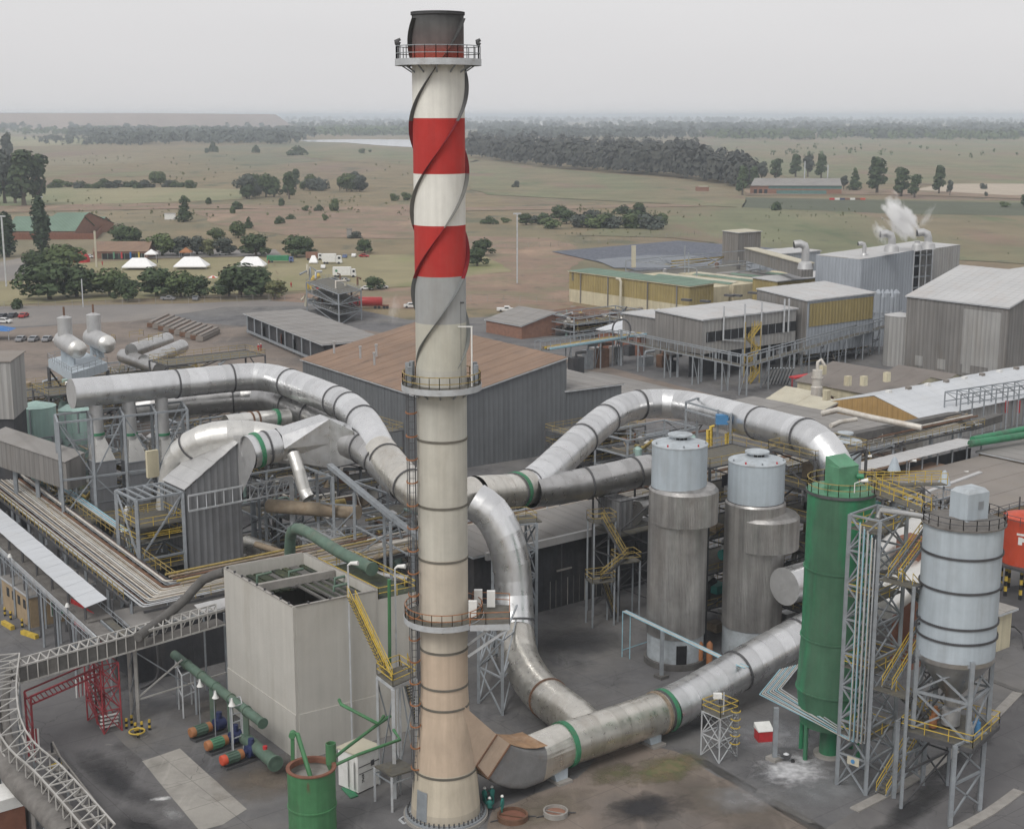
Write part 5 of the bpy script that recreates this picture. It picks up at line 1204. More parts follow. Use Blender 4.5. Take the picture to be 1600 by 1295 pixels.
for o in (-3.3, 3.3):
    ubar(K0+NL*75+A*o-Z*.35, K0+A*o-Z*.35, .22, 'edge_beam', 'steel_dark', rk, .3); ubar(K0+A*(-3)+B*o-Z*.35, K0+A*150+B*o-Z*.35, .22, 'edge_beam', 'steel_dark', rk, .3)
for i in range(5):                                                   # second tier on the A leg, tan pipes
    o = -2+1.*i; b = MB(); b.tube([K0+A*2+NB*o+Z*1.5, K0+A*28+NB*o+Z*1.5], .14, 7); b.build('rack_pipe', ('tan_pipe', 'yellow_dull', 'rusty')[i % 3], rk)
    b = MB(); b.tube([K0+A*66+NB*o+Z*1.3, K0+A*150+NB*o+Z*1.3], .16, 7); b.build('rack_pipe', ('rusty', 'white_pipe', 'tan_pipe')[i % 3], rk)
for s0, s1 in ((1, 75),):
    for o in (3.6, -3.5): railing([K0+NL*s0+A*o, K0+NL*s1+A*o], rk, 'yellow_dull')
    railing([K0+A*3-NB*3.5, K0+A*60-NB*3.5], rk, 'yellow_dull'); railing([K0+A*70-NB*3.5, K0+A*150-NB*3.5], rk, 'yellow_dull')
bp = K0+NL*22+A*4.2
for i in range(4): b = MB(); b.tube([bp+NL*50+A*(.3*i)+Z*.8, bp+A*(.3*i)+Z*.8, bp+A*(.3*i)+B*1.5-Z*3], .09, 6); b.build('rack_pipe', 'blue_pipe' if i % 2 else 'steel_light', rk)
# pale roofed gallery beside it
rg0 = W(170, 938, 9.2); rgN = W(133, 950, 9.2)
pg = thing('roofed_gallery', 'long pale sheet roof gallery running beside the left pipe rack', 'gallery', tuple(down(rg0)))
a_, b_ = rgN, rg0
strips(pg, rgN+NL*70, rgN, rg0+NL*.5, rg0+NL*70.5, 36, 'roof_sheet', 'roof_white', .05)
for i in range(12):
    p = rgN+NL*(1+6*i)+A*.3
    ubar(down(p), p, .22, 'column', 'steel_dark', pg); ubar(down(p)+A*3.0+Z*.0, p+A*3.0, .22, 'column', 'steel_dark', pg)
b = MB(); b.hexa([rgN+A*.2-Z*1.9+NL*70, rgN+A*.2-Z*1.9, rgN+A*3-Z*1.9, rgN+A*3-Z*1.9+NL*70]+[rgN+A*.2-Z*1.6+NL*70, rgN+A*.2-Z*1.6, rgN+A*3-Z*1.6, rgN+A*3-Z*1.6+NL*70]); b.build('gallery_floor', 'belt_grey', pg)
# dark belt conveyor running parallel below
cv = thing('belt_conveyor', 'dark belt conveyor gallery with rails under the pale gallery roof', 'conveyor', tuple(down(rgN)))
c0 = W(170, 1000, 7.2); c1 = c0+NL*62
for o, m, w_, h_ in ((0, 'belt_grey', 1.5, .3), (1.0, 'steel_light', .15, .5), (-1.0, 'steel', .15, .5), (-1.8, 'grating', .9, .1)):
    ubar(c0+A*(-o)+Z*.1, c1+A*(-o)+Z*.1, w_, 'belt_frame', m, cv, h_)
for i in range(10):
    p = c0+NL*(3+6*i); 
    for s_ in (-1, 1): ubar(down(p+A*s_), p+A*s_, .22, 'trestle_leg', 'steel', cv)
railing([c0-A*(-2.2), c1-A*(-2.2)], cv, 'steel')
railing([c0-A*(2.2), c1-A*(2.2)], cv, 'steel')
# two lamp heads on the conveyor
for x, y in ((15, 865), (105, 942)): 
    p = W(x, y, 8.6); t = thing('gallery_lamp', 'small white lamp on the dark conveyor gallery, %s' % ('at the far end' if x < 50 else 'near the red mesh'), 'lamp', tuple(p-Z)); ubar(p-Z*1.2, p, .1, 'pole', 'steel', t); b = MB(); b.tube([p, p-Z*.4], [.12, .3], 8); b.build('lamp_head', 'white_paint', t)
# brick hut with sign
hc = W(49, 981); hh = zat(932, hc.y)
ht = hall('brick_hut', 'small tan brick hut with dark roof below the conveyor gallery', hc, A, 8.0, NB, 9.5, hh, hh, walls='brick_tan', roof='roof_grey', na=1, nb=1, nr=4, over=.15)
for i in range(4):
    p = hc+NB*(1.2+1.9*i)-A*.09+Z*2.6; ubar(p, p+NB*.8, .06, 'window', 'glass_dark', ht, 1.1)
p = hc+A*1.9+B*.09; ubar(p+A*.5+Z*1.9, p+A*1.5+Z*1.9, .08, 'window', 'brick_wall', ht, 1.0)
sg = thing('green_sign', 'green safety sign with white symbol on the brick hut wall', 'sign', tuple(hc+A*3)); p = hc+A*2.4+B*.16+Z*1.9
ubar(p, p+A*1.9, .06, 'board', 'white_paint', sg, 1.9); ubar(p+A*.12+B*.04, p+A*1.78+B*.04, .04, 'panel', 'green', sg, 1.66)
b = MB(); c = p+A*.95+B*.08; b.tube([c-A*.45+B*.0, c-A*.2+Z*.22, c+A*.2+Z*.22, c+A*.45, c+A*.2-Z*.2, c-A*.2-Z*.2, c-A*.45], .05, 5); b.tube([c+B*.01, c+B*.06], .17, 10); b.build('symbol', 'white_paint', sg)
# yellow and black bollards by the hut
def bollard(c, name='bollard', label='', h=1.1, group=None):
    t = thing('bollard', label, 'bollard', (c.x, c.y, 0), group)
    for i in range(4): ubar(vec((c.x, c.y, .0+h*i/4)), vec((c.x, c.y, h*(i+1)/4)), .22, 'band', 'yellow' if i % 2 else 'black', t)
    return t
for i, (x, y) in enumerate(((8, 962), (17, 968), (35, 980))): bollard(W(x, y), label='striped bollard beside the brick hut, %s of three' % ('left', 'middle', 'right')[i], group='bollards by the brick hut')
for i, (x0, y0, x1, y1) in enumerate(((5, 975, 20, 984), (35, 990, 58, 998))):
    a_, c_ = W(x0, y0), W(x1, y1); t = ubar(a_+Z*.25, c_+Z*.25, .5, 'yellow_barrier', 'yellow', None, .5); tag(t, 'low yellow concrete barrier lying %s the brick hut' % ('left of' if i == 0 else 'in front of'), 'barrier')

# ---------------------------------------------------------------- red mesh stair and red road gate
rm = thing('red_mesh_stair', 'bright red mesh clad stair dropping from the conveyor gallery', 'stair', tuple(W(140, 990)))
a_, c_ = W(112, 950, 7.0), W(165, 985, 6.2)
for i in range(9):
    p = a_.lerp(c_, i/8); ubar(p+Z*1.1, p+A*.2-Z*1.7, .07, 'mesh_post', 'red_mesh', rm)
    if i < 8:
        q = a_.lerp(c_, (i+1)/8); b = MB()
        for s_ in range(6): b.bar(p+Z*(1.1-.5*s_), q+Z*(1.1-.5*s_), .09)
        for s_ in range(4): b.bar(p.lerp(q, s_/4)+Z*1.1, p.lerp(q, s_/4)-Z*1.7, .07)
        b.bar(p-Z*1.6, q+Z*.9, .12); b.build('mesh_panel', 'red_paint', rm)
        b = MB(); b.bar(p+NB*.9-Z*.5, q+NB*.9-Z*.5, .05, 2.4); b.build('back_panel', 'red_mesh', rm)
rgate = thing('red_gate_frame', 'red steel goalpost frame across the road under the belt gallery', 'gate', tuple(W(165, 1140)))
r0, r1 = W(55, 1190), W(162, 1138)
hr = 6.6; r0b = r0+Z*hr; r1b = r1+Z*hr
for s_ in (0, 1):
    for p in (r0, r1): ubar(p+NB*1.6*s_, p+NB*1.6*s_+Z*hr, .16, 'post', 'red_mesh', rgate)
    for dz in (0, -.8): ubar(r0b+NB*1.6*s_+Z*dz, r1b+NB*1.6*s_+Z*dz, .14, 'beam', 'red_mesh', rgate)
for i in range(16): ubar(r0b.lerp(r1b, i/16), r0b.lerp(r1b, (i+1)/16)-Z*.8, .08, 'web_diagonal', 'red_mesh', rgate)
for i in range(6):
    for p in (r0, r1): ubar(p+Z*i*1.1, p+NB*1.6+Z*(i+1)*1.1, .07, 'brace', 'red_mesh', rgate)
rt = thing('red_stair_tower', 'red lattice stair tower with white bottom steps beside the road', 'stair', tuple(W(190, 1140)))
q = [W(163, 1147), W(191, 1141), W(191, 1141)+NB*4.2, W(163, 1147)+NB*4.2]
lattice(rt, q, [p+Z*7.2 for p in q], 'red_mesh', .13, .08, 3)
for i in range(4):
    p = q[0]+B*.1*i+NB*1+Z*(.35+.42*i); ubar(p, p+(q[1]-q[0]), .35, 'tread', 'white_paint', rt, .06)
stair(rt, q[0]+NB*1.5+Z*.5, q[3]+Z*4, (q[1]-q[0]), 1.0, 'red_mesh', 'red_mesh')
fl = thing('striped_banner', 'row of hanging red and white striped strips beside the road', 'banner', tuple(W(135, 1100)))
a_, c_ = W(121, 1098), W(152, 1088)
for i in range(11):
    p = a_.lerp(c_, i/10); ubar(p+Z*.6+A*random.uniform(-.1, .1), p+Z*2.7, .16, 'strip', ('white_paint', 'red_mesh')[i % 2], fl, .05)
fl = thing('striped_banner', 'red and white striped strips hanging at the left gate post', 'banner', tuple(W(55, 1165)))
for i in range(5):
    p = W(49+3*i, 1168); ubar(p+Z*.2, p+Z*2.0, .16, 'strip', ('white_paint', 'red_mesh')[i % 2], fl, .05)

# ---------------------------------------------------------------- belt gallery along A and its columns
bg_ = thing('truss_gallery', 'grey panelled conveyor gallery bridge crossing the road at lower left', 'gallery', tuple(W(213, 1125)))
ga, gb = W(28, 1068, 7.6), W(352, 975, 8.6)
n = 22
for i in range(n):
    p, q = ga.lerp(gb, i/n), ga.lerp(gb, (i+1)/n)
    if i < 13:
        m = 'concrete_dark' if i not in (3, 12) else 'belt_grey'
        b = MB(); b.hexa([p+Z*.05, q+Z*.05-A*.06, q+Z*.05-A*.06+NB*.06, p+Z*.05+NB*.06, p+Z*1.55, q+Z*1.55-A*.06, q+Z*1.55-A*.06+NB*.06, p+Z*1.55+NB*.06]); b.build('side_panel', m, bg_)
    else: ubar(p+Z*1.5, q+Z*1.5, .1, 'handrail', 'truss_white', bg_)
    ubar(p+B*.05, p+B*.05+Z*1.6, .1, 'web_post', 'truss_white', bg_)
    for o in (1.9,): ubar(p+NB*o, p+NB*o+Z*1.6, .1, 'web_post', 'truss_white', bg_); ubar(p+NB*o, q+NB*o+Z*1.6, .08, 'web_diagonal', 'truss_white', bg_)
    ubar(p+Z*1.65, q+NB*1.9+Z*1.65, .12, 'roof_lacing', 'truss_white', bg_); ubar(p+Z*1.65, p+NB*1.9+Z*1.65, .12, 'roof_lacing', 'truss_white', bg_)
for o, z_, m in ((0, 0, 'truss_white'), (1.9, 0, 'steel'), (0, 1.65, 'truss_white'), (1.9, 1.65, 'truss_white')): ubar(ga+NB*o+Z*z_, gb+NB*o+Z*z_, .16, 'chord', m, bg_)
ubar(ga+NB*.95+Z*.1, gb+NB*.95+Z*.1, 1.8, 'belt_deck', 'belt_grey', bg_, .12)
for i in range(3):
    o = 3.0+1.0*i; b = MB(); b.tube([ga+NB*o-A*4, gb+NB*o-A*30], .14, 6); b.build('side_pipe', ('truss_white', 'tan_pipe', 'truss_white')[i], bg_)
for (x, y) in ((207, 1122), (217, 1128)):
    p = W(x, y); ubar(p, p+Z*(8.1), .32, 'column', 'truss_white', bg_)
p = W(212, 1125)
for z0_ in (0.5, 3, 5.5): ubar(p+Z*z0_+vec((-.4, .2, 0)), p+Z*(z0_+2.5)+vec((.3, -.2, 0)), .1, 'brace', 'steel', bg_)
ubar(W(217, 1128)+Z*2.6, W(217, 1128)+A*5+Z*5.5, .14, 'brace', 'truss_white', bg_); ubar(W(217, 1128)+Z*7.5, W(217, 1128)+A*6+Z*2.2, .12, 'brace', 'steel', bg_)
ubar(W(217, 1128)+Z*2.4, W(217, 1128)+A*10+Z*2.9, .14, 'girt', 'truss_white', bg_); ubar(W(217, 1128)+A*10, W(217, 1128)+A*10+Z*8, .2, 'column', 'steel', bg_)
# striped guards round its feet
for i, (x, y) in enumerate(((198, 1138), (206, 1133), (212, 1145), (222, 1143), (234, 1140), (216, 1152))): bollard(W(x, y), label='striped yellow guard post at the gallery column foot, '+('leftmost', 'behind the left pair', 'front left', 'front right', 'rightmost', 'frontmost')[i], group='guard posts at the gallery column')
for i, z_ in enumerate((.35, .8, 1.2)): pass
t = thing('wheel_guard', 'curled yellow steel guard hoops round the gallery column', 'barrier', tuple(W(214, 1143)))
for z_ in (.35, .75, 1.15): 
    b = MB(); c = W(214, 1142, z_); b.tube(circ((c.x, c.y, z_), .75, 14, 0, 360)+[vec((c.x+.75, c.y, z_))], .08, 6); b.build('hoop', 'yellow', t)
# inclined slurry pipe over the gallery
pipe('curved_hose', 'thick dark hose sagging from the gallery up to the concrete tank', smooth_path([W(215, 995, 9.6), W(255, 965, 10), W(290, 935, 11.3), W(318, 905, 13.2), W(352, 893, 14.6)], 1.2), .5, 'concrete_dark', 'hose', n=12)
pipe('cable_chain', 'hanging dark cable loop beside the gallery column', smooth_path([V(238, 990, 140), V(246, 1010, 140), V(248, 1050, 140), V(240, 1065, 140), V(220, 1075, 140)], .8), .18, 'steel_dark', 'hose', n=8)
# canopy right of the gallery
t = thing('canopy', 'small pale sheet canopy between gallery and concrete tank', 'canopy', tuple(W(330, 1010))); strips(t, W(316, 958, 8.8), W(356, 948, 8.8), W(356, 933, 9.4), W(303, 945, 9.4), 4, 'roof_sheet', 'roof_pale', .05)
for x in (318, 350): p = W(x, 957, 8.7); ubar(down(p), p, .18, 'post', 'steel', t)
# dark retaining building under the rack at left
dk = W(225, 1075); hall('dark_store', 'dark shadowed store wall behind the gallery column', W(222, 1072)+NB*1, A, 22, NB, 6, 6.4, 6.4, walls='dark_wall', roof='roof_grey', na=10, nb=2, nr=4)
# white curved truss
wt = thing('white_truss', 'white lattice conveyor truss curving down to the bottom left', 'truss', tuple(W(40, 1200)))
path = smooth_path([W(14, 1045, 8.2), W(8, 1100, 7.8), W(14, 1150, 7.0), W(34, 1188, 6.3), W(75, 1225, 6.0), W(120, 1275, 6.), W(160, 1322, 6.)], 1.5)
for i in range(len(path)-1):
    p, q = path[i], path[i+1]; d = (q-p).normalized(); s_ = vec((-d.y, d.x, 0)).normalized()*1.05; d1 = (path[min(i+2, len(path)-1)]-path[i+1]).normalized() if i+2 < len(path) else d; s2_ = vec((-d1.y, d1.x, 0)).normalized()*1.05
    for z_ in (0, 1.5):
        ubar(p+s_+Z*z_, q+s2_+Z*z_, .13, 'chord', 'truss_white', wt); ubar(p-s_+Z*z_, q-s2_+Z*z_, .13, 'chord', 'truss_white', wt)
    ubar(p+s_+Z*1.5, p-s_+Z*1.5, .1, 'lacing', 'truss_white', wt); ubar(p+s_+Z*1.5, q-s2_+Z*1.5, .1, 'lacing', 'truss_white', wt)
    for sg_, a1_, a2_ in ((1, p+s_, q+s2_), (-1, p-s_, q-s2_)):
        ubar(a1_, a1_+Z*1.5, .09, 'web_post', 'truss_white', wt); ubar(a1_, a2_+Z*1.5, .09, 'web_diagonal', 'truss_white', wt)
    if i % 4 == 2:
        for sg_ in (1, -1): ubar(down(p)+s_*sg_, p+s_*sg_, .16, 'leg', 'steel', wt)
b = MB(); b.tube([p-Z*.2 for p in path], .35, 8); b.build('belt', 'belt_grey', wt)
cp_ = smooth_path([W(-22, 1060, 7.0), W(-6, 1160, 6.0), W(25, 1215, 5.4), W(75, 1268, 5.2), W(110, 1310, 5.2)], 2.)
cc = thing('pipe_casing', 'dark grey rounded conveyor casing left of the white truss', 'conveyor', tuple(down(cp_[2])))
for p, q in zip(cp_, cp_[1:]): b = MB(); b.tube([p, q], 1.0, 14, False); b.build('casing_length', 'belt_grey', cc)
for i in range(0, len(cp_), 3): ubar(down(cp_[i]), cp_[i], .3, 'leg', 'steel_dark', cc)
# panel fence at the bottom left
pf = thing('panel_fence', 'grey sheet panel fence in the bottom left corner', 'fence', tuple(W(20, 1290)))
a_, c_ = W(-18, 1232), W(58, 1322); n = 9
for i in range(n):
    p, q = a_.lerp(c_, i/n), a_.lerp(c_, (i+.96)/n); ubar(p+Z*1.5, q+Z*1.5, .08, 'fence_panel', 'wall_grey_light', pf, 3.0); ubar(p, p+Z*3.2, .14, 'post', 'steel', pf)
c = W(2, 1318); t = thing('red_brick_box', 'red brown kiosk with white top in the bottom left corner', 'kiosk', tuple(c)); b = MB(); b.cbox((c.x, c.y), 3.4, 3, 0, 3.6, 38); b.build('body', 'brick_wall', t); b = MB(); b.cbox((c.x, c.y), 3.5, 3.1, 3.6, 4.6, 38); b.build('top', 'white_paint', t)
# guard rail with footings along the road
gr = thing('guard_rail', 'low steel guard rail on square concrete footings along the road edge', 'barrier', tuple(W(82, 1185)))
P_ = [W(82, 1178), W(94, 1202), W(109, 1221), W(124, 1241), W(141, 1263), W(157, 1285), W(174, 1306)]
for i, p in enumerate(P_):
    ubar(p, p+Z*1.25, .2, 'post', 'steel_dark', gr); b = MB(); b.cbox((p.x, p.y), 1.0, 1.0, .0, .22, 38); b.build('footing', 'concrete', gr)
    if i: ubar(P_[i-1]+Z*1.15+A*.1, p+Z*1.15+A*.1, .14, 'rail', 'concrete', gr, .3)
t = ubar(W(78, 1198, .15), W(95, 1192, .15), .4, 'yellow_kerb', 'yellow', None, .3); tag(t, 'short yellow kerb block near the guard rail end', 'kerb block')

# ---------------------------------------------------------------- pumps and manifolds beside the tank
def pump(c, label, cols):
    t = thing('pump_set', label, 'pump', (c.x, c.y, 0), 'pump sets by the concrete tank')
    d = (A*.95+NB*.1).normalized(); c = vec((c.x, c.y, .95))
    b = MB(); b.tube([c-d*.25, c-d*.2, c+d*.25], [.4, .5, .5], 16); b.build('fan_cowl', cols[0], t)
    b = MB(); b.tube([c+d*.25, c+d*1.6], .48, 16); m_ = b.build('motor_body', cols[1], t)
    for k in range(12):
        a = 2*math.pi*k/12; u = d.cross(Z); o = (u*math.cos(a)+Z*math.sin(a))*.5; ubar(c+o+d*.35, c+o+d*1.5, .05, 'cooling_fin', cols[1], m_, .09)
    b = MB(); b.tube([c+d*1.6, c+d*2.05], .5, 16); b.build('coupling_guard', cols[2], t)
    b = MB(); b.tube([c+d*2.05, c+d*2.6], .28, 10); b.tube([c+d*2.6, c+d*3.6], .62, 14); b.tube([c+d*3.1, c+d*3.1+Z*1.2], .3, 10); b.build('pump_casing', 'navy', t)
    b = MB(); b.bar(c+d*.0-Z*.8, c+d*3.9-Z*.8, 1.1, .3); b.build('base_frame', 'steel_dark', t)
pump(W(301, 1158), 'farthest pump set with green motor and orange end caps', ('orange', 'green_pipe', 'orange'))
pump(W(326, 1179), 'middle pump set with green motor and orange end caps', ('orange', 'green_light', 'orange'))
pump(W(350, 1202), 'nearest pump set with pale green motor and red end cap', ('red_tank', 'green_pipe', 'orange'))
gp2 = thing('green_manifold', 'long faded green manifold pipe beside the concrete tank', 'pipe', tuple(W(400, 1160)))
m0, m1 = W(272, 1022, 5.), W(411, 1130, 4.2)
for i in range(6): b = MB(); b.tube([m0.lerp(m1, i/6), m0.lerp(m1, (i+1)/6)], .46, 16, i == 5); b.build('pipe_length', 'green_pipe', gp2); flange(m0.lerp(m1, (i+.98)/6), m1-m0, .46, .15, .08, 'flange_ring', 'green_pipe', gp2)
for f_ in (.25, .45, .65, .82): p = m0.lerp(m1, f_); ubar(down(p), p-Z*.4, .5 if f_ > .4 else .2, 'riser', 'green_pipe' if f_ > .4 else 'steel', gp2)
gp3 = thing('green_strainer', 'low faded green strainer vessel at the foot of the tank wall', 'vessel', tuple(W(415, 1190)))
b = MB(); s0, s1 = W(380, 1150, 1.2), W(430, 1192, 1.2); b.tube([s0, s0.lerp(s1, .05), s1], [.4, .62, .62], 16); b.build('shell', 'green_pipe', gp3); flange(s1, s1-s0, .62, .2, .15, 'flange_ring', 'green_pipe', gp3)
b = MB(); b.tube([s0.lerp(s1, .7)+Z*.5, s0.lerp(s1, .7)+Z*.9], .22, 10); b.build('valve_wheel', 'red_paint', gp3)
fr3 = thing('pipe_stand', 'light steel pipe stand beside the pumps', 'frame', tuple(W(287, 1122)))
q = [W(287, 1122), W(308, 1112), W(300, 1100), W(280, 1108)]; lattice(fr3, q, [p+Z*4.6 for p in q], 'steel_light', .14, .09, 2, cross=False)
fr3 = thing('pipe_stand', 'light steel ladder stand between pumps and manifold', 'frame', tuple(W(365, 1175)))
q = [W(365, 1178), W(381, 1172), W(378, 1160), W(362, 1165)]; lattice(fr3, q, [p+Z*4.8 for p in q], 'steel_light', .12, .08, 3, cross=False)
for i, (x, y, yt) in enumerate(((277, 1100, 1035), (313, 1130, 1065), (337, 1150, 1083), (363, 1178, 1095))):
    p = W(x, y); h = zat(yt, p.y); t = thing('yard_lamp', 'bell shaped white lamp above the pump row, number %s from the back' % ('one', 'two', 'three', 'four')[i], 'lamp', tuple(p), 'bell lamps above the pumps')
    t['label'] = ('bell lamp farthest back above the pumps', 'bell lamp second from the back above the pumps', 'bell lamp third from the back above the pumps', 'nearest bell lamp above the pale green pump')[i]
    ubar(p, p+Z*(h+.3), .09, 'pole', 'steel', t); b = MB(); b.tube([p+Z*(h+.3)+vec((.15, 0, 0)), p+Z*(h-.1)+vec((.15, 0, 0)), p+Z*(h-.45)+vec((.15, 0, 0))], [.06, .16, .36], 10); b.build('lamp_head', 'white_paint', t)

# ---------------------------------------------------------------- dark building with stairs behind the yard
dbc = W(872, 948); dbc.z = 0; tL = solve(dbc, -A, 742); tRr = solve(dbc, A, 1010)
db = hall('dark_building', 'dark sheeted building with pale eave behind the yard', dbc-A*abs(tL), A, abs(tL)+tRr, NB, 9, 9.2, 9.6, walls='dark_wall', roof='roof_grey', na=24, nb=4, nr=16, over=.8)
st_ = dbc-A*abs(tL)-B*-.9
for i in range(12):
    p = W(853, 951)+A*(i*.95)+B*.2; ubar(p+Z*.05, p+Z*3.6, .85, 'door_leaf', 'belt_grey' if i % 3 else 'concrete', db, .12)
ubar(dbc-A*12+B*1.05+Z*9.1, dbc+A*tRr+B*1.05+Z*9.1, .5, 'eave_fascia', 'roof_pale', db, .9)
for i in range(6): p = dbc-A*8+A*(i*4.2)+B*.15; ubar(p+Z*.1, p+Z*8.6, .18, 'wall_post', 'steel_dark', db)
for (x, y, w_) in ((870, 892, 2.4), (830, 905, 1.6)): p = V(x, y, dbc.y-1.0); ubar(p, p+A*w_, .15, 'ledge', 'concrete', db, .2)
sd = thing('switchback_stair', 'dark steel switchback stair with yellow rails left of the clad towers', 'stair', tuple(W(960, 960)))
P1_, P2_ = W(985, 945), W(955, 950)
fl_ = [(W(962, 950, .1), V(985, 905, 165)), (V(985, 905, 165), V(938, 900, 165)), (V(940, 898, 165), V(972, 870, 166)), (V(972, 870, 166), V(935, 812, 168)), (V(935, 812, 168), V(950, 795, 171))]
for a_, c_ in ((W(960, 968, .1), V(938, 905, 164)), (V(938, 905, 164), V(978, 872, 166)), (V(975, 872, 166), V(940, 812, 168))): stair(sd, a_, c_, vec((.3, 1, 0)), 1.1, 'yellow_dull', 'steel_dark')
for (x, y, Y_) in ((938, 905, 164.8), (978, 874, 167), (940, 812, 169)):
    p = V(x, y, Y_); b = MB(); b.cbox((p.x, p.y), 3, 2.2, p.z-.15, p.z, 20); b.build('landing', 'grating', sd); railing([v+Z*p.z for v in quad_pts((p.x, p.y), 3, 2.2, 20, 0)], sd, 'yellow_dull', closed=True)
    for v in quad_pts((p.x, p.y), 2.8, 2., 20, 0): ubar(v, v+Z*p.z, .2, 'column', 'steel', sd)
fb2 = thing('fan_housing', 'grey silencer box with round casing behind the farther clad tower', 'machine', tuple(down(V(965, 800, 171))))
c = V(968, 800, 172); b = MB(); b.cbox((c.x-.5, c.y), 2.2, 4, c.z-1.8, c.z+2., 38); b.build('box', 'clad_grey', fb2); b = MB(); b.tube([c+A*1-B*2, c+A*1+B*1.6], 1.6, 20); b.tube([c+A*1+Z*.2, c+A*5+Z*.2], 1.3, 18); b.build('casing', 'duct_dull', fb2)
q = quad_pts((c.x+1, c.y), 7, 5, 38, 0); lattice(fb2, q, [p+Z*(c.z+2.4) for p in q], 'steel_dark', .25, .12, 4, cross='alt')
b = MB(); b.prism(q, c.z-2, c.z-1.85); b.build('deck', 'grating', fb2)
# steelwork between and behind the towers
sw = thing('process_steelwork', 'dark process steelwork with yellow rails between the two clad towers', 'frame', tuple(down(V(1110, 800, 166))))
for cx0, cy0, w1, w2, h_, lv_ in ((24.5, 164, 11, 7, 21, 5), (35.5, 163, 9, 7, 22, 6), (45, 172, 8, 8, 15, 4)):
    q = quad_pts((cx0, cy0), w1, w2, 38, 0); lattice(sw, q, [p+Z*h_ for p in q], 'steel_dark', .3, .16, lv_, cross='alt')
    for i in range(1, lv_+1):
        z_ = h_*i/lv_; b = MB(); b.prism(q, z_-.12, z_); b.build('deck', 'grating', sw); railing([p+Z*z_ for p in q], sw, 'yellow_dull', closed=True)
        for k in range(4):
            rx, ry = random.uniform(-w1/3, w1/3), random.uniform(-w2/3, w2/3); p = vec((cx0, cy0, z_-h_/lv_+.2))+A*rx+NB*ry
            b = MB()
            if k % 2: b.tube([p, p+Z*1.8, p+Z*2.2+A*1.2], random.uniform(.25, .6), 10)
            else: b.cbox((p.x, p.y), random.uniform(.8, 2), random.uniform(.8, 2), p.z, p.z+random.uniform(.8, 2), 38)
            b.build('equipment', random.choice(('steel', 'duct_dull', 'silver_dull', 'teal_paint', 'dark_wall', 'tan_pipe')), sw)
    stair(sw, q[1]+B*.5+Z*.2-A*6, q[1]+B*.5+Z*(h_/lv_)-A*1, B, 1., 'yellow_dull', 'steel_dark')
    stair(sw, q[1]+A*.5+Z*(h_*.55), q[2]+A*.5+Z*(h_*.8), A, 1., 'yellow', 'steel_dark')
tf = thing('pipe_gantry', 'blue grey gantry frame with yellow pipes over the upper duct', 'frame', tuple(down(V(1100, 700, 184))))
for a_, c_ in (((1072, 628, 184), (1142, 648, 176)), ((1090, 622, 190), (1146, 636, 184)), ((1072, 628, 184), (1090, 622, 190)), ((1142, 648, 176), (1146, 636, 184)), ((1072, 640, 184), (1142, 660, 176))): ubar(V(*a_), V(*c_), .22, 'beam', 'steel', tf)
for x, y0, Y_ in ((1072, 628, 184), (1142, 648, 176), (1122, 640, 178), (1090, 622, 190)): p = V(x, y0, Y_); ubar(vec((p.x, p.y, 0)), p, .26, 'column', 'steel', tf)
for x, y0 in ((1106, 672), (1111, 666), (1135, 678), (1139, 676)): b = MB(); p = V(x, y0+30, 178); b.tube([p, V(x, y0, 178), V(x+5, y0, 178)], .22, 8); b.build('yellow_pipe', 'yellow', tf)
b = MB(); p = V(1128, 655, 177); b.cbox((p.x, p.y), 1.5, 1, p.z-.6, p.z+.6); b.build('actuator', 'blue_paint', tf)
p = vec((24, 158.5, 10.6)); b = MB(); b.tube([p, p+A*2.5], .6, 12); tag(b.build('teal_motor', 'teal_paint'), 'teal motor glimpsed between the two clad towers', 'motor')
# ---------------------------------------------------------------- right hand halls
def gable_windows(t, p, ax, n, w, h, z, gap, m='glass_dark'):
    for i in range(n): a = p+ax*(gap*(i+.5)-w/2)+Z*z; ubar(a, a+ax*w, .1, 'window', m, t, h)
# big grey hall at the right edge
c0 = W(1418, 463, 17.3); cA0 = vec((c0.x, c0.y, 0)); tB = solve(cA0, B, 1576, 17.3); near = cA0+B*tB
bh = hall('big_grey_hall', 'tall rusty streaked grey hall with pale sloping roof at right edge', near, NB, tB, A, 21, 17.3, 23.4, walls='wall_grey', side='wall_grey', roof='roof_pale', na=44, nb=20, nr=24)
rp = cA0+A*21; strips(bh, near+A*21.1+Z*23.4+A*.1, rp+A*.2+Z*23.4, rp+A*42+Z*17.3, near+A*42+Z*17.3, 24, 'roof_sheet', 'roof_pale', .08)
strips(bh, near+A*21, near+A*42, near+A*42+Z*17.3, near+A*21+Z*23.3, 14, 'wall_sheet', 'wall_grey')
for f_, yy in ((.12, 558), (.35, 565), (.6, 575), (.85, 582)):
    p = cA0.lerp(near, f_)-A*.1; ubar(p+Z*2.2, p+B*2.2+Z*2.2, .14, 'wall_hatch', 'wall_grey_light', bh, 2.4)
ubar(cA0.lerp(near, .58)-A*.12+Z*9.5, cA0.lerp(near, .94)-A*.12+Z*9.5, .08, 'pale_sheeting', 'wall_grey_light', bh, 13)
hall('far_pale_hall', 'pale roofed hall far behind the big grey hall', W(1600, 425, 14)+A*2, B, 30, A, 60, 14, 17, walls='wall_grey', roof='roof_pale', na=4, nb=8, nr=10)
hall('low_pale_shed', 'low shed with pinkish pale roof behind the big grey hall', W(1510, 432, 8), B, 24, A, 40, 8, 9, walls='wall_grey', roof='roof_pale', na=3, nb=4, nr=6)
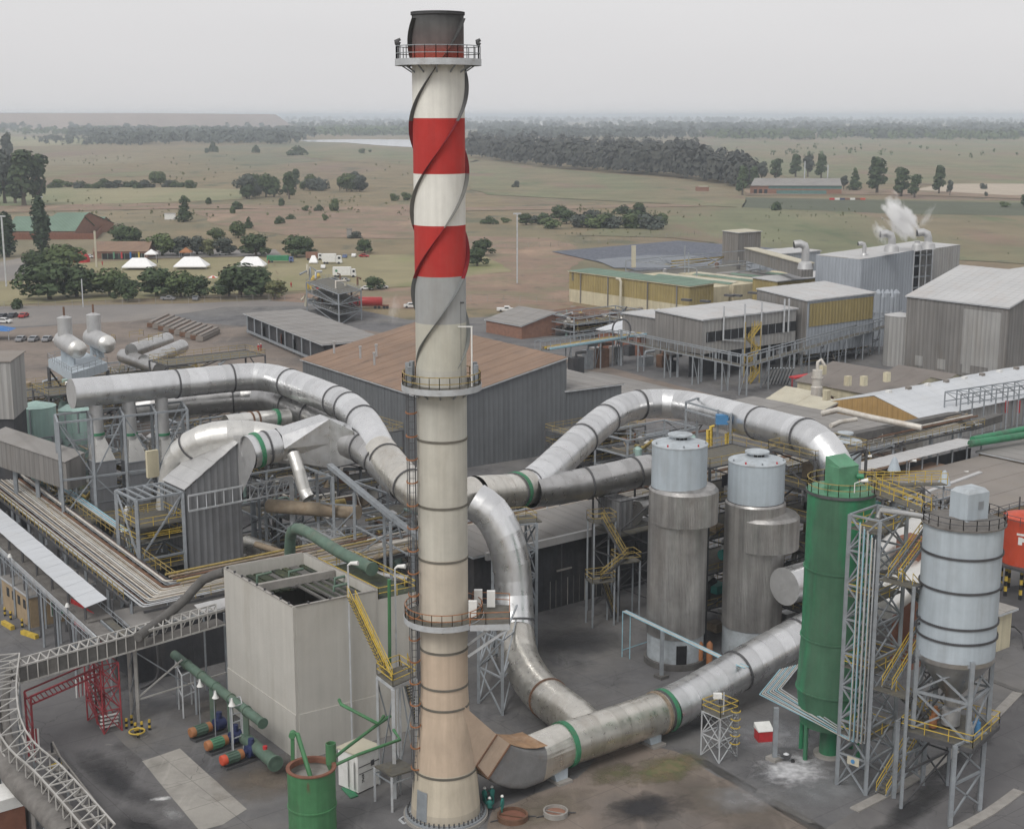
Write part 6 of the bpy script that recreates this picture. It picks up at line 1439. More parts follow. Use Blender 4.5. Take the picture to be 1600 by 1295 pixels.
t = thing('storage_silo', 'short grey silo against the left corner of the big hall', 'silo', tuple(W(1405, 565))); p = W(1402, 570); b = MB(); b.rev([(3.6, 0), (3.6, 12.3)], (p.x, p.y), 28, capt=False); b.build('shell', 'wall_grey_light', t); b = MB(); b.rev([(3.7, 12.3), (.3, 13)], (p.x, p.y), 28); b.build('roof', 'roof_pale', t)
for i in range(5):
    p = W(1368+7*i, 540); t = thing('process_vessel', 'grey upright vessel in the row left of the big hall, %s' % ('first from left', 'second from left', 'third from left', 'fourth from left', 'rightmost')[i], 'vessel', tuple(p), 'grey vessels left of the big hall'); b = MB(); b.rev([(1.1, 0), (1.1, 14-1*(i % 2)), (.2, 15)], (p.x, p.y), 14); b.build('shell', 'wall_blue_light', t); ubar(p+Z*9-A*2, p+Z*9+A*3, .3, 'pipe', 'steel_light', t)
# blue grey steam building with open bay
c1_ = W(1346, 403, 21.5); q0 = vec((c1_.x, c1_.y, 0)); L1 = solve(q0, A, 1428, 21.5); L2 = solve(q0, A, 1457, 21.5); L3 = solve(q0, A, 1500, 21.5)
sb = thing('steam_building', 'tall blue grey building with open equipment bay and steaming stacks', 'building', tuple(q0))
hs_ = lambda f: 21.5+f*.0
strips(sb, q0, q0+A*L1, q0+A*L1+Z*22.3, q0+Z*21, 14, 'wall_sheet', 'wall_blue_light')
strips(sb, q0+A*L2, q0+A*L3, q0+A*L3+Z*22.5, q0+A*L2+Z*22.3, 9, 'wall_sheet', 'wall_grey_light')
strips(sb, q0+NB*0, q0+NB*16, q0+NB*16+Z*21, q0+Z*21, 4, 'wall_sheet', 'wall_blue_light')
strips(sb, q0+A*L3, q0+A*L3+NB*16, q0+A*L3+NB*16+Z*22.5, q0+A*L3+Z*22.5, 4, 'wall_sheet', 'wall_grey_light')
strips(sb, q0+Z*21.1, q0+A*L3+Z*22.6, q0+A*L3+NB*16+Z*22.6, q0+NB*16+Z*21.1, 8, 'roof_sheet', 'roof_pale')
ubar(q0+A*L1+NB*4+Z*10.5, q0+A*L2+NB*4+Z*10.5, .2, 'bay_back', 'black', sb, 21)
for i in range(7): ubar(q0+A*L1+Z*(2+3.1*i)+NB*1, q0+A*L2+Z*(2+3.1*i)+NB*1, 1.8, 'bay_floor', 'steel', sb, .25)
for i in range(4): p = q0+A*(L1+(L2-L1)*i/3)+B*.1; ubar(p, p+Z*22, .3, 'bay_column', 'steel_light', sb)
def stack(label, x, y, ytop, Y_, r_=.7, hk=True, m='silver_dull', steam=None):
    p = V(x, y, Y_); h = zat(ytop, Y_); t = thing('vent_stack', label, 'stack', (p.x, p.y, p.z-1), None)
    b = MB(); pts = [p-Z*1, vec((p.x, p.y, h-r_))]
    if hk: pts += [vec((p.x-.3*r_, p.y, h)), vec((p.x-1.5*r_, p.y, h+.5*r_)), vec((p.x-3.*r_, p.y, h+.3*r_))]
    b.tube(pts, r_, 12); b.build('pipe', m, t); b = MB(); b.rev([(r_*2, p.z-.9), (r_*1.7, p.z+.6), (r_*1., p.z+1.2)], (p.x, p.y), 14); b.build('base_cone', m, t)
    if hk: b = MB(); b.tube([pts[-1], pts[-1]-vec((.1, 0, 0))], r_*.85, 12); b.build('mouth', 'black', t)
    return pts[-1]
e1_ = stack('hooked steaming stack on the left of the steam building roof', 1393, 388, 368, 402, 1.1)
e2_ = stack('hooked steaming stack on the right of the steam building roof', 1450, 384, 366, 410, 1.1)
stack('short straight stack between the two steaming hooked stacks', 1433, 386, 372, 406, .8, False)
stack('hooked stack on the grey block left of the steam building', 1258, 415, 384, 400, 1.1)
stack('slim hooked stack just left of the steam building', 1350, 402, 382, 405, .6)
# steam plumes: real volumes
def plume(name, label, c, rx, ry, rz_, dens, tilt=0, seed=0, cat='steam', nsc=.22, lo=.47):
    m = bpy.data.materials.new(name+'_vapour'); m.use_nodes = True; t = m.node_tree; t.nodes.clear(); L = t.links.new
    o = t.nodes.new('ShaderNodeOutputMaterial'); pv = t.nodes.new('ShaderNodeVolumePrincipled'); pv.inputs['Color'].default_value = (.99, .99, .99, 1)
    tc = t.nodes.new('ShaderNodeTexCoord'); n = t.nodes.new('ShaderNodeTexNoise'); n.inputs['Scale'].default_value = nsc*10; n.inputs['Detail'].default_value = 5
    ln = t.nodes.new('ShaderNodeVectorMath'); ln.operation = 'LENGTH'; L(tc.outputs['Object'], ln.inputs[0])
    f = t.nodes.new('ShaderNodeMapRange'); f.inputs[1].default_value = .15; f.inputs[2].default_value = 1; f.inputs[3].default_value = .22; f.inputs[4].default_value = -.32; L(ln.outputs['Value'], f.inputs[0])
    mp_ = t.nodes.new('ShaderNodeMapping'); mp_.inputs['Location'].default_value = (seed, seed*2, 0); L(tc.outputs['Object'], mp_.inputs[0]); L(mp_.outputs[0], n.inputs[0])
    ad = t.nodes.new('ShaderNodeMath'); ad.operation = 'ADD'; L(n.outputs[0], ad.inputs[0]); L(f.outputs[0], ad.inputs[1])
    r = t.nodes.new('ShaderNodeMapRange'); r.inputs[1].default_value = lo; r.inputs[2].default_value = lo+.65; r.inputs[3].default_value = 0; r.inputs[4].default_value = dens; L(ad.outputs[0], r.inputs[0])
    L(r.outputs[0], pv.inputs['Density']); L(pv.outputs[0], o.inputs['Volume'])
    b = MB(); b.rev([(math.sin(math.pi*k/10)+1e-4, -math.cos(math.pi*k/10)) for k in range(11)], (0, 0), 16, capt=False); MATS[m.name] = m
    ob = b.build(name, m.name); ob.location = c; ob.scale = (rx, ry, rz_); ob.rotation_euler = (0, R(tilt), 0); tag(ob, label, cat); return ob
pc_ = V(1408, 344, 410); plume('steam_plume', 'thick white steam plume drifting from the right stack', pc_, 5.6, 5.4, 12, 3.6, -38, 1, lo=.44)
pc_ = V(1376, 365, 402); plume('steam_plume', 'thin white steam wisp above the left hooked stack', pc_, 2.8, 2.8, 6, 1.3, -25, 3)
pc_ = V(1448, 340, 412); plume('steam_plume', 'faint steam wisp drifting right above the open bay', pc_, 2.6, 2.6, 7, .5, 32, 5)
pc_ = V(615, 485, 330); plume('steam_plume', 'faint steam wisp rising behind the brown roof', pc_, 2.8, 2.5, 5, .35, 6, 8)
pc_ = V(500, 845, 150); plume('steam_plume', 'faint vapour drifting above the concrete tank', pc_, 5., 4, 3.6, .14, 10, 9, lo=.4)

# hall with dark window band on stilts
c2 = W(1098, 500, 14.3); q0 = vec((c2.x, c2.y, 0)); L1 = solve(q0, A, 1244, 14.3); L2 = solve(q0, NB, 1024, 14.3)
wh = hall('window_band_hall', 'grey raised hall with dark open window band and pale roof', q0, A, L1, NB, L2, 14.3, 14.9, z0=6.4, walls='wall_grey_light', side='wall_grey', roof='roof_pale', na=22, nb=10, nr=16)
p = q0+B*.15; ubar(p+A*1.2+Z*10.2, p+A*L1+Z*10.2, .12, 'window_band', 'black', wh, 2.3)
for i in range(12): p_ = q0+B*.25+A*(1.5+i*L1/12.5); ubar(p_+Z*9, p_+Z*11.3, .1, 'window_mullion', 'steel', wh)
for f_ in (.2, .42, .6, .85, .9): p_ = q0+B*.5+A*(L1*f_); ubar(p_+Z*9, p_+Z*17, .35, 'flue_pipe', 'steel_light', wh)
ubar(q0+B*.5+A*(L1*.2)+Z*9.2, q0+B*.5+A*(L1*.42)+Z*8.2, .3, 'flue_pipe', 'steel_light', wh)
for i in range(8):
    for o in (0, L2*.5): p_ = q0+A*(i*L1/7)+NB*o; ubar(p_, p_+Z*6.3, .5, 'stilt', 'steel', wh)
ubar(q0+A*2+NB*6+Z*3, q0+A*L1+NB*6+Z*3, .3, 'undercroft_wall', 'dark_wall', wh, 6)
for (x, y) in ((1066, 468), (1095, 470), (1133, 461), (1145, 461), (1170, 457)): p = W(x, y, 15.4); ubar(p, p+B*2.5+A*.5, 1.2, 'roof_vent', 'steel_dark', wh, .5)
# yellow panel hall
c3 = W(1262, 470, 16.2); q0 = vec((c3.x, c3.y, 0)); L1 = solve(q0, A, 1366, 16.2); L2 = solve(q0, NB, 1183, 16.5)
yh = hall('yellow_panel_hall', 'grey hall with wide ochre yellow wall panel and pale roof', q0, A, L1, NB, L2, 16.2, 17.6, z0=3, walls='wall_blue_light', side='wall_grey', roof='roof_pale', na=20, nb=10, nr=14)
p = q0+B*.16; strips(yh, p+A*.7+Z*9.8, p+A*(L1-.5)+Z*9.8, p+A*(L1-.5)+Z*15.4, p+A*.7+Z*15.4, 18, 'yellow_panel', 'wall_yellow', .05)
# small annex, conveyor boxes and grey blocks
hall('grey_annex', 'low grey annex at the left end of the window band hall', W(1032, 498, 10), A, 10, NB, 14, 10, 10, walls='wall_grey', roof='roof_pale', na=4, nb=5, nr=5)
hall('tipper_house', 'grey transfer house with open base beyond the pond', W(1153, 398, 9.5), A, 12, NB, 8, 17.5, 17.8, walls='wall_grey', roof='roof_cream', na=5, nb=4, nr=4)
t = thing('inclined_gallery', 'pale roofed inclined conveyor gallery descending from the transfer house', 'gallery', tuple(W(1200, 412)))
a_, c_ = V(1172, 388, 480), V(1262, 412, 425); d = (c_-a_); s_ = vec((-d.y, d.x, 0)).normalized()*1.8
b = MB(); b.hexa([a_-s_-Z*4, a_+s_-Z*4, c_+s_-Z*4, c_-s_-Z*4, a_-s_, a_+s_, c_+s_, c_-s_]); b.build('body', 'wall_grey', t); b = MB(); b.hexa([a_-s_*1.2, a_+s_*1.2, c_+s_*1.2, c_-s_*1.2, a_-s_*1.2+Z*.3, a_+s_*1.2+Z*.3, c_+s_*1.2+Z*.3, c_-s_*1.2+Z*.3]); b.build('roof', 'roof_cream', t)
gb_ = hall('grey_block', 'blue grey block with small orange lights behind the yellow panel hall', W(1207, 426, 8), A, 24, NB, 12, 14, 14.2, walls='wall_blue_light', roof='roof_pale', na=8, nb=4, nr=6)
mat('lamp_glow', (1, .6, .2), emit=((1, .6, .25), 3))
for x, y in ((1221, 410), (1243, 411)): p = V(x, y, gb_.location.y-2+.1*x*0); b = MB(); b.tube([p, p-vec((0, .3, 0))], .35, 8); b.build('wall_light', 'lamp_glow', gb_)
hall('pale_shed', 'small pale pitched shed left of the steam building', W(1345, 424, 7), NB, 14, A, 12, 7, 10, walls='brick_orange', roof='roof_pale', na=4, nb=4, nr=6)
hall('yellow_annex', 'low yellow shed with pale roof in front of the hooked stack', W(1215, 445, 10), A, 38, NB, 10, 11, 11.3, walls='wall_yellow', roof='roof_pale', na=12, nb=4, nr=8)
# ochre works building with stepped roofs before the pond
c4 = W(1078, 448, 10); q0 = vec((c4.x, c4.y, 0)); L2 = solve(q0, NB, 890, 10)
ow = hall('ochre_works', 'long ochre and cream building with many low parallel roof strips', q0, NB, L2, A, 10, 10, 10.3, z0=4.2, walls='wall_yellow', roof='roof_green', na=24, nb=4, nr=20)
strips(ow, q0+NB*L2, q0, q0+Z*4.2, q0+NB*L2+Z*4.2, 14, 'base_wall', 'cream_wall')
for j in range(5):
    o = 12+11*j; p0 = q0+A*o
    b = MB(); b.box(p0+NB*4, NB, L2-8-6*j, A, 9, 0, 8.4); b.build('block', 'roof_grey' if j > 2 else 'cream_wall', ow)
    mm = ('roof_cream', 'roof_cream', 'roof_cream', 'roof_grey', 'roof_yellowish')[j] if j < 4 else 'cream_wall'
    for s_ in range(2):
        a_ = p0+NB*(6+s_*2); strips(ow, a_+A*(4.2*s_)+Z*8.5, a_+NB*(L2-16-6*j)+A*(4.2*s_)+Z*8.5, a_+NB*(L2-16-6*j)+A*(2+4.2*s_)+Z*8.9, a_+A*(2+4.2*s_)+Z*8.9, 4, 'roof_strip', mm if s_ else 'roof_green', .15)
strips(ow, q0+B*.2+NB*(L2-1)+Z*7, q0+B*.2+NB*(L2-8)+Z*7, q0+B*.2+NB*(L2-8)+Z*9.6, q0+B*.2+NB*(L2-1)+Z*9.6, 1, 'grey_shutter', 'wall_blue_light')
for f_ in (.9, .66, .33, .1): p_ = q0+B*.3+NB*(L2*f_)-A*.3; ubar(p_+Z*.2, p_+Z*10, .35, 'pilaster', 'wall_grey', ow)
ub = q0+NB*(L2*.52)-A*1.5; b = MB(); b.tube([ub, ub+Z*9, ub+Z*9.8+NB*.6, ub+Z*9.8+NB*2], .45, 10); b.build('flue_pipe', 'roof_cream', ow)
for x, y, yt in ((990, 418, 384), (1076, 426, 395), (1070, 426, 384)): p = V(x, y, 480); ubar(p, V(x, yt, 480), 1.4 if x == 990 else .4, 'roof_post', 'roof_cream' if x == 990 else 'steel', ow)
hall('red_shed', 'dark red brick store at the left of the industrial yard', W(905, 506, 3), NB, 16, A, 14, 4.5, 5, walls='brick_wall', roof='rusty', na=1, nb=1, nr=3)
hall('curved_white_shed', 'low shed with sloping white roof before the window band hall', W(1000, 520, 6), NB, 16, A, 22, 5, 8.5, walls='brick_wall', roof='roof_white', na=1, nb=1, nr=8)
# yard trestle walkways
tr = thing('trestle_walkway', 'long elevated trestle walkway with railings bending before the raised hall', 'walkway', tuple(W(1155, 640)))
w0, w1, w2 = W(962, 530, 6.5), W(1162, 572, 6.5), W(1392, 508, 6.5); w3 = W(840, 548, 6.5)
for a_, c_ in ((w0, w1), (w1, w2), (w3, w0)):
    d = (c_-a_); l = d.length; d.normalize(); s_ = vec((-d.y, d.x, 0))*.9
    for o in (-1, 1):
        for z_ in (0, 2.2): ubar(a_+s_*o+Z*z_, c_+s_*o+Z*z_, .22, 'chord', 'steel', tr)
        k = int(l/3)
        for i in range(k+1): p = a_+d*(l*i/k)+s_*o; ubar(p, p+Z*2.2, .16, 'post', 'steel', tr)
    ubar(a_+Z*.1, c_+Z*.1, 1.8, 'deck', 'grating', tr, .12)
    for i in range(int(l/10)+1):
        p = a_+d*min(l, i*10)
        for o in (-1, 1): ubar(down(p)+s_*o, p+s_*o, .3, 'column', 'steel', tr)
        ubar(down(p)+s_, p-s_, .15, 'brace', 'steel', tr)
for i in range(4): ubar(W(860, 545, 7)+NB*i, W(1010, 522, 7)+NB*i, .4, 'carried_pipe', ('blue_pipe', 'white_pipe', 'yellow', 'tan_pipe')[i], tr)
wc = thing('round_hoop_frame', 'dark round hoop frame on the trestle before the white sloping roof', 'frame', tuple(W(971, 560))); c = V(971, 515, w0.y); b = MB(); b.tube([c+vec((2.2*math.cos(R(a)), 0, 2.6*math.sin(R(a)))) for a in range(0, 361, 20)], .22, 6); b.build('hoop', 'steel_dark', wc); ubar(down(c), c, .6, 'post', 'steel', wc)
for i in range(9):
    x = (900, 918, 940, 962, 985, 1008, 1035, 930, 1050)[i]; y = random.uniform(545, 590); p = W(x, y); h = random.uniform(2, 5)
    t = thing('yard_equipment', ('dark', 'grey', 'rusty', 'pale')[i % 4]+' machine casing with side pipe standing under the trestle walkway, '+('farthest left', 'left', 'left of middle', 'nearest middle', 'right of middle', 'right', 'far right', 'rear left', 'rear right')[i], 'machinery', tuple(p), 'machinery under the trestle'); b = MB(); b.cbox((p.x, p.y), random.uniform(2, 4), 2, 0, h, 38); b.tube([p+Z*h, p+Z*(h+1), p+Z*(h+1)+A*3], .35, 8); b.build('casing', ('dark_wall', 'steel', 'rusty', 'duct_dull')[i % 4], t)
ys_ = thing('yellow_stair', 'yellow zigzag stair tower on the right trestle walkway', 'stair', tuple(W(1178, 600)))
p = W(1172, 600)
for i in range(5): stair(ys_, p+A*(3*(i % 2))+Z*(.1+2.6*i)+NB*(i % 2), p+A*(3*((i+1) % 2))+Z*(2.7+2.6*i)+NB*(i % 2), NB, .9, 'yellow', 'yellow')
for a_, o in ((0, 0), (3, 0), (0, 2), (3, 2)): ubar(p+A*a_+NB*o, p+A*a_+NB*o+Z*14, .22, 'column', 'yellow_dull', ys_)
b = MB(); 
for i in range(14): ubar(W(1195+5*i, 600), W(1205+5*i, 575, 5), .25, 'slanted_pipe', 'steel', ys_) if i < 8 else None
# brown hip roofed offices
def gable(name, label, c, ax, la, ay, lb, h1, h2, walls, roof, nr=10):
    c = vec((c.x, c.y, 0)); t = thing(name, label, 'building', tuple(c)); ax, ay = vec(ax), vec(ay); m_ = ay*(lb/2)
    b = MB()
    for q in ([c, c+ax*la], [c+ay*lb, c+ax*la+ay*lb]): strips(t, q[0], q[1], q[1]+Z*h1, q[0]+Z*h1, 1, 'wall', walls)
    for o in (0, la):
        p = c+ax*o; b = MB(); b.face([p, p+ay*lb, p+ay*lb+Z*h1, p+m_+Z*h2, p+Z*h1]); b.build('gable_wall', walls, t)
    e = ax*.5
    strips(t, c-e-ay*.5+Z*h1, c+ax*la+e-ay*.5+Z*h1, c+ax*la+e+m_+Z*(h2+.1), c-e+m_+Z*(h2+.1), nr, 'roof_sheet', roof, .05)
    strips(t, c-e+m_+Z*(h2+.1), c+ax*la+e+m_+Z*(h2+.1), c+ax*la+e+ay*(lb+.5)+Z*h1, c-e+ay*(lb+.5)+Z*h1, nr, 'roof_sheet', roof, .05)
    return t
c5 = W(1392, 622, 4.5); L5 = solve(c5, NB, 1246, 4.5)
gable('brown_office', 'brown roofed office with long ridge behind the white column', c5, NB, L5, A, 24, 4.5, 7.4, 'cream_wall', 'roof_office')
gable('brown_office', 'brown roofed office wing against the foot of the big grey hall', W(1455, 606, 4.5), NB, 14, A, 16, 4.5, 6.5, 'cream_wall', 'roof_office', 6)
gable('cream_shed', 'cream and brick shed at the left end of the brown offices', W(1262, 628, 3.2), NB, 9, A, 8, 3.2, 4.6, 'brick_wall', 'roof_cream', 4)
for (x, y) in ((1286, 573), (1386, 584), (1350, 590), (1292, 612), (1325, 590)): p = W(x, y, 9); t = thing('roof_cowl', 'small white ventilator cowl on the brown office roofs, '+{1286: 'beside the white column', 1386: 'rightmost', 1350: 'second from right', 1292: 'nearest', 1325: 'in the middle'}[x], 'vent', tuple(p), 'ventilators on the brown roofs'); b = MB(); b.cbox((p.x, p.y), 1.2, 1.0, p.z-1.6, p.z+.3, 38); b.build('box', 'cream_wall', t)
hall('gabled_store', 'brown brick store with cream gabled front behind the upper duct', W(1262, 655, 3.6), NB, 14, A, 9, 3.6, 6, walls='brick_wall', side='brick_wall', roof='roof_cream', na=1, nb=1, nr=4)
t = thing('red_canopy', 'small bright red canopy frame by the cream shed', 'canopy', tuple(W(1262, 615))); a_ = W(1238, 590, 4); b = MB(); b.bar(a_, a_+A*6, 2, .3); b.build('roof', 'red_paint', t); ubar(down(a_), a_, .3, 'post', 'red_mesh', t); ubar(down(a_+A*6), a_+A*6, .3, 'post', 'red_mesh', t)
wcn = thing('white_column', 'tall white absorption column with hooked top pipe', 'column', tuple(W(1274, 655))); p = W(1274, 655); hh_ = zat(578, p.y)
b = MB(); b.rev([(1.15, 0), (1.15, hh_*.65), (1.0, hh_*.68), (1., hh_)], (p.x, p.y), 20); b.build('shell', 'white_pipe', wcn)
for f_ in (.25, .45, .65, .85): flange(p+Z*(hh_*f_), Z, 1.05, .25, .12, 'flange_ring', 'white_pipe', wcn)
b = MB(); b.tube([p+Z*hh_, p+Z*(hh_+1.6), p+Z*(hh_+2.1)+vec((.6, 0, 0)), p+Z*(hh_+1)+vec((1.3, 0, 0))], .35, 10); b.build('top_pipe', 'white_pipe', wcn)
# white roofed hall with ochre gable
c6 = W(1435, 653, 5.5); q0 = vec((c6.x, c6.y, 0)); pk = W(1405, 610, 9.5); le = W(1285, 630, 5.5)
rd = vec((A.x, A.y, 0))
wr = thing('white_roof_hall', 'wide hall with bright pale roof and ochre gable at right', 'building', tuple(q0))
u = (W(1285, 628, 5.5)-c6); u.z = 0; ul = u.length; u.normalize(); md = q0+u*(ul*.46)
LL = 62
strips(wr, q0, md, md+Z*8.2, q0+Z*5.5, 7, 'gable_sheet', 'wood_ochre'); strips(wr, md, q0+u*ul, q0+u*ul+Z*5.5, md+Z*8.2, 7, 'gable_sheet', 'wood_ochre')
strips(wr, q0-u*.6+Z*5.3, q0-u*.6+rd*LL+Z*5.3, md+rd*LL+Z*8.35, md+Z*8.35, 30, 'roof_sheet', 'roof_white', .08)
strips(wr, md+Z*8.35, md+rd*LL+Z*8.35, q0+u*(ul+.6)+rd*LL+Z*5.3, q0+u*(ul+.6)+Z*5.3, 30, 'roof_sheet', 'roof_white', .08)
strips(wr, q0, q0+rd*LL, q0+rd*LL+Z*5.3, q0+Z*5.3, 20, 'wall_sheet', 'wall_grey_light')
for i in range(10): p = md+rd*(4+6*i)+Z*8.4; ubar(p, p+rd*1, .8, 'ridge_vent', 'roof_tan' if i % 2 else 'white_paint', wr, .9)
for i in range(14):
    p = W(1392+8*i if i > 4 else 1338+8*i, 640+2.2*i if i > 4 else 628, 2.6); t = None
bw = thing('blue_hoarding', 'weathered blue sheet hoarding before the ochre gable', 'fence', tuple(W(1330, 655))); a_, c_ = W(1325, 652), W(1462, 688)
for i in range(22): p = a_.lerp(c_, i/22); q = a_.lerp(c_, (i+.95)/22); ubar(p+Z*1.6, q+Z*1.6, .1, 'hoarding_sheet', 'blue_pipe' if i % 3 else 'steel_light', bw, 3.2)
ar = thing('white_arch', 'white portal arch before the blue hoarding', 'gate', tuple(W(1340, 655))); a_ = W(1327, 664); c_ = W(1356, 662); ubar(a_, a_+Z*4.5, .9, 'pillar', 'roof_cream', ar); ubar(c_, c_+Z*4.5, .9, 'pillar', 'roof_cream', ar); ubar(a_+Z*4.9, c_+Z*4.9, 1., 'lintel', 'roof_cream', ar, .9)
hall('flat_store', 'flat grey roofed store between duct elbow and blue hoarding', W(1375, 690, 5), NB, 40, A, 12, 5, 5.2, walls='concrete', roof='roof_grey', na=2, nb=2, nr=8)
pipe('white_duct', 'long white insulated pipe leading from the white column to the right', [V(1285, 646, 238), V(1310, 640, 236), V(1360, 652, 230), V(1420, 664, 226), V(1440, 668, 225)], .5, 'white_pipe', 'pipe')
pipe('white_duct', 'short white pipe lying on the flat grey store roof', [W(1298, 665, 5.6), W(1312, 659, 5.6), W(1338, 655, 5.6)], .4, 'white_pipe', 'pipe')
# right part: roofed strip, dark conveyor, green pipes, roofs
rs_ = thing('roofed_strip', 'pale roofed walkway running before the right pipe rack', 'gallery', tuple(W(1430, 760)))
e0_ = K0+A*124+B*5.5; strips(rs_, W(1345, 738, 7.5), W(1538, 690, 7.5), W(1538, 690, 7.5)+NB*4-A*1.5, W(1345, 738, 7.5)+NB*4, 24, 'roof_sheet', 'roof_pale', .06)
p0_, p1_ = W(1345, 738, 7.5)+NB*.5, W(1538, 690, 7.5)+NB*.5
for i in range(9): p = p0_.lerp(p1_, i/8); ubar(down(p), p, .22, 'column', 'steel', rs_)
ubar(down(p0_)+Z*3.+NB*2, down(p1_)+Z*3+NB*2, .2, 'back_wall', 'dark_wall', rs_, 6)
ubar(down(p0_)+Z*3.9, down(p1_)+Z*3.9, .3, 'lower_pipe', 'white_pipe', rs_)
dc = thing('dark_conveyor', 'dark sagging conveyor gallery above the right pipe rack', 'conveyor', tuple(W(1400, 740)))
for a_, c_ in (((1330, 683, 222), (1485, 651, 243)), ((1485, 651, 243), (1497, 650, 244)), ((1497, 650, 244), (1516, 668, 240)), ((1518, 665, 245), (1560, 652, 252))):
    ubar(V(*a_), V(*c_), 1.6, 'casing', 'concrete_dark', dc, 1.3)
for x, y, Y_ in ((1345, 681, 224), (1400, 671, 231), (1455, 660, 239), (1490, 655, 243)): p = V(x, y, Y_); ubar(down(p), p, .3, 'leg', 'steel', dc)
for i in range(2): pipe('green_pipe_pair', 'bright green pipe at right end of the pipe rack, %s of two' % ('upper', 'lower')[i], [W(1520, 694-7*(1-i), 7.8)+NB*.5*i, W(1600, 680-9*(1-i), 7.8), W(1700, 662-9*(1-i), 7.8)], .6, 'green', 'pipe', group='green pipes on the rack')
sf = thing('switch_structure', 'open steel lattice structure with red insulators at right edge', 'structure', tuple(W(1500, 700)))
q = [W(1497, 690), W(1600, 672), W(1640, 665)]; hh_ = 9
for j in range(2):
    off = NB*(3.5*j)
    for i in range(9):
        p = q[0].lerp(q[2], i/8)+off; ubar(p, p+Z*hh_, .22, 'column', 'steel', sf)
        if i: r_ = q[0].lerp(q[2], (i-1)/8)+off; ubar(r_+Z*hh_, p+Z*hh_, .2, 'beam', 'steel', sf); ubar(r_+Z*(hh_-1.8), p+Z*(hh_-1.8), .16, 'beam', 'steel', sf); ubar(r_+Z*hh_, p+Z*(hh_-1.8), .12, 'brace', 'steel', sf)
        if j == 0: ubar(p+Z*hh_, p+NB*3.5+Z*hh_, .16, 'beam', 'steel', sf)
for x in (1572, 1591): p = V(x, 645, q[1].y); ubar(p, p+Z*2.4, .45, 'insulator', 'red_paint', sf)
br_ = hall('brown_flat_roof', 'low building with flat brown roof right of the green silo', W(1440, 775, 5), NB, 27, A, 18, 5, 5.2, walls='brick_tan', roof='roof_brown', na=1, nb=1, nr=8)
br2 = hall('tan_flat_roof', 'low building with flat tan roof behind the grey silo', W(1505, 800, 5)+B*3, NB, 20, A, 40, 5.3, 5.5, walls='brick_tan', roof='roof_tan', na=1, nb=1, nr=8)
ubar(W(1445, 770, 5.6), W(1532, 738, 5.6), .7, 'ridge_gutter', 'roof_pale', br_, .3)
ob_ = hall('office_block', 'flat roofed tan office with a row of small windows at right', W(1530, 706, 6), B, 40, A, 24, 6, 6.2, walls='brick_tan', roof='roof_grey', na=1, nb=1, nr=8)
p0 = W(1530, 706, 6); p0 = vec((p0.x, p0.y, 0))-A*.1
for i in range(22): a_ = p0+B*(2+1.6*i)+Z*4.4; ubar(a_, a_+B*1.0, .12, 'window', 'glass_dark', ob_, 1.3)
# beige hut and round pipe loop
hb2 = hall('beige_hut', 'narrow beige hut with pale flat roof right of the grey silo', W(1556, 1018), A, 2.6, NB, 9, 4.6, 4.6, walls='cream_wall', roof='concrete', na=1, nb=1, nr=3, over=.5)
p = W(1556, 1018)-A*.06; ubar(p+NB*1.2+Z*1.1, p+NB*2.2+Z*1.1, .1, 'door', 'steel_dark', hb2, 2.1); ubar(p+NB*1.3+Z*3.0, p+NB*1.9+Z*3.0, .1, 'number_plate', 'red_paint', hb2, .3)
b = MB(); b.tube([W(1560, 985)+Z*.9, W(1585, 990)+Z*.9, W(1597, 1002)+Z*.9, W(1600, 1018)+Z*.5], .14, 8); tag(b.build('barrier_hoop', 'steel_dark'), 'dark curved guard hoop on the ground by the beige hut', 'barrier')
sheet(px((1545, 920), (1700, 900), (1700, 1010), (1600, 985), (1560, 975)), .03, 'side_road', 'asphalt_dark', .1, 4)
ubar(W(1543, 1060, .05), W(1640, 1098, .05), .7, 'drain_grate', 'concrete_dark', None, .06)['kind'] = 'structure'
# red tank on striped legs
rp_ = V(1603, 850, 176); zr0, zr1 = zat(888, 173), zat(806, 176)
rt_ = thing('red_tank', 'red round tank with white emblem on a frame at the right edge', 'tank', (rp_.x, 176, 0))
b = MB(); b.rev([(2.95, zr0), (2.95, zr1)], (rp_.x, 176), 40, capt=False, capb=True); b.build('shell', 'red_tank', rt_)
b = MB(); b.rev([(2.97, zr1), (1.0, zr1+.5), (.1, zr1+.55)], (rp_.x, 176), 40); b.build('roof', 'red_tank', rt_)
em = V(1583, 850, 172.9)
def on_tank(dx, dz, w, h, m, name):
    a = math.atan2(-1, (em.x-rp_.x)/2.6); pts = []
    ang = R(238)+dx/2.95; rr = [[(rp_.x+2.99*math.cos(ang+s_), 176+2.99*math.sin(ang+s_), zr0+3.2+dz+z_) for s_ in (-w/5.9, 0, w/5.9)] for z_ in (0, h)]
    q = MB(); q.grid(rr, False, True); q.build(name, m, rt_)
on_tank(0, .9, 1.15, .28, 'white_paint', 'emblem_bar'); on_tank(-.1, -.3, .5, 1.0, 'white_paint', 'emblem_body'); on_tank(.25, .1, .35, .5, 'white_paint', 'emblem_body')
for a in range(0, 360, 45):
    p = vec((rp_.x+2.7*math.cos(R(a+20)), 176+2.7*math.sin(R(a+20)), 0))
    for i in range(6): ubar(p+Z*(zr0-.3)*i/6, p+Z*(zr0-.3)*(i+1)/6, .32, 'leg_band', 'yellow' if i % 2 else 'black', rt_)
b = MB(); b.cbox((rp_.x, 176), 7, 7, zr0-.35, zr0-.02, 38); b.build('base_frame', 'steel_dark', rt_)
fr_ = quad_pts((rp_.x, 176), 7, 7, 38, 0); railing([p+Z*(zr1-.5) for p in fr_], rt_, 'steel_dark', closed=True)
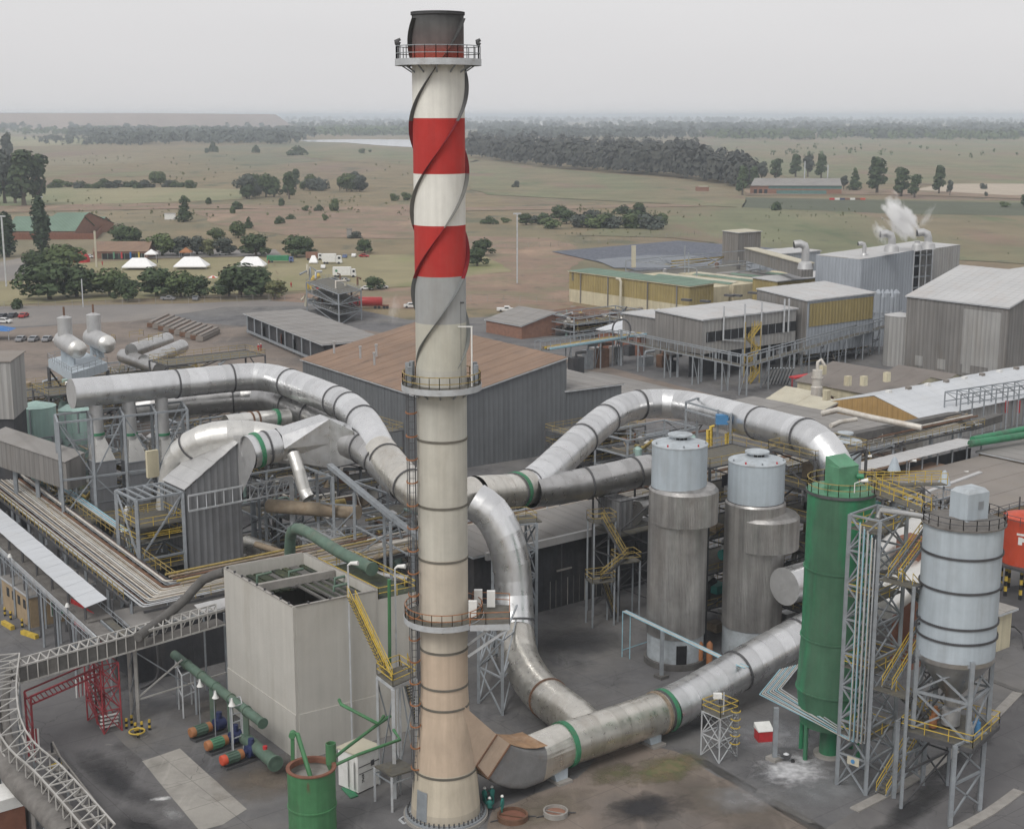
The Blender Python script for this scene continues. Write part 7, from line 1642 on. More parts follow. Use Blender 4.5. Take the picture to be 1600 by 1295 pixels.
for p in fr_: ubar(p+Z*zr0, p+Z*(zr1+1.2), .16, 'column', 'steel_dark', rt_)
# lamp posts in the right plant
for i, (x, y, yt) in enumerate(((1348, 785, 630+85), (1417, 790, 722), (1499, 790, 740))): lamp_post('street style lamp post %s' % ('left of the brown flat roof', 'before the brown flat roof', 'between brown and tan flat roofs')[i], x, y, yt)
for i, (x, y, Y_) in enumerate(((1397, 735, 190), (1475, 757, 180))):
    c = V(x, y, Y_); t = thing('floodlight_cluster', 'grey bell floodlight cluster %s' % ('before the roofed strip', 'behind the grey silo filter box')[i], 'lamp', (c.x, c.y, 0)); ubar(down(c), c, .18, 'pole', 'steel', t)
    b = MB(); b.tube([c, c+Z*.3, c+Z*1.6, c+Z*1.9], [.9, .8, .35, .1], 12); b.build('lamp_head', 'blue_grey', t)
# small stores and pipes behind the grey silo
t = thing('rusty_store', 'rust orange shed glimpsed between the stair tower and grey silo', 'shed', tuple(W(1420, 910))); p = V(1428, 860, 152); b = MB(); b.cbox((p.x, p.y), 2.4, 3, 0, p.z+1.5, 38); b.build('body', 'brick_wall', t)
t = thing('white_duct_hood', 'white sheeted duct hoods behind the yellow stairs', 'duct', tuple(W(1410, 930)))
for x, y, Y_ in ((1402, 850, 156), (1425, 900, 150), (1405, 925, 148)): p = V(x, y, Y_); b = MB(); b.tube([p-A*3-Z*1, p+A*4+Z*1.2], 1.5, 16); b.build('hood_length', 'silver_bright', t)

# ---------------------------------------------------------------- left rear plant
vp = thing('vessel_platform', 'blue grey steel platform carrying two horizontal pressure vessels', 'platform', tuple(down(V(120, 600, 262))))
pz_ = V(110, 575, 262).z
q = [V(75, 560, 272), V(112, 588, 256), V(168, 572, 268), V(130, 552, 282)]; q = [vec((p.x, p.y, pz_)) for p in q]
b = MB(); b.prism(q, pz_-1.6, pz_); b.build('deck_girder', 'blue_grey', vp); railing(q, vp, 'steel', closed=True)
for p in q: ubar(down(p), p-Z*1.5, .5, 'column', 'steel_dark', vp)
for i in range(4): ubar(down(q[i]), q[(i+1) % 4]-Z*2, .25, 'brace', 'steel_dark', vp)
for i, (x, y, x2, y2, Y_) in enumerate(((121, 546, 98, 531, 262), (167, 538, 143, 526, 270))):
    e = V(x, y, Y_); f_ = V(x2, y2, Y_+8); t = thing('horizontal_vessel', 'grey domed horizontal vessel on the steel platform, %s of two' % ('left', 'right')[i], 'vessel', tuple(down(e)), 'domed vessels on the platform')
    d = (e-f_).normalized(); b = MB(); b.tube([f_, e], 1.75, 20, False); b.build('shell', 'silver_dull', t)
    b = MB(); b.tube([e, e+d*.5, e+d*.85, e+d*1.05], [1.75, 1.5, .9, .1], 20); b.build('dome', 'silver_bright', t)
    c = f_+d*2; b = MB(); b.rev([(1.35, c.z+1.2), (1.35, c.z+4.6), (.2, c.z+5)], (c.x, c.y), 18); b.build('top_dome_drum', 'silver_dull', t); ubar(c+Z*5, c+Z*6.6, .3, 'nozzle', 'rusty', t)
    for s_ in (1, 5): pp_ = f_+d*s_; ubar(vec((pp_.x, pp_.y, pz_)), pp_, 1.2, 'saddle', 'blue_grey', t)
for i in range(12):
    x = 150+random.uniform(-20, 130); y = random.uniform(505, 590); p = V(x, y+20, 285-.0*x); h = 3
    b = MB(); railing([p, p+A*3, p+A*3+NB*2], vp, 'yellow_dull')
for i, (pts, lb) in enumerate(((((205, 548, 285), (262, 530, 300)), 'upper grey cylinder lying behind the header duct'), (((226, 565, 280), (285, 541, 295)), 'lower grey cylinder lying behind the header duct'), (((193, 556, 290), (222, 566, 282), (250, 578, 274)), 'grey cylinder sloping toward the header duct'))):
    pipe('grey_drum', lb, [V(*p) for p in pts], 1.45, 'duct_dull', 'vessel', n=18)
for i, (x, y0, y1, r_, lb) in enumerate(((59, 678, 634, 3.0, 'large mint green tank with pale conical roof at left'), (108, 672, 640, 1.4, 'slim mint green tank, left of the pair behind the frame'), (128, 672, 640, 1.6, 'slim mint green tank, right of the pair behind the frame'))):
    Y_ = 222 if i == 0 else 215; p = V(x, y0, Y_); z1_ = zat(y1, Y_); t = thing('mint_tank', lb, 'tank', (p.x, p.y, 0)); b = MB(); b.rev([(r_, 0), (r_, z1_)], (p.x, p.y), 28, capt=False); b.build('shell', 'mint_tank', t); b = MB(); b.rev([(r_+.1, z1_), (.2, z1_+.8)], (p.x, p.y), 28); b.build('roof', 'mint_tank', t); ubar(p+Z*0+vec((0, -r_-.1, 0)), vec((p.x, p.y-r_-.1, z1_)), .2, 'ladder', 'steel', t)
p = V(-6, 655, 205); t = thing('grey_tower_block', 'plain grey block building cut by the left edge', 'building', tuple(down(p))); zt7 = zat(562, 205); b = MB(); b.prism([(p.x-6, 203), (V(22, 655, 203).x, 203), (V(22, 655, 203).x-1, 212), (p.x-6, 212)], zat(655, 203), zt7); b.build('wall', 'wall_grey_light', t)
b = MB(); b.prism([(p.x-5.8, 203.2), (V(22, 655, 203).x-.2, 203.2), (V(22, 655, 203).x-1.2, 211.8), (p.x-5.8, 211.8)], 0, zat(655, 203)-.02); b.build('base', 'dark_wall', t)
b = MB(); b.prism([(p.x-6.2, 202.8), (V(22, 655, 203).x+.2, 202.8), (V(22, 655, 203).x-.8, 212.2), (p.x-6.2, 212.2)], zt7, zt7+.15); b.build('roof', 'roof_tan', t)
t = thing('conveyor_gallery', 'grey ribbed enclosed conveyor gallery sloping down from the left edge', 'gallery', tuple(down(V(50, 740, 196))))
a_, c_ = V(-20, 700, 196), V(104, 742, 188); d = (c_-a_).normalized(); s_ = vec((-d.y, d.x, 0)).normalized()*3.4; hh_ = 4.2; n = 14
for i in range(n):
    p, q = a_.lerp(c_, i/n), a_.lerp(c_, (i+1)/n); b = MB(); b.hexa([p-Z*hh_/2, q-Z*hh_/2, q-Z*hh_/2+s_, p-Z*hh_/2+s_, p+Z*hh_*.4, q+Z*hh_*.4, q+Z*hh_*.55+s_, p+Z*hh_*.55+s_]); b.build('gallery_section', 'wall_grey', t)
    strips(t, p+Z*(hh_*.4+.06)-s_*.05, q+Z*(hh_*.4+.06)-s_*.05, q+Z*(hh_*.55+.06)+s_, p+Z*(hh_*.55+.06)+s_, 1, 'roof_sheet', 'roof_grey')
for i in (3, 7, 11): p = a_.lerp(c_, i/n)+s_*.5; ubar(down(p), p-Z*2, .5, 'column', 'steel', t)
# dim process units filling the left rear
for j, (x, y, w1, w2, h_, lb) in enumerate(((45, 640, 14, 8, 8, 'tangled process steelwork behind the mint green tank'), (120, 660, 12, 8, 11, 'process steelwork behind the left end of the header duct'), (230, 612, 22, 8, 9, 'low process steelwork behind the header duct'), (390, 690, 18, 8, 12, 'steelwork between rear duct and elbow duct'), (60, 600, 20, 6, 5, 'pipe rack behind the grey tower block'), (930, 700, 16, 8, 7, 'steelwork below the rising upper duct'), (455, 750, 13, 8, 15, 'dense steelwork under the square transition duct'), (560, 760, 12, 8, 12, 'dense steelwork under the sloping header duct'), (330, 640, 20, 8, 15, 'pipework deck between header duct and rear duct'))):
    c = W(x, y+40) if y < 700 else W(x, y+30); t = thing('process_unit', lb, 'steelwork', tuple(c)); q = quad_pts((c.x, c.y), w1, w2, 38, 0); lattice(t, q, [p+Z*h_ for p in q], 'steel_dark', .3, .16, 3, cross='alt')
    for i in range(3):
        z_ = h_*(i+1)/3; b = MB(); b.prism(q, z_-.12, z_); b.build('deck', 'grating', t); railing([p+Z*z_ for p in q], t, 'yellow_dull', closed=True)
        for k in range(5):
            p = c+A*random.uniform(-w1/2.4, w1/2.4)+NB*random.uniform(-w2/2.4, w2/2.4); p = vec((p.x, p.y, z_-h_/3)); b = MB()
            if k % 2: b.tube([p, p+Z*2, p+Z*2.4+A*random.choice((-3, 3))], random.uniform(.2, .45), 8)
            else: b.rev([(random.uniform(.6, 1.1), p.z), (.8, p.z+random.uniform(1, 2.6))], (p.x, p.y), 12)
            b.build('equipment', random.choice(('steel', 'duct_dull', 'tan_pipe', 'silver_dull', 'mint_tank', 'rusty', 'white_pipe', 'steel_dark')), t)
# beam stacks
for i in range(10):
    a_ = W(232+6.5*i, 506+2.6*i, .8) if i < 10 else None; c_ = a_+vec((11, 9, 0)); 
    a_ = W(235+8.5*i, 508+2.4*i, .8); c_ = W(262+8.5*i, 495+2.4*i, .8)
    t = thing('beam_stack', 'rust brown beam bundle in the yard row, %s' % ('leftmost', 'second from left', 'third from left', 'fourth from left', 'fifth from left', 'sixth from left', 'seventh from left', 'eighth from left', 'ninth from left', 'rightmost')[i], 'beam bundle', tuple(down(a_)), 'beam bundles in the yard')
    ubar(a_, c_, 2.0, 'bundle', ('rusty', 'roof_tan')[i % 2], t, 1.2); ubar(a_+Z*.8, c_+Z*.8, 1.1, 'bundle', 'roof_tan', t, .5)
# pipework structure with yellow cowl beyond the long shed
t = thing('loading_structure', 'steel loading structure with pale pipework beyond the long shed', 'structure', tuple(W(520, 500)))
q = [W(480, 486), W(530, 508), W(565, 500), W(515, 478)]; lattice(t, q, [p+Z*9 for p in q], 'steel', .4, .2, 3, cross='alt')
for z_ in (3, 6, 9): b = MB(); b.prism(q, z_-.15, z_); b.build('deck', 'grating', t); railing([p+Z*z_ for p in q], t, 'steel', closed=True)
for i in range(22):
    p = q[0].lerp(q[2], random.uniform(.1, .9)); p = p+vec((random.uniform(-6, 6), random.uniform(-5, 5), random.uniform(1, 12))); b = MB(); b.tube([p, p+Z*random.uniform(1, 4), p+Z*2+A*random.uniform(-4, 4)], random.uniform(.2, .5), 6); b.build('pipework', random.choice(('steel_light', 'white_pipe', 'steel', 'rusty', 'roof_cream')), t)

# ---------------------------------------------------------------- dense pipework and steel in the left process area
def clutter(label, x, y, z, w, d, h, n, seed, dark=True):
    r = random.Random(seed); c = W(x, y, z); c.z = 0; t = thing('process_unit', label, 'pipework', (c.x, c.y, 0))
    q = quad_pts((c.x, c.y), w, d, 38, 0)
    for i in range(4): ubar(q[i], q[i]+Z*h, .34, 'column', 'steel', t)
    for i in range(2): m_ = q[i*2].lerp(q[i*2+1], .5); ubar(m_, m_+Z*h, .3, 'column', 'steel', t)
    for l in range(1, 4):
        z_ = h*l/3
        for i in range(4): ubar(q[i]+Z*z_, q[(i+1) % 4]+Z*z_, .26, 'girt', 'steel', t); ubar(q[i]+Z*(z_-h/3), q[(i+1) % 4]+Z*z_, .15, 'brace', 'steel_dark' if i % 2 else 'steel', t)
        b = MB(); b.prism([p.lerp(c, .12) for p in q], z_-.3-h/3*(l == 3), z_-.2-h/3*(l == 3)); b.build('deck', 'grating', t) if l < 3 else None
    ms = ('steel', 'duct_dull', 'silver_warm', 'tan_pipe', 'white_pipe', 'steel_dark', 'rusty', 'mint_tank', 'silver_dull', 'yellow_dull', 'concrete_dark')
    for i in range(n):
        p = c+A*r.uniform(-w/2, w/2)+NB*r.uniform(-d/2, d/2)+Z*r.uniform(.5, h*.95); k = r.random(); b = MB(); rr_ = r.choice((.12, .15, .2, .28, .4))
        if k < .35: b.tube([p, p+A*r.uniform(2, w*.6), p+A*r.uniform(2, w*.6)-Z*r.uniform(1, 3)], rr_, 7)
        elif k < .65: b.tube([p, p+B*r.uniform(1.5, d*.6), p+B*r.uniform(1.5, d*.6)+Z*1.5], rr_, 7)
        elif k < .85: b.tube([vec((p.x, p.y, 0)), p], rr_, 7)
        else: b.rev([(.7, max(0, p.z-1.5)), (.75, p.z), (.2, p.z+.4)], (p.x, p.y), 12)
        b.build('pipe_run', r.choice(ms), t)
    for l in (1, 2, 3): railing([v+Z*(h*l/3) for v in q[:2]], t, 'yellow_dull' if l < 3 else 'steel')
for i, a_ in enumerate((('crowded pipework under the left end of the header duct', 100, 700, 10, 9, 9, 11, 40), ('crowded pipework behind the long steel frame', 190, 690, 10, 18, 7, 12, 55), ('crowded pipework between elbow duct and rear duct', 330, 690, 10, 16, 7, 13, 45), ('crowded pipework right of the filter house', 440, 790, 8, 11, 8, 12, 60), ('crowded pipework under the raking beam', 560, 830, 8, 12, 7, 9, 60), ('crowded pipework under the header duct slope', 620, 800, 8, 8, 8, 12, 40), ('low pipework between mint tank and pipe rack', 60, 720, 3, 16, 7, 5, 40), ('low pipework behind the vessel platform', 200, 590, 3, 26, 8, 6, 45), ('pipework behind the upper duct and gantry', 1010, 690, 6, 16, 8, 8, 45), ('pipework behind the small tower top', 1300, 740, 4, 20, 8, 8, 45), ('pipework between stair tower and tan flat roof', 1420, 850, 3, 12, 8, 10, 50), ('pipework under the yellow panel hall', 1290, 560, 0, 26, 6, 5, 40), ('pipework left of the steam building', 1290, 455, 0, 30, 8, 10, 45), ('pipework and vents on the ochre works roofs', 1130, 415, 9, 60, 34, 11.3, 70), ('pipework left of the raised window band hall', 930, 520, 0, 26, 12, 6, 60))):
    clutter(*a_, 50+i)
for i in range(14):
    p = K0+A*(8+9.5*i)+NB*random.uniform(-2, 2); b = MB(); z_ = ZR+.3; b.tube([p+Z*.3, p+Z*1.6, p+Z*1.6+A*2.2, p+A*2.2+Z*.3], .14, 7); b.build('expansion_loop', ('white_pipe', 'tan_pipe', 'steel_light')[i % 3], rk)
# ---------------------------------------------------------------- foliage
for nm, c, pc in (('leaf_dark', (.062, .088, .045), (.105, .14, .065)), ('leaf_mid', (.088, .12, .052), (.14, .17, .075)), ('leaf_olive', (.12, .13, .062), (.17, .17, .085)), ('leaf_dull', (.075, .088, .075), (.11, .12, .095)), ('leaf_wood', (.075, .08, .07), (.125, .115, .095)), ('leaf_poplar', (.045, .065, .042), (.07, .095, .055))):
    mat(nm, c, .85, var=.3, scale=.35, coord='world', patch=[(pc, .5, .5, .68, None)], bump=0, objvar=.15, spec=.15)
mat('bark', (.12, .10, .08), .95, var=.2)
def crown_mesh(name, kind, n, leaf, m, seed):
    """leaf clumps over overlapping lobes; unit tree 10 m tall, returns crown, trunk meshes"""
    rd_ = random.Random(seed); lobes = []
    if kind == 'round':
        for i in range(15):
            a = rd_.uniform(0, 6.28); r = rd_.uniform(0, 3.6); z = rd_.uniform(2.7, 8.0)-r*.3; lobes.append((r*math.cos(a), r*math.sin(a), z, rd_.uniform(1.5, 2.5), .8))
        lobes.append((0, 0, 6.5, 3.1, .9))
    elif kind == 'tall':
        for i in range(17):
            z = rd_.uniform(2.6, 9.2); r = rd_.uniform(0, 2.3)*(1-abs(z-5.2)/7); a = rd_.uniform(0, 6.28); lobes.append((r*math.cos(a), r*math.sin(a), z, rd_.uniform(.9, 1.6), 1.))
    elif kind == 'poplar':
        for i in range(18):
            z = .8+8.6*i/17; r = .3; a = rd_.uniform(0, 6.28); lobes.append((r*math.cos(a), r*math.sin(a), z, 1.15*math.sin(math.pi*min(1, (z+1.2)/11.5))**.6, 1.4))
    elif kind == 'bush':
        for i in range(10):
            a = rd_.uniform(0, 6.28); r = rd_.uniform(0, 5); z = rd_.uniform(1.2, 6.5)-r*.4; lobes.append((r*math.cos(a), r*math.sin(a), max(z, 1.5), rd_.uniform(1.8, 3.2), .9))
    else:  # conifer
        for i in range(22):
            z = 1.2+8.4*i/21; r0 = 2.6*(1-z/10.5); a = rd_.uniform(0, 6.28); lobes.append((r0*.5*math.cos(a), r0*.5*math.sin(a), z, r0*.62+.3, .7))
    wts = [l[3]**2 for l in lobes]; b = MB()
    for _ in range(n):
        x, y, z, r, sq_ = rd_.choices(lobes, wts)[0]
        d = vec((rd_.gauss(0, 1), rd_.gauss(0, 1), rd_.gauss(.25, 1))).normalized(); k = rd_.uniform(.72, 1.08)
        p = vec((x, y, z))+vec((d.x, d.y, d.z*sq_))*r*k
        nn = (d+vec((rd_.gauss(0, .35), rd_.gauss(0, .35), rd_.gauss(.15, .35)))).normalized(); u = nn.orthogonal().normalized(); v = nn.cross(u); ph = rd_.uniform(0, 6.28); u, v = u*math.cos(ph)+v*math.sin(ph), v*math.cos(ph)-u*math.sin(ph)
        s_ = leaf*rd_.uniform(.6, 1.35); b.face([p-u*s_-v*s_*.6, p+u*s_*.8-v*s_, p+u*s_+v*s_*.7, p-u*s_*.7+v*s_])
    cm = b.mesh(name+'_crown', m); b = MB()
    if kind in ('round', 'tall'):
        b.tube([(0, 0, -.1), (.1, 0, 1.5), (0, .1, 3.4), (.1, 0, 6)], [.42, .32, .26, .12], 7, False)
        for a in (0.5, 2.4, 4.4): b.tube([(0, 0, 2.2), (1.2*math.cos(a), 1.2*math.sin(a), 3.8), (2.2*math.cos(a), 2.2*math.sin(a), 5.6)], [.2, .15, .06], 5, False)
    else: b.tube([(0, 0, -.1), (0, 0, 8 if kind != 'bush' else 3)], [.3, .08], 6, False)
    return cm, b.mesh(name+'_trunk', 'bark')
SP = {}
for key, kind, n, leaf, m in (('round_a', 'round', 1500, .36, 'leaf_dark'), ('round_b', 'round', 1500, .36, 'leaf_mid'), ('round_c', 'round', 1300, .36, 'leaf_olive'), ('round_d', 'round', 1300, .36, 'leaf_dull'),
                              ('tall_a', 'tall', 1100, .34, 'leaf_dark'), ('tall_b', 'tall', 1000, .34, 'leaf_dull'), ('poplar', 'poplar', 1300, .22, 'leaf_poplar'), ('conifer', 'conifer', 1200, .26, 'leaf_dark'),
                              ('bush_a', 'bush', 700, .5, 'leaf_dark'), ('bush_b', 'bush', 700, .5, 'leaf_mid'), ('bush_c', 'bush', 600, .5, 'leaf_dull')):
    SP[key] = crown_mesh(key, kind, n, leaf, m, hash(kind) % 7 + len(key)+ord(key[-1]))
ORD = ['first', 'second', 'third', 'fourth', 'fifth', 'sixth', 'seventh', 'eighth', 'ninth', 'tenth', 'eleventh', 'twelfth', 'thirteenth', 'fourteenth', 'fifteenth', 'sixteenth', 'seventeenth', 'eighteenth', 'nineteenth', 'twentieth', 'last but one', 'last']
def plant(key, x, y, ytop, label, group=None, wf=1., name='tree', cat='tree', big=None):
    p = W(x, y); h = max(zat(ytop, p.y), 1.0); s_ = h/10
    t = thing(name, label, cat, (p.x, p.y, 0), group); t.rotation_euler = (0, 0, random.uniform(0, 6.28)); t.scale = (s_*wf, s_*wf, s_)
    cm, tm = SP[key]
    for nm, me in (('crown', cm), ('trunk', tm)):
        o = bpy.data.objects.new(nm, me); sc.collection.objects.link(o); o.parent = t
    return t
# shade trees before the tents (front row), left to right
for i, (k, x, y, yt, wf) in enumerate((('round_a', 78, 467, 404, 1.15), ('round_a', 120, 463, 409, 1.1), ('round_b', 98, 430, 378, 1.15), ('round_a', 58, 432, 387, 1.0), ('round_b', 172, 462, 416, 1.15), ('round_a', 195, 470, 430, .9), ('round_a', 245, 463, 414, 1.2), ('round_b', 283, 464, 420, 1.0), ('round_a', 312, 464, 428, 1.0), ('round_a', 375, 464, 408, 1.3), ('round_b', 358, 462, 425, 1.), ('round_b', 408, 461, 424, .9), ('round_c', 429, 467, 437, 1.1))):
    plant(k, x, y+1, yt-1, 'shade tree in the front row before the white tents, %s from the left' % ORD[i], 'shade trees before the tents', wf*1.28)
for i, (k, x, y, yt, wf) in enumerate((('round_a', 190, 388, 347, 1.1), ('round_a', 208, 388, 352, 1.15), ('round_b', 254, 400, 361, 1.15), ('round_d', 285, 399, 366, 1.2), ('round_d', 308, 398, 366, 1.1), ('round_c', 328, 400, 372, 1.1), ('round_d', 350, 399, 368, 1.2), ('round_a', 400, 401, 361, 1.35), ('round_a', 462, 402, 364, 1.3), ('round_a', 480, 402, 368, .9), ('round_b', 338, 378, 354, 1.1), ('round_b', 372, 372, 343, 1.0), ('conifer', 389, 357, 338, 1.4), ('round_a', 570, 396, 371, 1.2), ('round_a', 582, 453, 430, 1.35), ('round_a', 746, 416, 383, 1.1), ('round_a', 757, 400, 370, 1.1))):
    plant(k, x, y, yt, 'round tree behind the tents and lawn, %s from the left' % ORD[i] if i < 13 else ('round tree beside the parked cars on the lawn edge', 'small round tree with two white cars under it', 'round tree just right of the chimney, lower of the pair', 'round tree just right of the chimney, upper of the pair')[i-13], 'trees behind the lawn' if i < 13 else None, wf*1.15)
plant('poplar', 65, 393, 305, 'tall narrow dark poplar beside the left light mast', None, 1.25); plant('poplar', 12, 402, 330, 'dark narrow tree at the left edge behind the first light mast', None, 1.6)
for i, (k, x, y, yt, wf) in enumerate((('tall_a', 38, 322, 240, 1.25), ('tall_a', 60, 320, 246, 1.0), ('tall_b', 8, 318, 236, .9), ('tall_a', -6, 318, 240, 1.), ('tall_b', 12, 262, 208, .7), ('tall_a', 24, 318, 262, 1.2))):
    plant(k, x, y, yt, 'very large dark tree in the group at the left edge, %s of six' % ORD[i], 'large dark trees at left edge', wf)
plant('bush_a', 27, 482, 462, 'dark rounded bush above the parked red car', None, 1.1, 'bush', 'bush')
plant('conifer', 288, 347, 305, 'dark conical tree alone in the brown field', None, 1.3)
i = 0
for k, x, y, yt, wf in (('bush_a', 326, 319, 306, 1.), ('bush_a', 370, 327, 311, 1.2), ('bush_b', 363, 334, 320, .8), ('bush_a', 437, 350, 334, 1.), ('bush_a', 454, 343, 332, 1.), ('bush_b', 508, 345, 330, .6), ('bush_b', 524, 330, 304, .7), ('bush_a', 498, 330, 316, .8), ('bush_b', 478, 330, 318, .9), ('bush_a', 440, 322, 306, .9), ('bush_d', 288, 316, 303, 1.) if 0 else ('bush_a', 288, 316, 303, 1.), ('bush_c', 556, 372, 358, 1.5), ('bush_b', 636, 313, 296, 1.), ('bush_b', 615, 314, 298, 1.), ('bush_c', 807, 293, 279, .8), ('bush_a', 1213, 329, 311, 1.), ('bush_a', 464, 243, 223, 1.2), ('bush_a', 323, 239, 229, 1.), ('bush_a', 400, 239, 223, .7), ('bush_a', 334, 238, 215, .5), ('bush_b', 565, 240, 229, 1.1), ('bush_b', 578, 238, 232, 1)):
    plant(k, x, y, yt, 'lone bush in the open field, %s of the scattered bushes from the list of the photograph' % ORD[i] if 0 else 'lone %s bush in the open veld, %s counted from the near left' % (('dark', 'green')[k[-1] == 'b'], ORD[min(i, 21)]), 'scattered bushes in the veld', wf, 'bush', 'bush'); i += 1
i = 0
rb = random.Random(4)
XS = sorted(rb.uniform(380, 470) for _ in range(14))+sorted(rb.uniform(465, 570) for _ in range(12))
for k0 in range(46):                                                  # hedge line and thicket left of the chimney
    if k0 < 20: x = 84+11.2*k0+rb.uniform(-3, 3); y = 293+rb.uniform(-1, 2); yt = y-rb.uniform(9, 18); k = rb.choice(('bush_a', 'bush_c', 'bush_b'))
    elif k0 < 34: x = XS[k0-20]; y = 312-rb.uniform(0, 16); yt = y-rb.uniform(22, 42); k = rb.choice(('tall_a', 'round_a', 'tall_a', 'round_d'))
    else: x = XS[k0-20]; y = 300-rb.uniform(0, 6); yt = y-rb.uniform(14, 32); k = rb.choice(('round_d', 'round_b', 'bush_c', 'tall_b'))
    if k0 in (14, 15): y = 289; yt = 266; k = 'round_b'
    plant(k, x, y, yt, ('low shrub in the hedge line across the left fields' if k0 < 20 else 'tree in the dense thicket left of the chimney' if k0 < 34 else 'brownish tree in the loose thicket beside the chimney')+', %s from the left' % ORD[k0 if k0 < 20 else k0-20 if k0 < 34 else k0-34], ('shrubs in the hedge line', 'trees of the dense thicket', 'trees of the loose thicket')[0 if k0 < 20 else 1 if k0 < 34 else 2], 1.3 if k[:4] == 'bush' else 1.05, 'shrub' if k0 < 20 else 'tree', 'shrub' if k0 < 20 else 'tree')
for i, (x, y, yt) in enumerate(((764, 350, 334), (790, 348, 337), (822, 352, 331), (836, 349, 333), (850, 350, 328), (862, 357, 334), (885, 350, 325), (905, 356, 328), (918, 353, 330), (932, 357, 327), (948, 354, 330), (962, 357, 331), (975, 335, 316), (985, 357, 325), (998, 335, 315), (1010, 358, 326), (1000, 350, 322), (1036, 345, 329), (875, 345, 318), (925, 345, 322), (1022, 352, 330))):
    plant(('bush_a', 'bush_b', 'round_a', 'bush_c')[i % 4], x, y, yt, 'grey green bush in the belt beyond the pond, %s from the left' % ORD[i], 'bushes in the belt beyond the pond', 1.35, 'bush', 'bush')
for i, (k, x, y, yt, wf) in enumerate((('tall_a', 1212, 282, 250, 1.3), ('tall_a', 1243, 277, 243, 1.2), ('tall_b', 1262, 277, 242, 1.1), ('tall_a', 1283, 279, 243, 1.1), ('tall_b', 1318, 297, 275, 1.2), ('conifer', 1335, 298, 262, 1.3), ('tall_a', 1370, 302, 249, 1.2), ('tall_b', 1367, 290, 246, .8), ('tall_a', 1408, 307, 264, 1.2), ('tall_a', 1429, 309, 275, 1.3), ('tall_b', 1405, 307, 290, 1.), ('tall_a', 1467, 303, 261, 1.), ('tall_b', 1484, 306, 282, .9), ('bush_c', 1535, 296, 283, .9), ('bush_c', 1540, 307, 297, .6), ('bush_b', 1570, 324, 312, 1.3), ('tall_a', 1600, 324, 304, 1.3), ('tall_a', 1160, 305, 262, 1.), ('tall_b', 1190, 284, 253, 1.2), ('tall_a', 1178, 298, 262, 1.))):
    plant(k, x, y, yt, 'tree in the broken row round the distant shed, %s of twenty' % ORD[i], 'trees round the distant shed', wf)
# woods far off: masses of clumped leaves, one object each
def wood(name, pts, m, leaf, per, seed, jitter=1., hrange=(.7, 1.1)):
    rd_ = random.Random(seed); b = MB(); 
    for (x, y, h, w) in pts:
        for _ in range(per):
            d = vec((rd_.gauss(0, 1), rd_.gauss(0, 1), abs(rd_.gauss(.2, 1)))).normalized(); z0 = h*rd_.choice((.25, .45, .62, .7)); k = rd_.uniform(.6, 1.1)
            p = vec((x+d.x*w*k, y+d.y*w*k, z0+d.z*h*.36*k)); n_ = (d+vec((rd_.gauss(0, .3), rd_.gauss(0, .3), .15))).normalized(); u = n_.orthogonal().normalized(); v = n_.cross(u); s_ = leaf*rd_.uniform(.6, 1.3)*h/12
            b.face([p-u*s_-v*s_*.6, p+u*s_-v*s_, p+u*s_+v*s_*.8, p-u*s_*.8+v*s_])
    return tag(b.build(name, m), kind='stuff')
rw = random.Random(9)
def lerpf(xs, x):
    for (x0, y0), (x1, y1) in zip(xs, xs[1:]):
        if x0 <= x <= x1: return y0+(y1-y0)*(x-x0)/(x1-x0)
    return xs[-1][1]
pts = []
base_l = [(640, 232), (700, 240), (750, 249), (850, 262), (950, 270), (1050, 277), (1120, 288), (1200, 300)]
top_l = [(640, 226), (740, 222), (860, 226), (1000, 238), (1100, 250), (1160, 268), (1200, 285)]
for _ in range(950):
    x = rw.uniform(738, 1175) if _ > 60 else rw.uniform(655, 740); yb_ = lerpf(base_l, x); y = yb_-(yb_-lerpf(top_l, x))*rw.random()**1.6; p = W(x, y); h = rw.choice((rw.uniform(9, 16), rw.uniform(15, 25), rw.uniform(20, 30)))*(.8 if x > 1100 else 1); pts.append((p.x, p.y, h, h*rw.uniform(.2, .36)))
wood('dark_wood', pts, 'leaf_wood', 1.0, 62, 1)
def belt(n, x0, x1, yb, yt, hmin, hmax, seed, m, per=16, leaf=2.2, name='distant_wood', pw=1.):
    rr_ = random.Random(seed); P = []
    cl = [(rr_.uniform(x0, x1), rr_.uniform(0, 1), rr_.uniform(6, 45)) for _ in range(max(6, n//40))]
    for _ in range(n):
        if rr_.random() < .8: c = rr_.choice(cl); x = c[0]+rr_.gauss(0, c[2]); v = min(1, max(0, c[1]+rr_.gauss(0, .1)))
        else: x = rr_.uniform(x0, x1); v = rr_.random()
        p = W(min(max(x, x0-20), x1+20), yb+(yt-yb)*v**pw); h = rr_.uniform(hmin, hmax); P.append((p.x, p.y, h, h*.4))
    return wood(name, P, m, leaf, per, seed)
belt(900, 130, 470, 226, 208, 14, 26, 3, 'leaf_dull', 22, 2.0)
belt(500, -120, 300, 212, 203, 12, 20, 5, 'leaf_mid', 16, 2.2)
belt(260, 60, 200, 228, 218, 6, 12, 15, 'leaf_dull', 16, 1.8)
belt(700, 478, 700, 213, 203, 12, 22, 6, 'leaf_mid', 14, 2.4)
belt(2000, 740, 1750, 217, 199, 14, 24, 7, 'leaf_dull', 14, 2.4)
belt(700, 1100, 1750, 219, 212, 12, 22, 8, 'leaf_mid', 14, 2.4)
belt(2600, -200, 1850, 205, 190, 14, 30, 10, 'leaf_dull', 9, 3.4)
belt(1800, -250, 1900, 192, 184.5, 16, 40, 12, 'leaf_dull', 7, 5.)
belt(60, 1180, 1700, 248, 222, 4, 9, 13, 'leaf_mid', 18, 1.6, 'field_scrub')
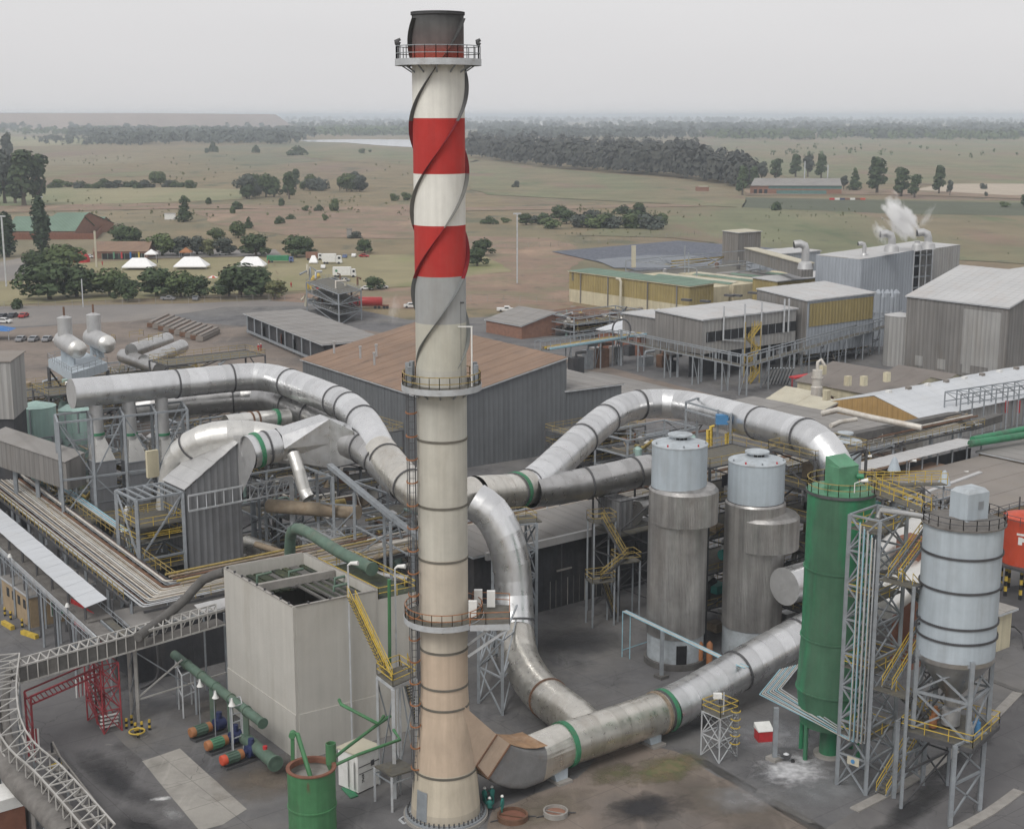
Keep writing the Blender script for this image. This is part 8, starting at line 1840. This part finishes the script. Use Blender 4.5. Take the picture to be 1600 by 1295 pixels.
belt(170, 60, 700, 350, 300, .6, 2.4, 14, 'leaf_olive', 16, 1.7, 'field_scrub')
belt(120, 740, 1400, 345, 320, .6, 2.0, 16, 'leaf_olive', 16, 1.7, 'field_scrub')
belt(130, -100, 660, 290, 240, .8, 3.5, 17, 'leaf_olive', 16, 1.6, 'field_scrub')
belt(90, 760, 1700, 400, 335, .4, 1.3, 18, 'leaf_olive', 14, 1.8, 'field_scrub')
# pale buildings scattered in the haze
XB = sorted(rw.choice((rw.uniform(300, 650), rw.uniform(745, 1600), rw.uniform(760, 1000))) for _ in range(22))
for i in range(22):
    x = XB[i]; y = rw.uniform(187, 203)
    p = W(x, y); s_ = p.y/2250; b = MB(); b.cbox((p.x, p.y), rw.uniform(4, 14)*s_, 20, 0, max(6, rw.uniform(1.2, 2.6)*s_)+14, rw.uniform(-10, 10))
    tag(b.build('distant_building', rw.choice(('white_paint', 'roof_cream', 'roof_tan'))), 'small pale building among far hazy trees, %s from the left' % ORD[i], 'building', 'pale buildings near the horizon')
mat('teal_dull', (.10, .19, .18), .8, var=.2)
# distant shed at right with green side
c = W(1172, 303, 0); L_ = 44
ds = thing('distant_shed', 'long distant shed with dark roof and teal side wall', 'building', tuple(c)); ux = vec((1, -.1, 0)).normalized(); uy = vec((.1, 1, 0)).normalized()
x1 = (W(1312, 300)-c).length*.86
strips(ds, c, c+ux*14, c+ux*14+Z*6, c+Z*6, 4, 'wall', 'brick_orange'); strips(ds, c+ux*14, c+ux*x1, c+ux*x1+Z*4, c+ux*14+Z*4, 14, 'wall', 'brick_orange'); strips(ds, c+ux*14+Z*4, c+ux*x1+Z*4, c+ux*x1+Z*6.4, c+ux*14+Z*6.4, 14, 'wall_band', 'teal_dull')
strips(ds, c-uy*1+Z*6.2, c+ux*x1-uy*1+Z*6.5, c+ux*x1+uy*14+Z*11.5, c+uy*14+ux*4+Z*11.5, 18, 'roof_sheet', 'roof_grey'); strips(ds, c+ux*20-uy*4, c+ux*(x1-12)-uy*4, c+ux*(x1-12)-uy*4+Z*3, c+ux*20-uy*4+Z*3, 8, 'front_annex', 'teal_dull')
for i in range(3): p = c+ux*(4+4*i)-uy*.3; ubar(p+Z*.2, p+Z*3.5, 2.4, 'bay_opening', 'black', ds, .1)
for x, yt in ((1292, 258), (1256, 252)): p = W(x, 300); ubar(p, p+Z*zat(yt, p.y), .8, 'mast', 'steel_light', ds)
for i in range(7): p = W(1296+8*i, 313); t = ubar(p+Z*.8, p+Z*.8+vec((3.5, 0, 0)), 2.0, 'junk_vehicle', ('red_paint', 'white_paint', 'navy', 'brick_orange', 'white_paint', 'rusty', 'red_tank')[i], None, 1.5); tag(t, '%s wreck in the line of junk before the distant shed, %s from the left' % (('red', 'white', 'dark', 'orange', 'white', 'rusty', 'red')[i], ORD[i]), 'vehicle')
t = thing('roofless_ruin', 'small ruined brick hut in the field left of the distant shed', 'ruin', tuple(W(1100, 299))); p = W(1097, 299); b = MB(); b.cbox((p.x, p.y), 10, 5, 0, 3.6, 5); b.build('wall', 'brick_orange', t); b = MB(); b.cbox((p.x+1, p.y-.2), 7, 5.2, 3.6, 4, 5); b.build('roof', 'roof_cream', t)

# ---------------------------------------------------------------- compound at the left, club house, masts
g1_ = gable('green_roof_house', 'long brick house with green roof inside the red walled compound', W(10, 374), vec((1, -.02, 0)), 34, vec((0, 1, 0)), 34, 4, 10, 'brick_orange', 'roof_green', 10)
gable('green_roof_house', 'second green roofed brick house behind the poplar', W(52, 372), vec((1, .05, 0)), 15, vec((.3, 1, 0)), 44, 4, 11, 'brick_orange', 'roof_green', 6)
gable('green_roof_house', 'small square green roofed brick house at the compound corner', W(125, 362), vec((1, .02, 0)), 11, vec((0, 1, 0)), 18, 4, 7, 'brick_orange', 'roof_green', 5)
cw = thing('compound_wall', 'red brown boundary wall around the green roofed houses', 'wall', tuple(W(80, 374))); wp = [W(-20, 375), W(150, 374), W(172, 350)]
for a_, c_ in zip(wp, wp[1:]):
    for i in range(14): p, q = a_.lerp(c_, i/14), a_.lerp(c_, (i+.98)/14); ubar(p+Z*1.5, q+Z*1.5, .3, 'wall_panel', 'brick_wall', cw, 3)
club = gable('club_house', 'low brick club house with brown tiled roof beside the tents', W(146, 404), vec((1, .02, 0)), 23, vec((0, 1, 0)), 15, 2.9, 6.5, 'brick_orange', 'roof_brown', 8)
p = W(160, 405.5); ubar(p+Z*1.3, p+vec((18, 0, 1.3)), .2, 'open_veranda', 'black', club, 2.4)
for i in range(8): ubar(p+vec((2.4*i, -.3, 0)), p+vec((2.4*i, -.3, 2.6)), .2, 'veranda_post', 'roof_green', club)
for i, (x, m) in enumerate(((177, 'green_light'), (189, 'red_paint'), (203, 'tarp_blue'), (216, 'yellow'))):
    p = W(x, 407); t = thing('feather_flag', '%s feather flag standing before the club house' % ('green', 'red', 'blue', 'yellow')[i], 'flag', tuple(p)); ubar(p, p+Z*3.6, .08, 'pole', 'steel', t); ubar(p+Z*.8+vec((.35, 0, 0)), p+Z*3.5+vec((.35, 0, 0)), .7, 'flag_cloth', m, t, .04)
for i, (x, y, yt, lb) in enumerate(((10, 448, 338, 'tall pale floodlight mast at the far left'), (67, 390, 308, 'tall floodlight mast in front of the poplar'), (808, 443, 334, 'slim floodlight mast alone right of the chimney'), (151, 418, 361, 'thick short concrete pole left of the white tents'), (130, 480, 436, 'thin wooden pole at the road before the trees'))):
    p = W(x, y); h = zat(yt, p.y); t = thing('light_mast', lb, 'mast', tuple(p)); ubar(p, p+Z*h, .7 if i in (3,) else .5 if i != 4 else .3, 'pole', 'steel_light' if i != 3 else 'roof_cream', t)
    if i < 3: ubar(p+Z*h-vec((1.4, 0, 0)), p+Z*h+vec((1.4, 0, 0)), .6, 'lamp_bar', 'steel_light', t, .5)
# tents and gazebos
def tent(label, c, w, d, h, m='tent_white', he=2.0, legs=True, ridge=.45):
    t = thing('tent', label, 'tent', tuple(c)); c = vec((c.x, c.y, 0)); X, Y_ = vec((w/2, 0, 0)), vec((0, d/2, 0)); e = [c-X-Y_, c+X-Y_, c+X+Y_, c-X+Y_]; r0, r1 = c-X*ridge+Z*h, c+X*ridge+Z*h; e = [p+Z*he for p in e]
    b = MB(); b.face([e[0], e[1], r1, r0]); b.face([e[1], e[2], r1]); b.face([e[2], e[3], r0, r1]); b.face([e[3], e[0], r0]); b.build('canopy', m, t)
    b = MB()
    for p, q in zip(e, e[1:]+e[:1]): b.face([p-Z*.4, q-Z*.4, q, p])
    b.build('valance', m, t)
    for p in e: ubar(down(p), p, .12, 'pole', 'steel_light', t)
    return t
tent('largest white marquee beside the club house, left of three', W(218, 421), 12, 8, 4.6, he=1.4); tent('middle white marquee among the front trees', W(300, 420), 13, 8, 4.8, he=1.4); tent('white marquee partly hidden behind a large tree, right of three', W(394, 419), 11, 7, 4.6, he=1.4)
tent('small white gazebo tent between club house and marquee', W(237, 405), 5, 4, 4.2, he=2.4, ridge=.05); tent('small orange yellow gazebo behind the middle marquee', W(291, 402), 5, 4, 4.2, 'orange', he=2.4, ridge=.05); tent('tiny white gazebo beside the white van', W(490, 412), 3.5, 3, 3.4, he=.8, ridge=.4)
p = W(128, 410); t = thing('inflatable_dome', 'red inflatable dome tent with white dots beside the trees', 'tent', tuple(p)); b = MB(); b.rev([(3.4, 0), (3.3, 1.5), (2.6, 3.2), (1.2, 4.3), (.1, 4.6)], (p.x, p.y), 14); b.build('shell', 'red_paint', t)
for a in (230, 270, 305): b = MB(); b.tube([(p.x+3.1*math.cos(R(a)), p.y+3.1*math.sin(R(a)), 2.2), (p.x+3.3*math.cos(R(a)), p.y+3.3*math.sin(R(a)), 2.3)], .45, 8); b.build('dot', 'white_paint', t)
p = W(333, 443); t = thing('beach_umbrella', 'pink and white striped umbrella right of the trees', 'umbrella', tuple(p))
for k in range(8):
    b = MB(); b.face([(p.x, p.y, 3.0), (p.x+2*math.cos(k*.785), p.y+2*math.sin(k*.785), 2.2), (p.x+2*math.cos(k*.785+.785), p.y+2*math.sin(k*.785+.785), 2.2)]); b.build('panel', 'white_paint' if k % 2 else 'red_tank', t)
ubar(p, p+Z*3, .08, 'pole', 'steel', t)
p = W(487, 452); t = thing('yellow_inflatable', 'yellow and red inflatable play figure on the lawn', 'inflatable', tuple(p)); b = MB(); b.tube([p, p+Z*3, p+Z*4+vec((1, 0, 0)), p+Z*5+vec((3, 0, 0))], [.6, .7, .9, .8], 8); b.build('body', 'yellow', t); b = MB(); b.tube([p+vec((2, 0, 0)), p+Z*2.6+vec((2, 0, 0))], .5, 8); b.build('leg', 'red_paint', t); b = MB(); b.tube([p-vec((1.2, 0, 0)), p-vec((1.2, 0, -3.))], .35, 8); b.build('leg', 'yellow', t)

# ---------------------------------------------------------------- vehicles
def car_proto(col, kind='car'):
    t = thing('car', 'x', 'car', (0, 0, 0)); L_, W_ = 4.3, 1.75
    b = MB(); prof = [(-2.15, .35), (-2.15, .8), (-1.3, .95), (-.7, 1.42), (.9, 1.45), (1.6, 1.0), (2.15, .9), (2.15, .35)]
    if kind == 'pickup': prof = [(-2.4, .4), (-2.4, .95), (-1.5, 1.05), (-.9, 1.6), (.35, 1.6), (.4, 1.1), (2.5, 1.1), (2.5, .4)]
    n = len(prof); b.face([(x, -W_/2, z) for x, z in prof]); b.face([(x, W_/2, z) for x, z in prof][::-1])
    for i in range(n): (x0, z0), (x1, z1) = prof[i], prof[(i+1) % n]; b.face([(x0, -W_/2, z0), (x0, W_/2, z0), (x1, W_/2, z1), (x1, -W_/2, z1)])
    b.build('body', col, t)
    b = MB(); b.face([(-1.22, -.78, 1.0), (-1.22, .78, 1.0), (-.74, .7, 1.41), (-.74, -.7, 1.41)]); 
    for v in range(len(b.v)): b.v[v] = (b.v[v][0]-.03, b.v[v][1], b.v[v][2]+.02)
    b.build('windscreen', 'glass_dark', t)
    for s_ in (-1, 1): b = MB(); y = s_*(W_/2+.012); b.face([(-1.1, y, .98), (.9 if kind == 'car' else .25, y, .98), (.7 if kind == 'car' else .2, y, 1.36), (-.7, y, 1.36)]); b.build('side_window', 'glass_dark', t)
    if kind == 'car': b = MB(); b.face([(1.0, -.7, 1.43), (1.0, .7, 1.43), (1.58, .75, 1.05), (1.58, -.75, 1.05)]); b.build('rear_window', 'glass_dark', t)
    for x in (-1.35, 1.35):
        for s_ in (-1, 1): b = MB(); b.tube([(x, s_*.7, .33), (x, s_*.9, .33)], .33, 12); b.build('wheel', 'rubber', t)
    return t
mat('car_white', (.66, .66, .65), .35, var=.03, bump=0); mat('car_silver', (.32, .33, .35), .35, .5, var=.03, bump=0); mat('car_dark', (.05, .055, .065), .35, var=.03, bump=0); mat('car_red', (.35, .03, .03), .35, var=.03, bump=0); mat('car_blue', (.12, .17, .34), .35, var=.03, bump=0)
protos = {}
def car(col, x, y, ang, label, kind='car', group=None, s=1.):
    k = (col, kind); p = W(x, y)
    if k not in protos:
        protos[k] = t = car_proto('car_'+col, kind); t.location = p; t.rotation_euler = (0, 0, R(ang)); t['label'] = label; t.scale = (s,)*3
        if group: t['group'] = group
    else:
        t = dup(protos[k], p, R(ang), label, None, s)
        if group: t['group'] = group
        elif 'group' in t: del t['group']
    return t
car('white', 643, 481, 184, 'white hatchback driving on the road left of the chimney', s=1.15)
car('white', 790, 487, 178, 'white pickup truck on the road right of the chimney', 'pickup', s=1.1)
car('dark', 4, 497, 80, 'dark blue car parked at the left edge behind the bush'); car('dark', 20, 496, 82, 'dark car parked between blue and red cars'); car('red', 37, 496, 85, 'red car parked under the dark bush'); car('white', 6, 505, 170, 'white car parked below the dark parked cars at left', s=1.1)
for i, x in enumerate((33, 53, 74, 92)): car(('silver', 'silver', 'silver', 'white')[i], x, 533, 85, '%s car in the row beside the blue shade roof, %s from the left' % (('silver', 'silver', 'silver', 'white')[i], ORD[i]), group='cars beside the blue shade')
p = W(-2, 530); t = thing('shade_roof', 'blue shade cloth roof over parking bays at the left edge', 'canopy', tuple(p)); b = MB(); b.hexa([(p.x-10, p.y-3, 3), (p.x+4, p.y-3, 2.6), (p.x+4, p.y+3, 2.6), (p.x-10, p.y+3, 3), (p.x-9, p.y-1, 3.6), (p.x+1, p.y-1, 3.6), (p.x+1, p.y+1, 3.6), (p.x-9, p.y+1, 3.6)]); b.build('cloth', 'tarp_blue', t)
for dx in (-8, 0, 3.5): ubar((p.x+dx, p.y-2, 0), (p.x+dx, p.y-2, 3), .12, 'post', 'steel_light', t)
for i, (c, x, y, a, lb, kd) in enumerate((('white', 349, 399, 175, 'white van at the edge of the track behind the marquees', 'car'), ('blue', 539, 403, 90, 'blue car parked on the lawn edge', 'car'), ('white', 553, 402, 90, 'white car parked between blue and red cars', 'pickup'), ('red', 569, 402, 170, 'red car parked under the round tree', 'car'), ('white', 573, 453, 170, 'white car under the small tree, left one', 'car'), ('white', 597, 451, 200, 'white car under the small tree, right one', 'car'), ('silver', 263, 469, 175, 'silver car parked under the front shade trees', 'pickup'), ('silver', 306, 469, 95, 'silver car in the shade of the fourth dark tree', 'car'), ('white', 400, 456, 150, 'white car peeping right of the largest dark tree', 'car'), ('white', 140, 403, 175, 'white car beside the red dome tent', 'car'), ('silver', 538, 440, 175, 'silver car below the white box truck, right', 'car'), ('dark', 522, 440, 175, 'dark car below the white box truck, left', 'car'), ('white', 180, 404, 178, 'white car parked under the club house veranda', 'car'), ('white', 505, 420, 95, 'white pickup near the small white gazebo', 'pickup'), ('white', 272, 343, 10, 'white vehicle alone in the brown field', 'pickup'), ('white', 160, 456, 178, 'white car glimpsed between the front shade trees', 'car'))): car(c, x, y, a, lb, kd)
def truck(label, c, L_, H_, m, cab='car_white', cablen=1.8):
    t = thing('truck', label, 'truck', tuple(c)); b = MB(); b.box(vec((c.x-L_/2, c.y, 0)), vec((1, 0, 0)), L_, vec((0, 1, 0)), 2.4, .9, H_); b.build('cargo_box', m, t)
    b = MB(); x0 = c.x+L_/2+.15; b.hexa([(x0, c.y+.1, .6), (x0+cablen, c.y+.1, .6), (x0+cablen, c.y+2.3, .6), (x0, c.y+2.3, .6), (x0, c.y+.1, H_*.82), (x0+cablen*.8, c.y+.1, H_*.82), (x0+cablen*.8, c.y+2.3, H_*.82), (x0, c.y+2.3, H_*.82)]); b.build('cab', cab, t)
    ubar((x0+cablen*.3, c.y+.07, H_*.62), (x0+cablen*.75, c.y+.07, H_*.62), .05, 'side_window', 'glass_dark', t, H_*.22)
    for x in (c.x-L_/2+1, c.x-L_/2+2.1, x0+cablen*.45): b = MB(); b.tube([(x, c.y-.02, .5), (x, c.y+.3, .5)], .5, 12); b.build('wheel', 'rubber', t); 
    return t
t = truck('white box truck with small green mark on the lawn', W(534, 434), 6.8, 3.9, 'white_paint'); p = W(534, 434); b = MB(); b.tube([(p.x-2, p.y-.02, 2.6), (p.x-2, p.y-.05, 2.6)], .5, 10); b.build('door_mark', 'green_light', t)
truck('green covered trailer behind the right marquee', W(434, 411), 9, 3.0, 'green', 'car_blue'); truck('cluster of white caravans right of the tents', W(514, 413), 5.6, 4.2, 'white_paint', 'white_paint', 2.4); truck('red vending trailer left of the white caravans', W(487, 407), 5, 3.4, 'brick_orange', 'car_white')
p = W(572, 482); t = thing('tank_trailer', 'dark red road tanker parked behind the loading structure', 'truck', tuple(p)); b = MB(); b.tube([(p.x-6, p.y, 2.2), (p.x-5.8, p.y, 2.2), (p.x+5, p.y, 2.2), (p.x+5.2, p.y, 2.2)], [1.2, 1.5, 1.5, 1.2], 18); b.build('tank', 'car_red', t); b = MB(); b.bar((p.x-6, p.y, .95), (p.x+7.2, p.y, .95), 2, .4); b.build('chassis', 'brick_wall', t)
for x in (-5, -3.8, 3, 4.2, 5.8, 6.8): b = MB(); b.tube([(p.x+x, p.y-1.2, .5), (p.x+x, p.y-.8, .5)], .5, 10); b.build('wheel', 'rubber', t)
c = W(266, 343); t = thing('white_cabin', 'small white cabin in the brown field', 'cabin', tuple(c)); b = MB(); b.cbox((c.x, c.y), 6, 3, 0, 3.2, 3); b.build('body', 'white_paint', t); b = MB(); b.cbox((c.x, c.y), 6.4, 3.4, 3.2, 3.5, 3); b.build('roof', 'roof_pale', t)
c = W(546, 372); t = thing('stone_hut', 'small grey hut beside a bush above the lawn', 'hut', tuple(c)); b = MB(); b.cbox((c.x, c.y), 2.4, 2.4, 0, 4.4, 0); b.build('body', 'concrete', t); b = MB(); b.cbox((c.x, c.y), 2.8, 2.8, 4.4, 4.7, 0); b.build('roof', 'roof_tan', t)
# fences
fn = thing('road_fence', 'thin wire fence with posts along the road before the lawn', 'fence', tuple(W(400, 475)))
fp = [W(-20, 486), W(200, 478), W(470, 470)]; 
for a_, c_ in ((W(-20, 483), W(470, 470)), (W(660, 470), W(890, 474)), (W(756, 390), W(860, 386)), (W(860, 386), W(1085, 368)), (W(1085, 368), W(1220, 384))):
    n = int((c_-a_).length/5); b = MB()
    for i in range(n+1): p = a_.lerp(c_, i/n); b.bar(p, p+Z*2.2, .1)
    for z_ in (.7, 1.4, 2.1): b.bar(a_+Z*z_, c_+Z*z_, .035)
    tag(b.build('wire_mesh', 'concrete', fn), kind='stuff')

# ---------------------------------------------------------------- people
def person(label, loc, ang, pose='stand', cloth='teal_paint', helmet='white_paint', s=1.0):
    """one continuous skinned body; joints laid out as connected edges"""
    t = thing('person', label, 'person', (0, 0, 0)); t.rotation_euler = (0, 0, R(ang)); t.scale = (s, s, s)
    J = {'pel': (0, 0, .95, .15), 'belly': (0, -.01, 1.12, .145), 'chest': (0, -.01, 1.34, .165), 'neck': (0, -.01, 1.5, .06), 'headb': (0, -.02, 1.58, .08), 'head': (0, -.03, 1.68, .1), 'crown': (0, -.02, 1.76, .07)}
    for sx, sd_ in ((-1, 'l'), (1, 'r')):
        st_ = .1 if pose == 'stand' else .13
        J['hip'+sd_] = (sx*.1, 0, .88, .1); J['kne'+sd_] = (sx*st_, -.04, .48, .07); J['ank'+sd_] = (sx*st_, .02, .09, .05); J['toe'+sd_] = (sx*st_*1.1, -.15, .05, .045)
        J['sho'+sd_] = (sx*.19, 0, 1.42, .075); J['elb'+sd_] = (sx*.25, .02 if pose != 'reach' else -.18, 1.14 if pose != 'reach' else 1.28, .05); J['wri'+sd_] = (sx*.24, -.1 if pose != 'reach' else -.42, .9 if pose != 'reach' else 1.3, .038); J['han'+sd_] = (sx*.23, -.14 if pose != 'reach' else -.5, .82 if pose != 'reach' else 1.32, .036)
    if pose == 'sit':
        for k in J: x, y, z, r = J[k]; J[k] = (x, y, z-.42, r)
        for sx, sd_ in ((-1, 'l'), (1, 'r')): J['kne'+sd_] = (sx*.15, -.45, .5, .075); J['ank'+sd_] = (sx*.15, -.5, .09, .05); J['toe'+sd_] = (sx*.16, -.66, .05, .045); J['wri'+sd_] = (sx*.17, -.3, .62, .04); J['han'+sd_] = (sx*.15, -.38, .6, .036)
    E_ = [('pel', 'belly'), ('belly', 'chest'), ('chest', 'neck'), ('neck', 'headb'), ('headb', 'head'), ('head', 'crown')]
    for d_ in 'lr': E_ += [('pel', 'hip'+d_), ('hip'+d_, 'kne'+d_), ('kne'+d_, 'ank'+d_), ('ank'+d_, 'toe'+d_), ('chest', 'sho'+d_), ('sho'+d_, 'elb'+d_), ('elb'+d_, 'wri'+d_), ('wri'+d_, 'han'+d_)]
    ks = list(J); me = bpy.data.meshes.new('body'); me.from_pydata([J[k][:3] for k in ks], [(ks.index(a), ks.index(c)) for a, c in E_], []); me.materials.append(MATS[cloth])
    o = bpy.data.objects.new('body', me); sc.collection.objects.link(o); o.parent = t
    md_ = o.modifiers.new('skin', 'SKIN'); md_.use_smooth_shade = True
    for i, k in enumerate(ks): sv = me.skin_vertices[0].data[i]; sv.radius = (J[k][3]*1.3, J[k][3]*1.3); sv.use_root = (k == 'pel')
    o.modifiers.new('sub', 'SUBSURF').levels = 1; o.modifiers['sub'].render_levels = 1
    hx, hy, hz = J['head'][:3]
    b = MB(); b.rev([(.085*math.sin(math.pi*k/8)+.001, hz-.02-.11*math.cos(math.pi*k/8)) for k in range(9)], (hx, hy-.025), 12, capt=False); b.build('face', 'skin', t)
    b = MB(); b.rev([(.15, hz+.02), (.135, hz+.06), (.12, hz+.13), (.06, hz+.18), (.005, hz+.19)], (hx, hy+.005), 14); b.build('hard_hat', helmet, t)
    for sx, d_ in ((-1, 'l'), (1, 'r')):
        x, y, z = J['han'+d_][:3]; b = MB()
        b.tube([(x, y+.02, z+.04), (x, y, z-.03)], [.035, .04], 8)
        for q in range(4): b.tube([(x-.03+.02*q, y-.005, z-.02), (x-.03+.02*q, y-.02, z-.07), (x-.03+.02*q, y-.045, z-.1+.01*abs(q-1.5))], .009, 5)
        b.tube([(x-sx*.04, y-.01, z+.01), (x-sx*.055, y-.04, z-.04)], .01, 5); b.build('hand', 'skin', t)
    t.location = loc; return t
mat('overall_green', (.03, .17, .145), .85, var=.15); mat('shirt_white', (.6, .6, .6), .85, var=.1); mat('trouser_dark', (.03, .03, .04), .85, var=.1); mat('shirt_red', (.4, .04, .04), .85, var=.1)
person('worker in green overalls with his back to the chimney, left of the huddle', W(757, 1259), 140, 'stand', 'overall_green')
person('worker in green overalls in the middle of the huddle, reaching forward', W(769, 1257), 200, 'reach', 'overall_green')
person('worker in green overalls seated low in front of the huddle', W(765, 1268), 175, 'sit', 'overall_green')
person('worker in green overalls standing apart at the right of the huddle', W(785, 1272), 250, 'stand', 'overall_green')
pp = V(190, 752, 184.5); person('person in a white shirt and hard hat on the filter deck', vec((pp.x, 186, 7.02)), 200, 'stand', 'shirt_white')
for i, (x, y, c_, hm, lb) in enumerate(((455, 449, 'shirt_red', 'shirt_red', 'person in red standing alone on the lawn'), (336, 450, 'shirt_white', 'trouser_dark', 'person in white under the striped umbrella'), (420, 412, 'shirt_red', 'trouser_dark', 'person in red before the green trailer'), (246, 412, 'trouser_dark', 'trouser_dark', 'person in dark clothes right of the small white gazebo'), (160, 415, 'shirt_red', 'trouser_dark', 'person in red walking left of the largest marquee'), (404, 549, 'shirt_red', 'white_paint', 'worker in red beside the long shed, left of the pair'), (408, 548, 'shirt_red', 'white_paint', 'worker in red beside the long shed, right of the pair'))):
    person(lb, W(x, y), 40*i, 'stand', c_, hm, 1.05)
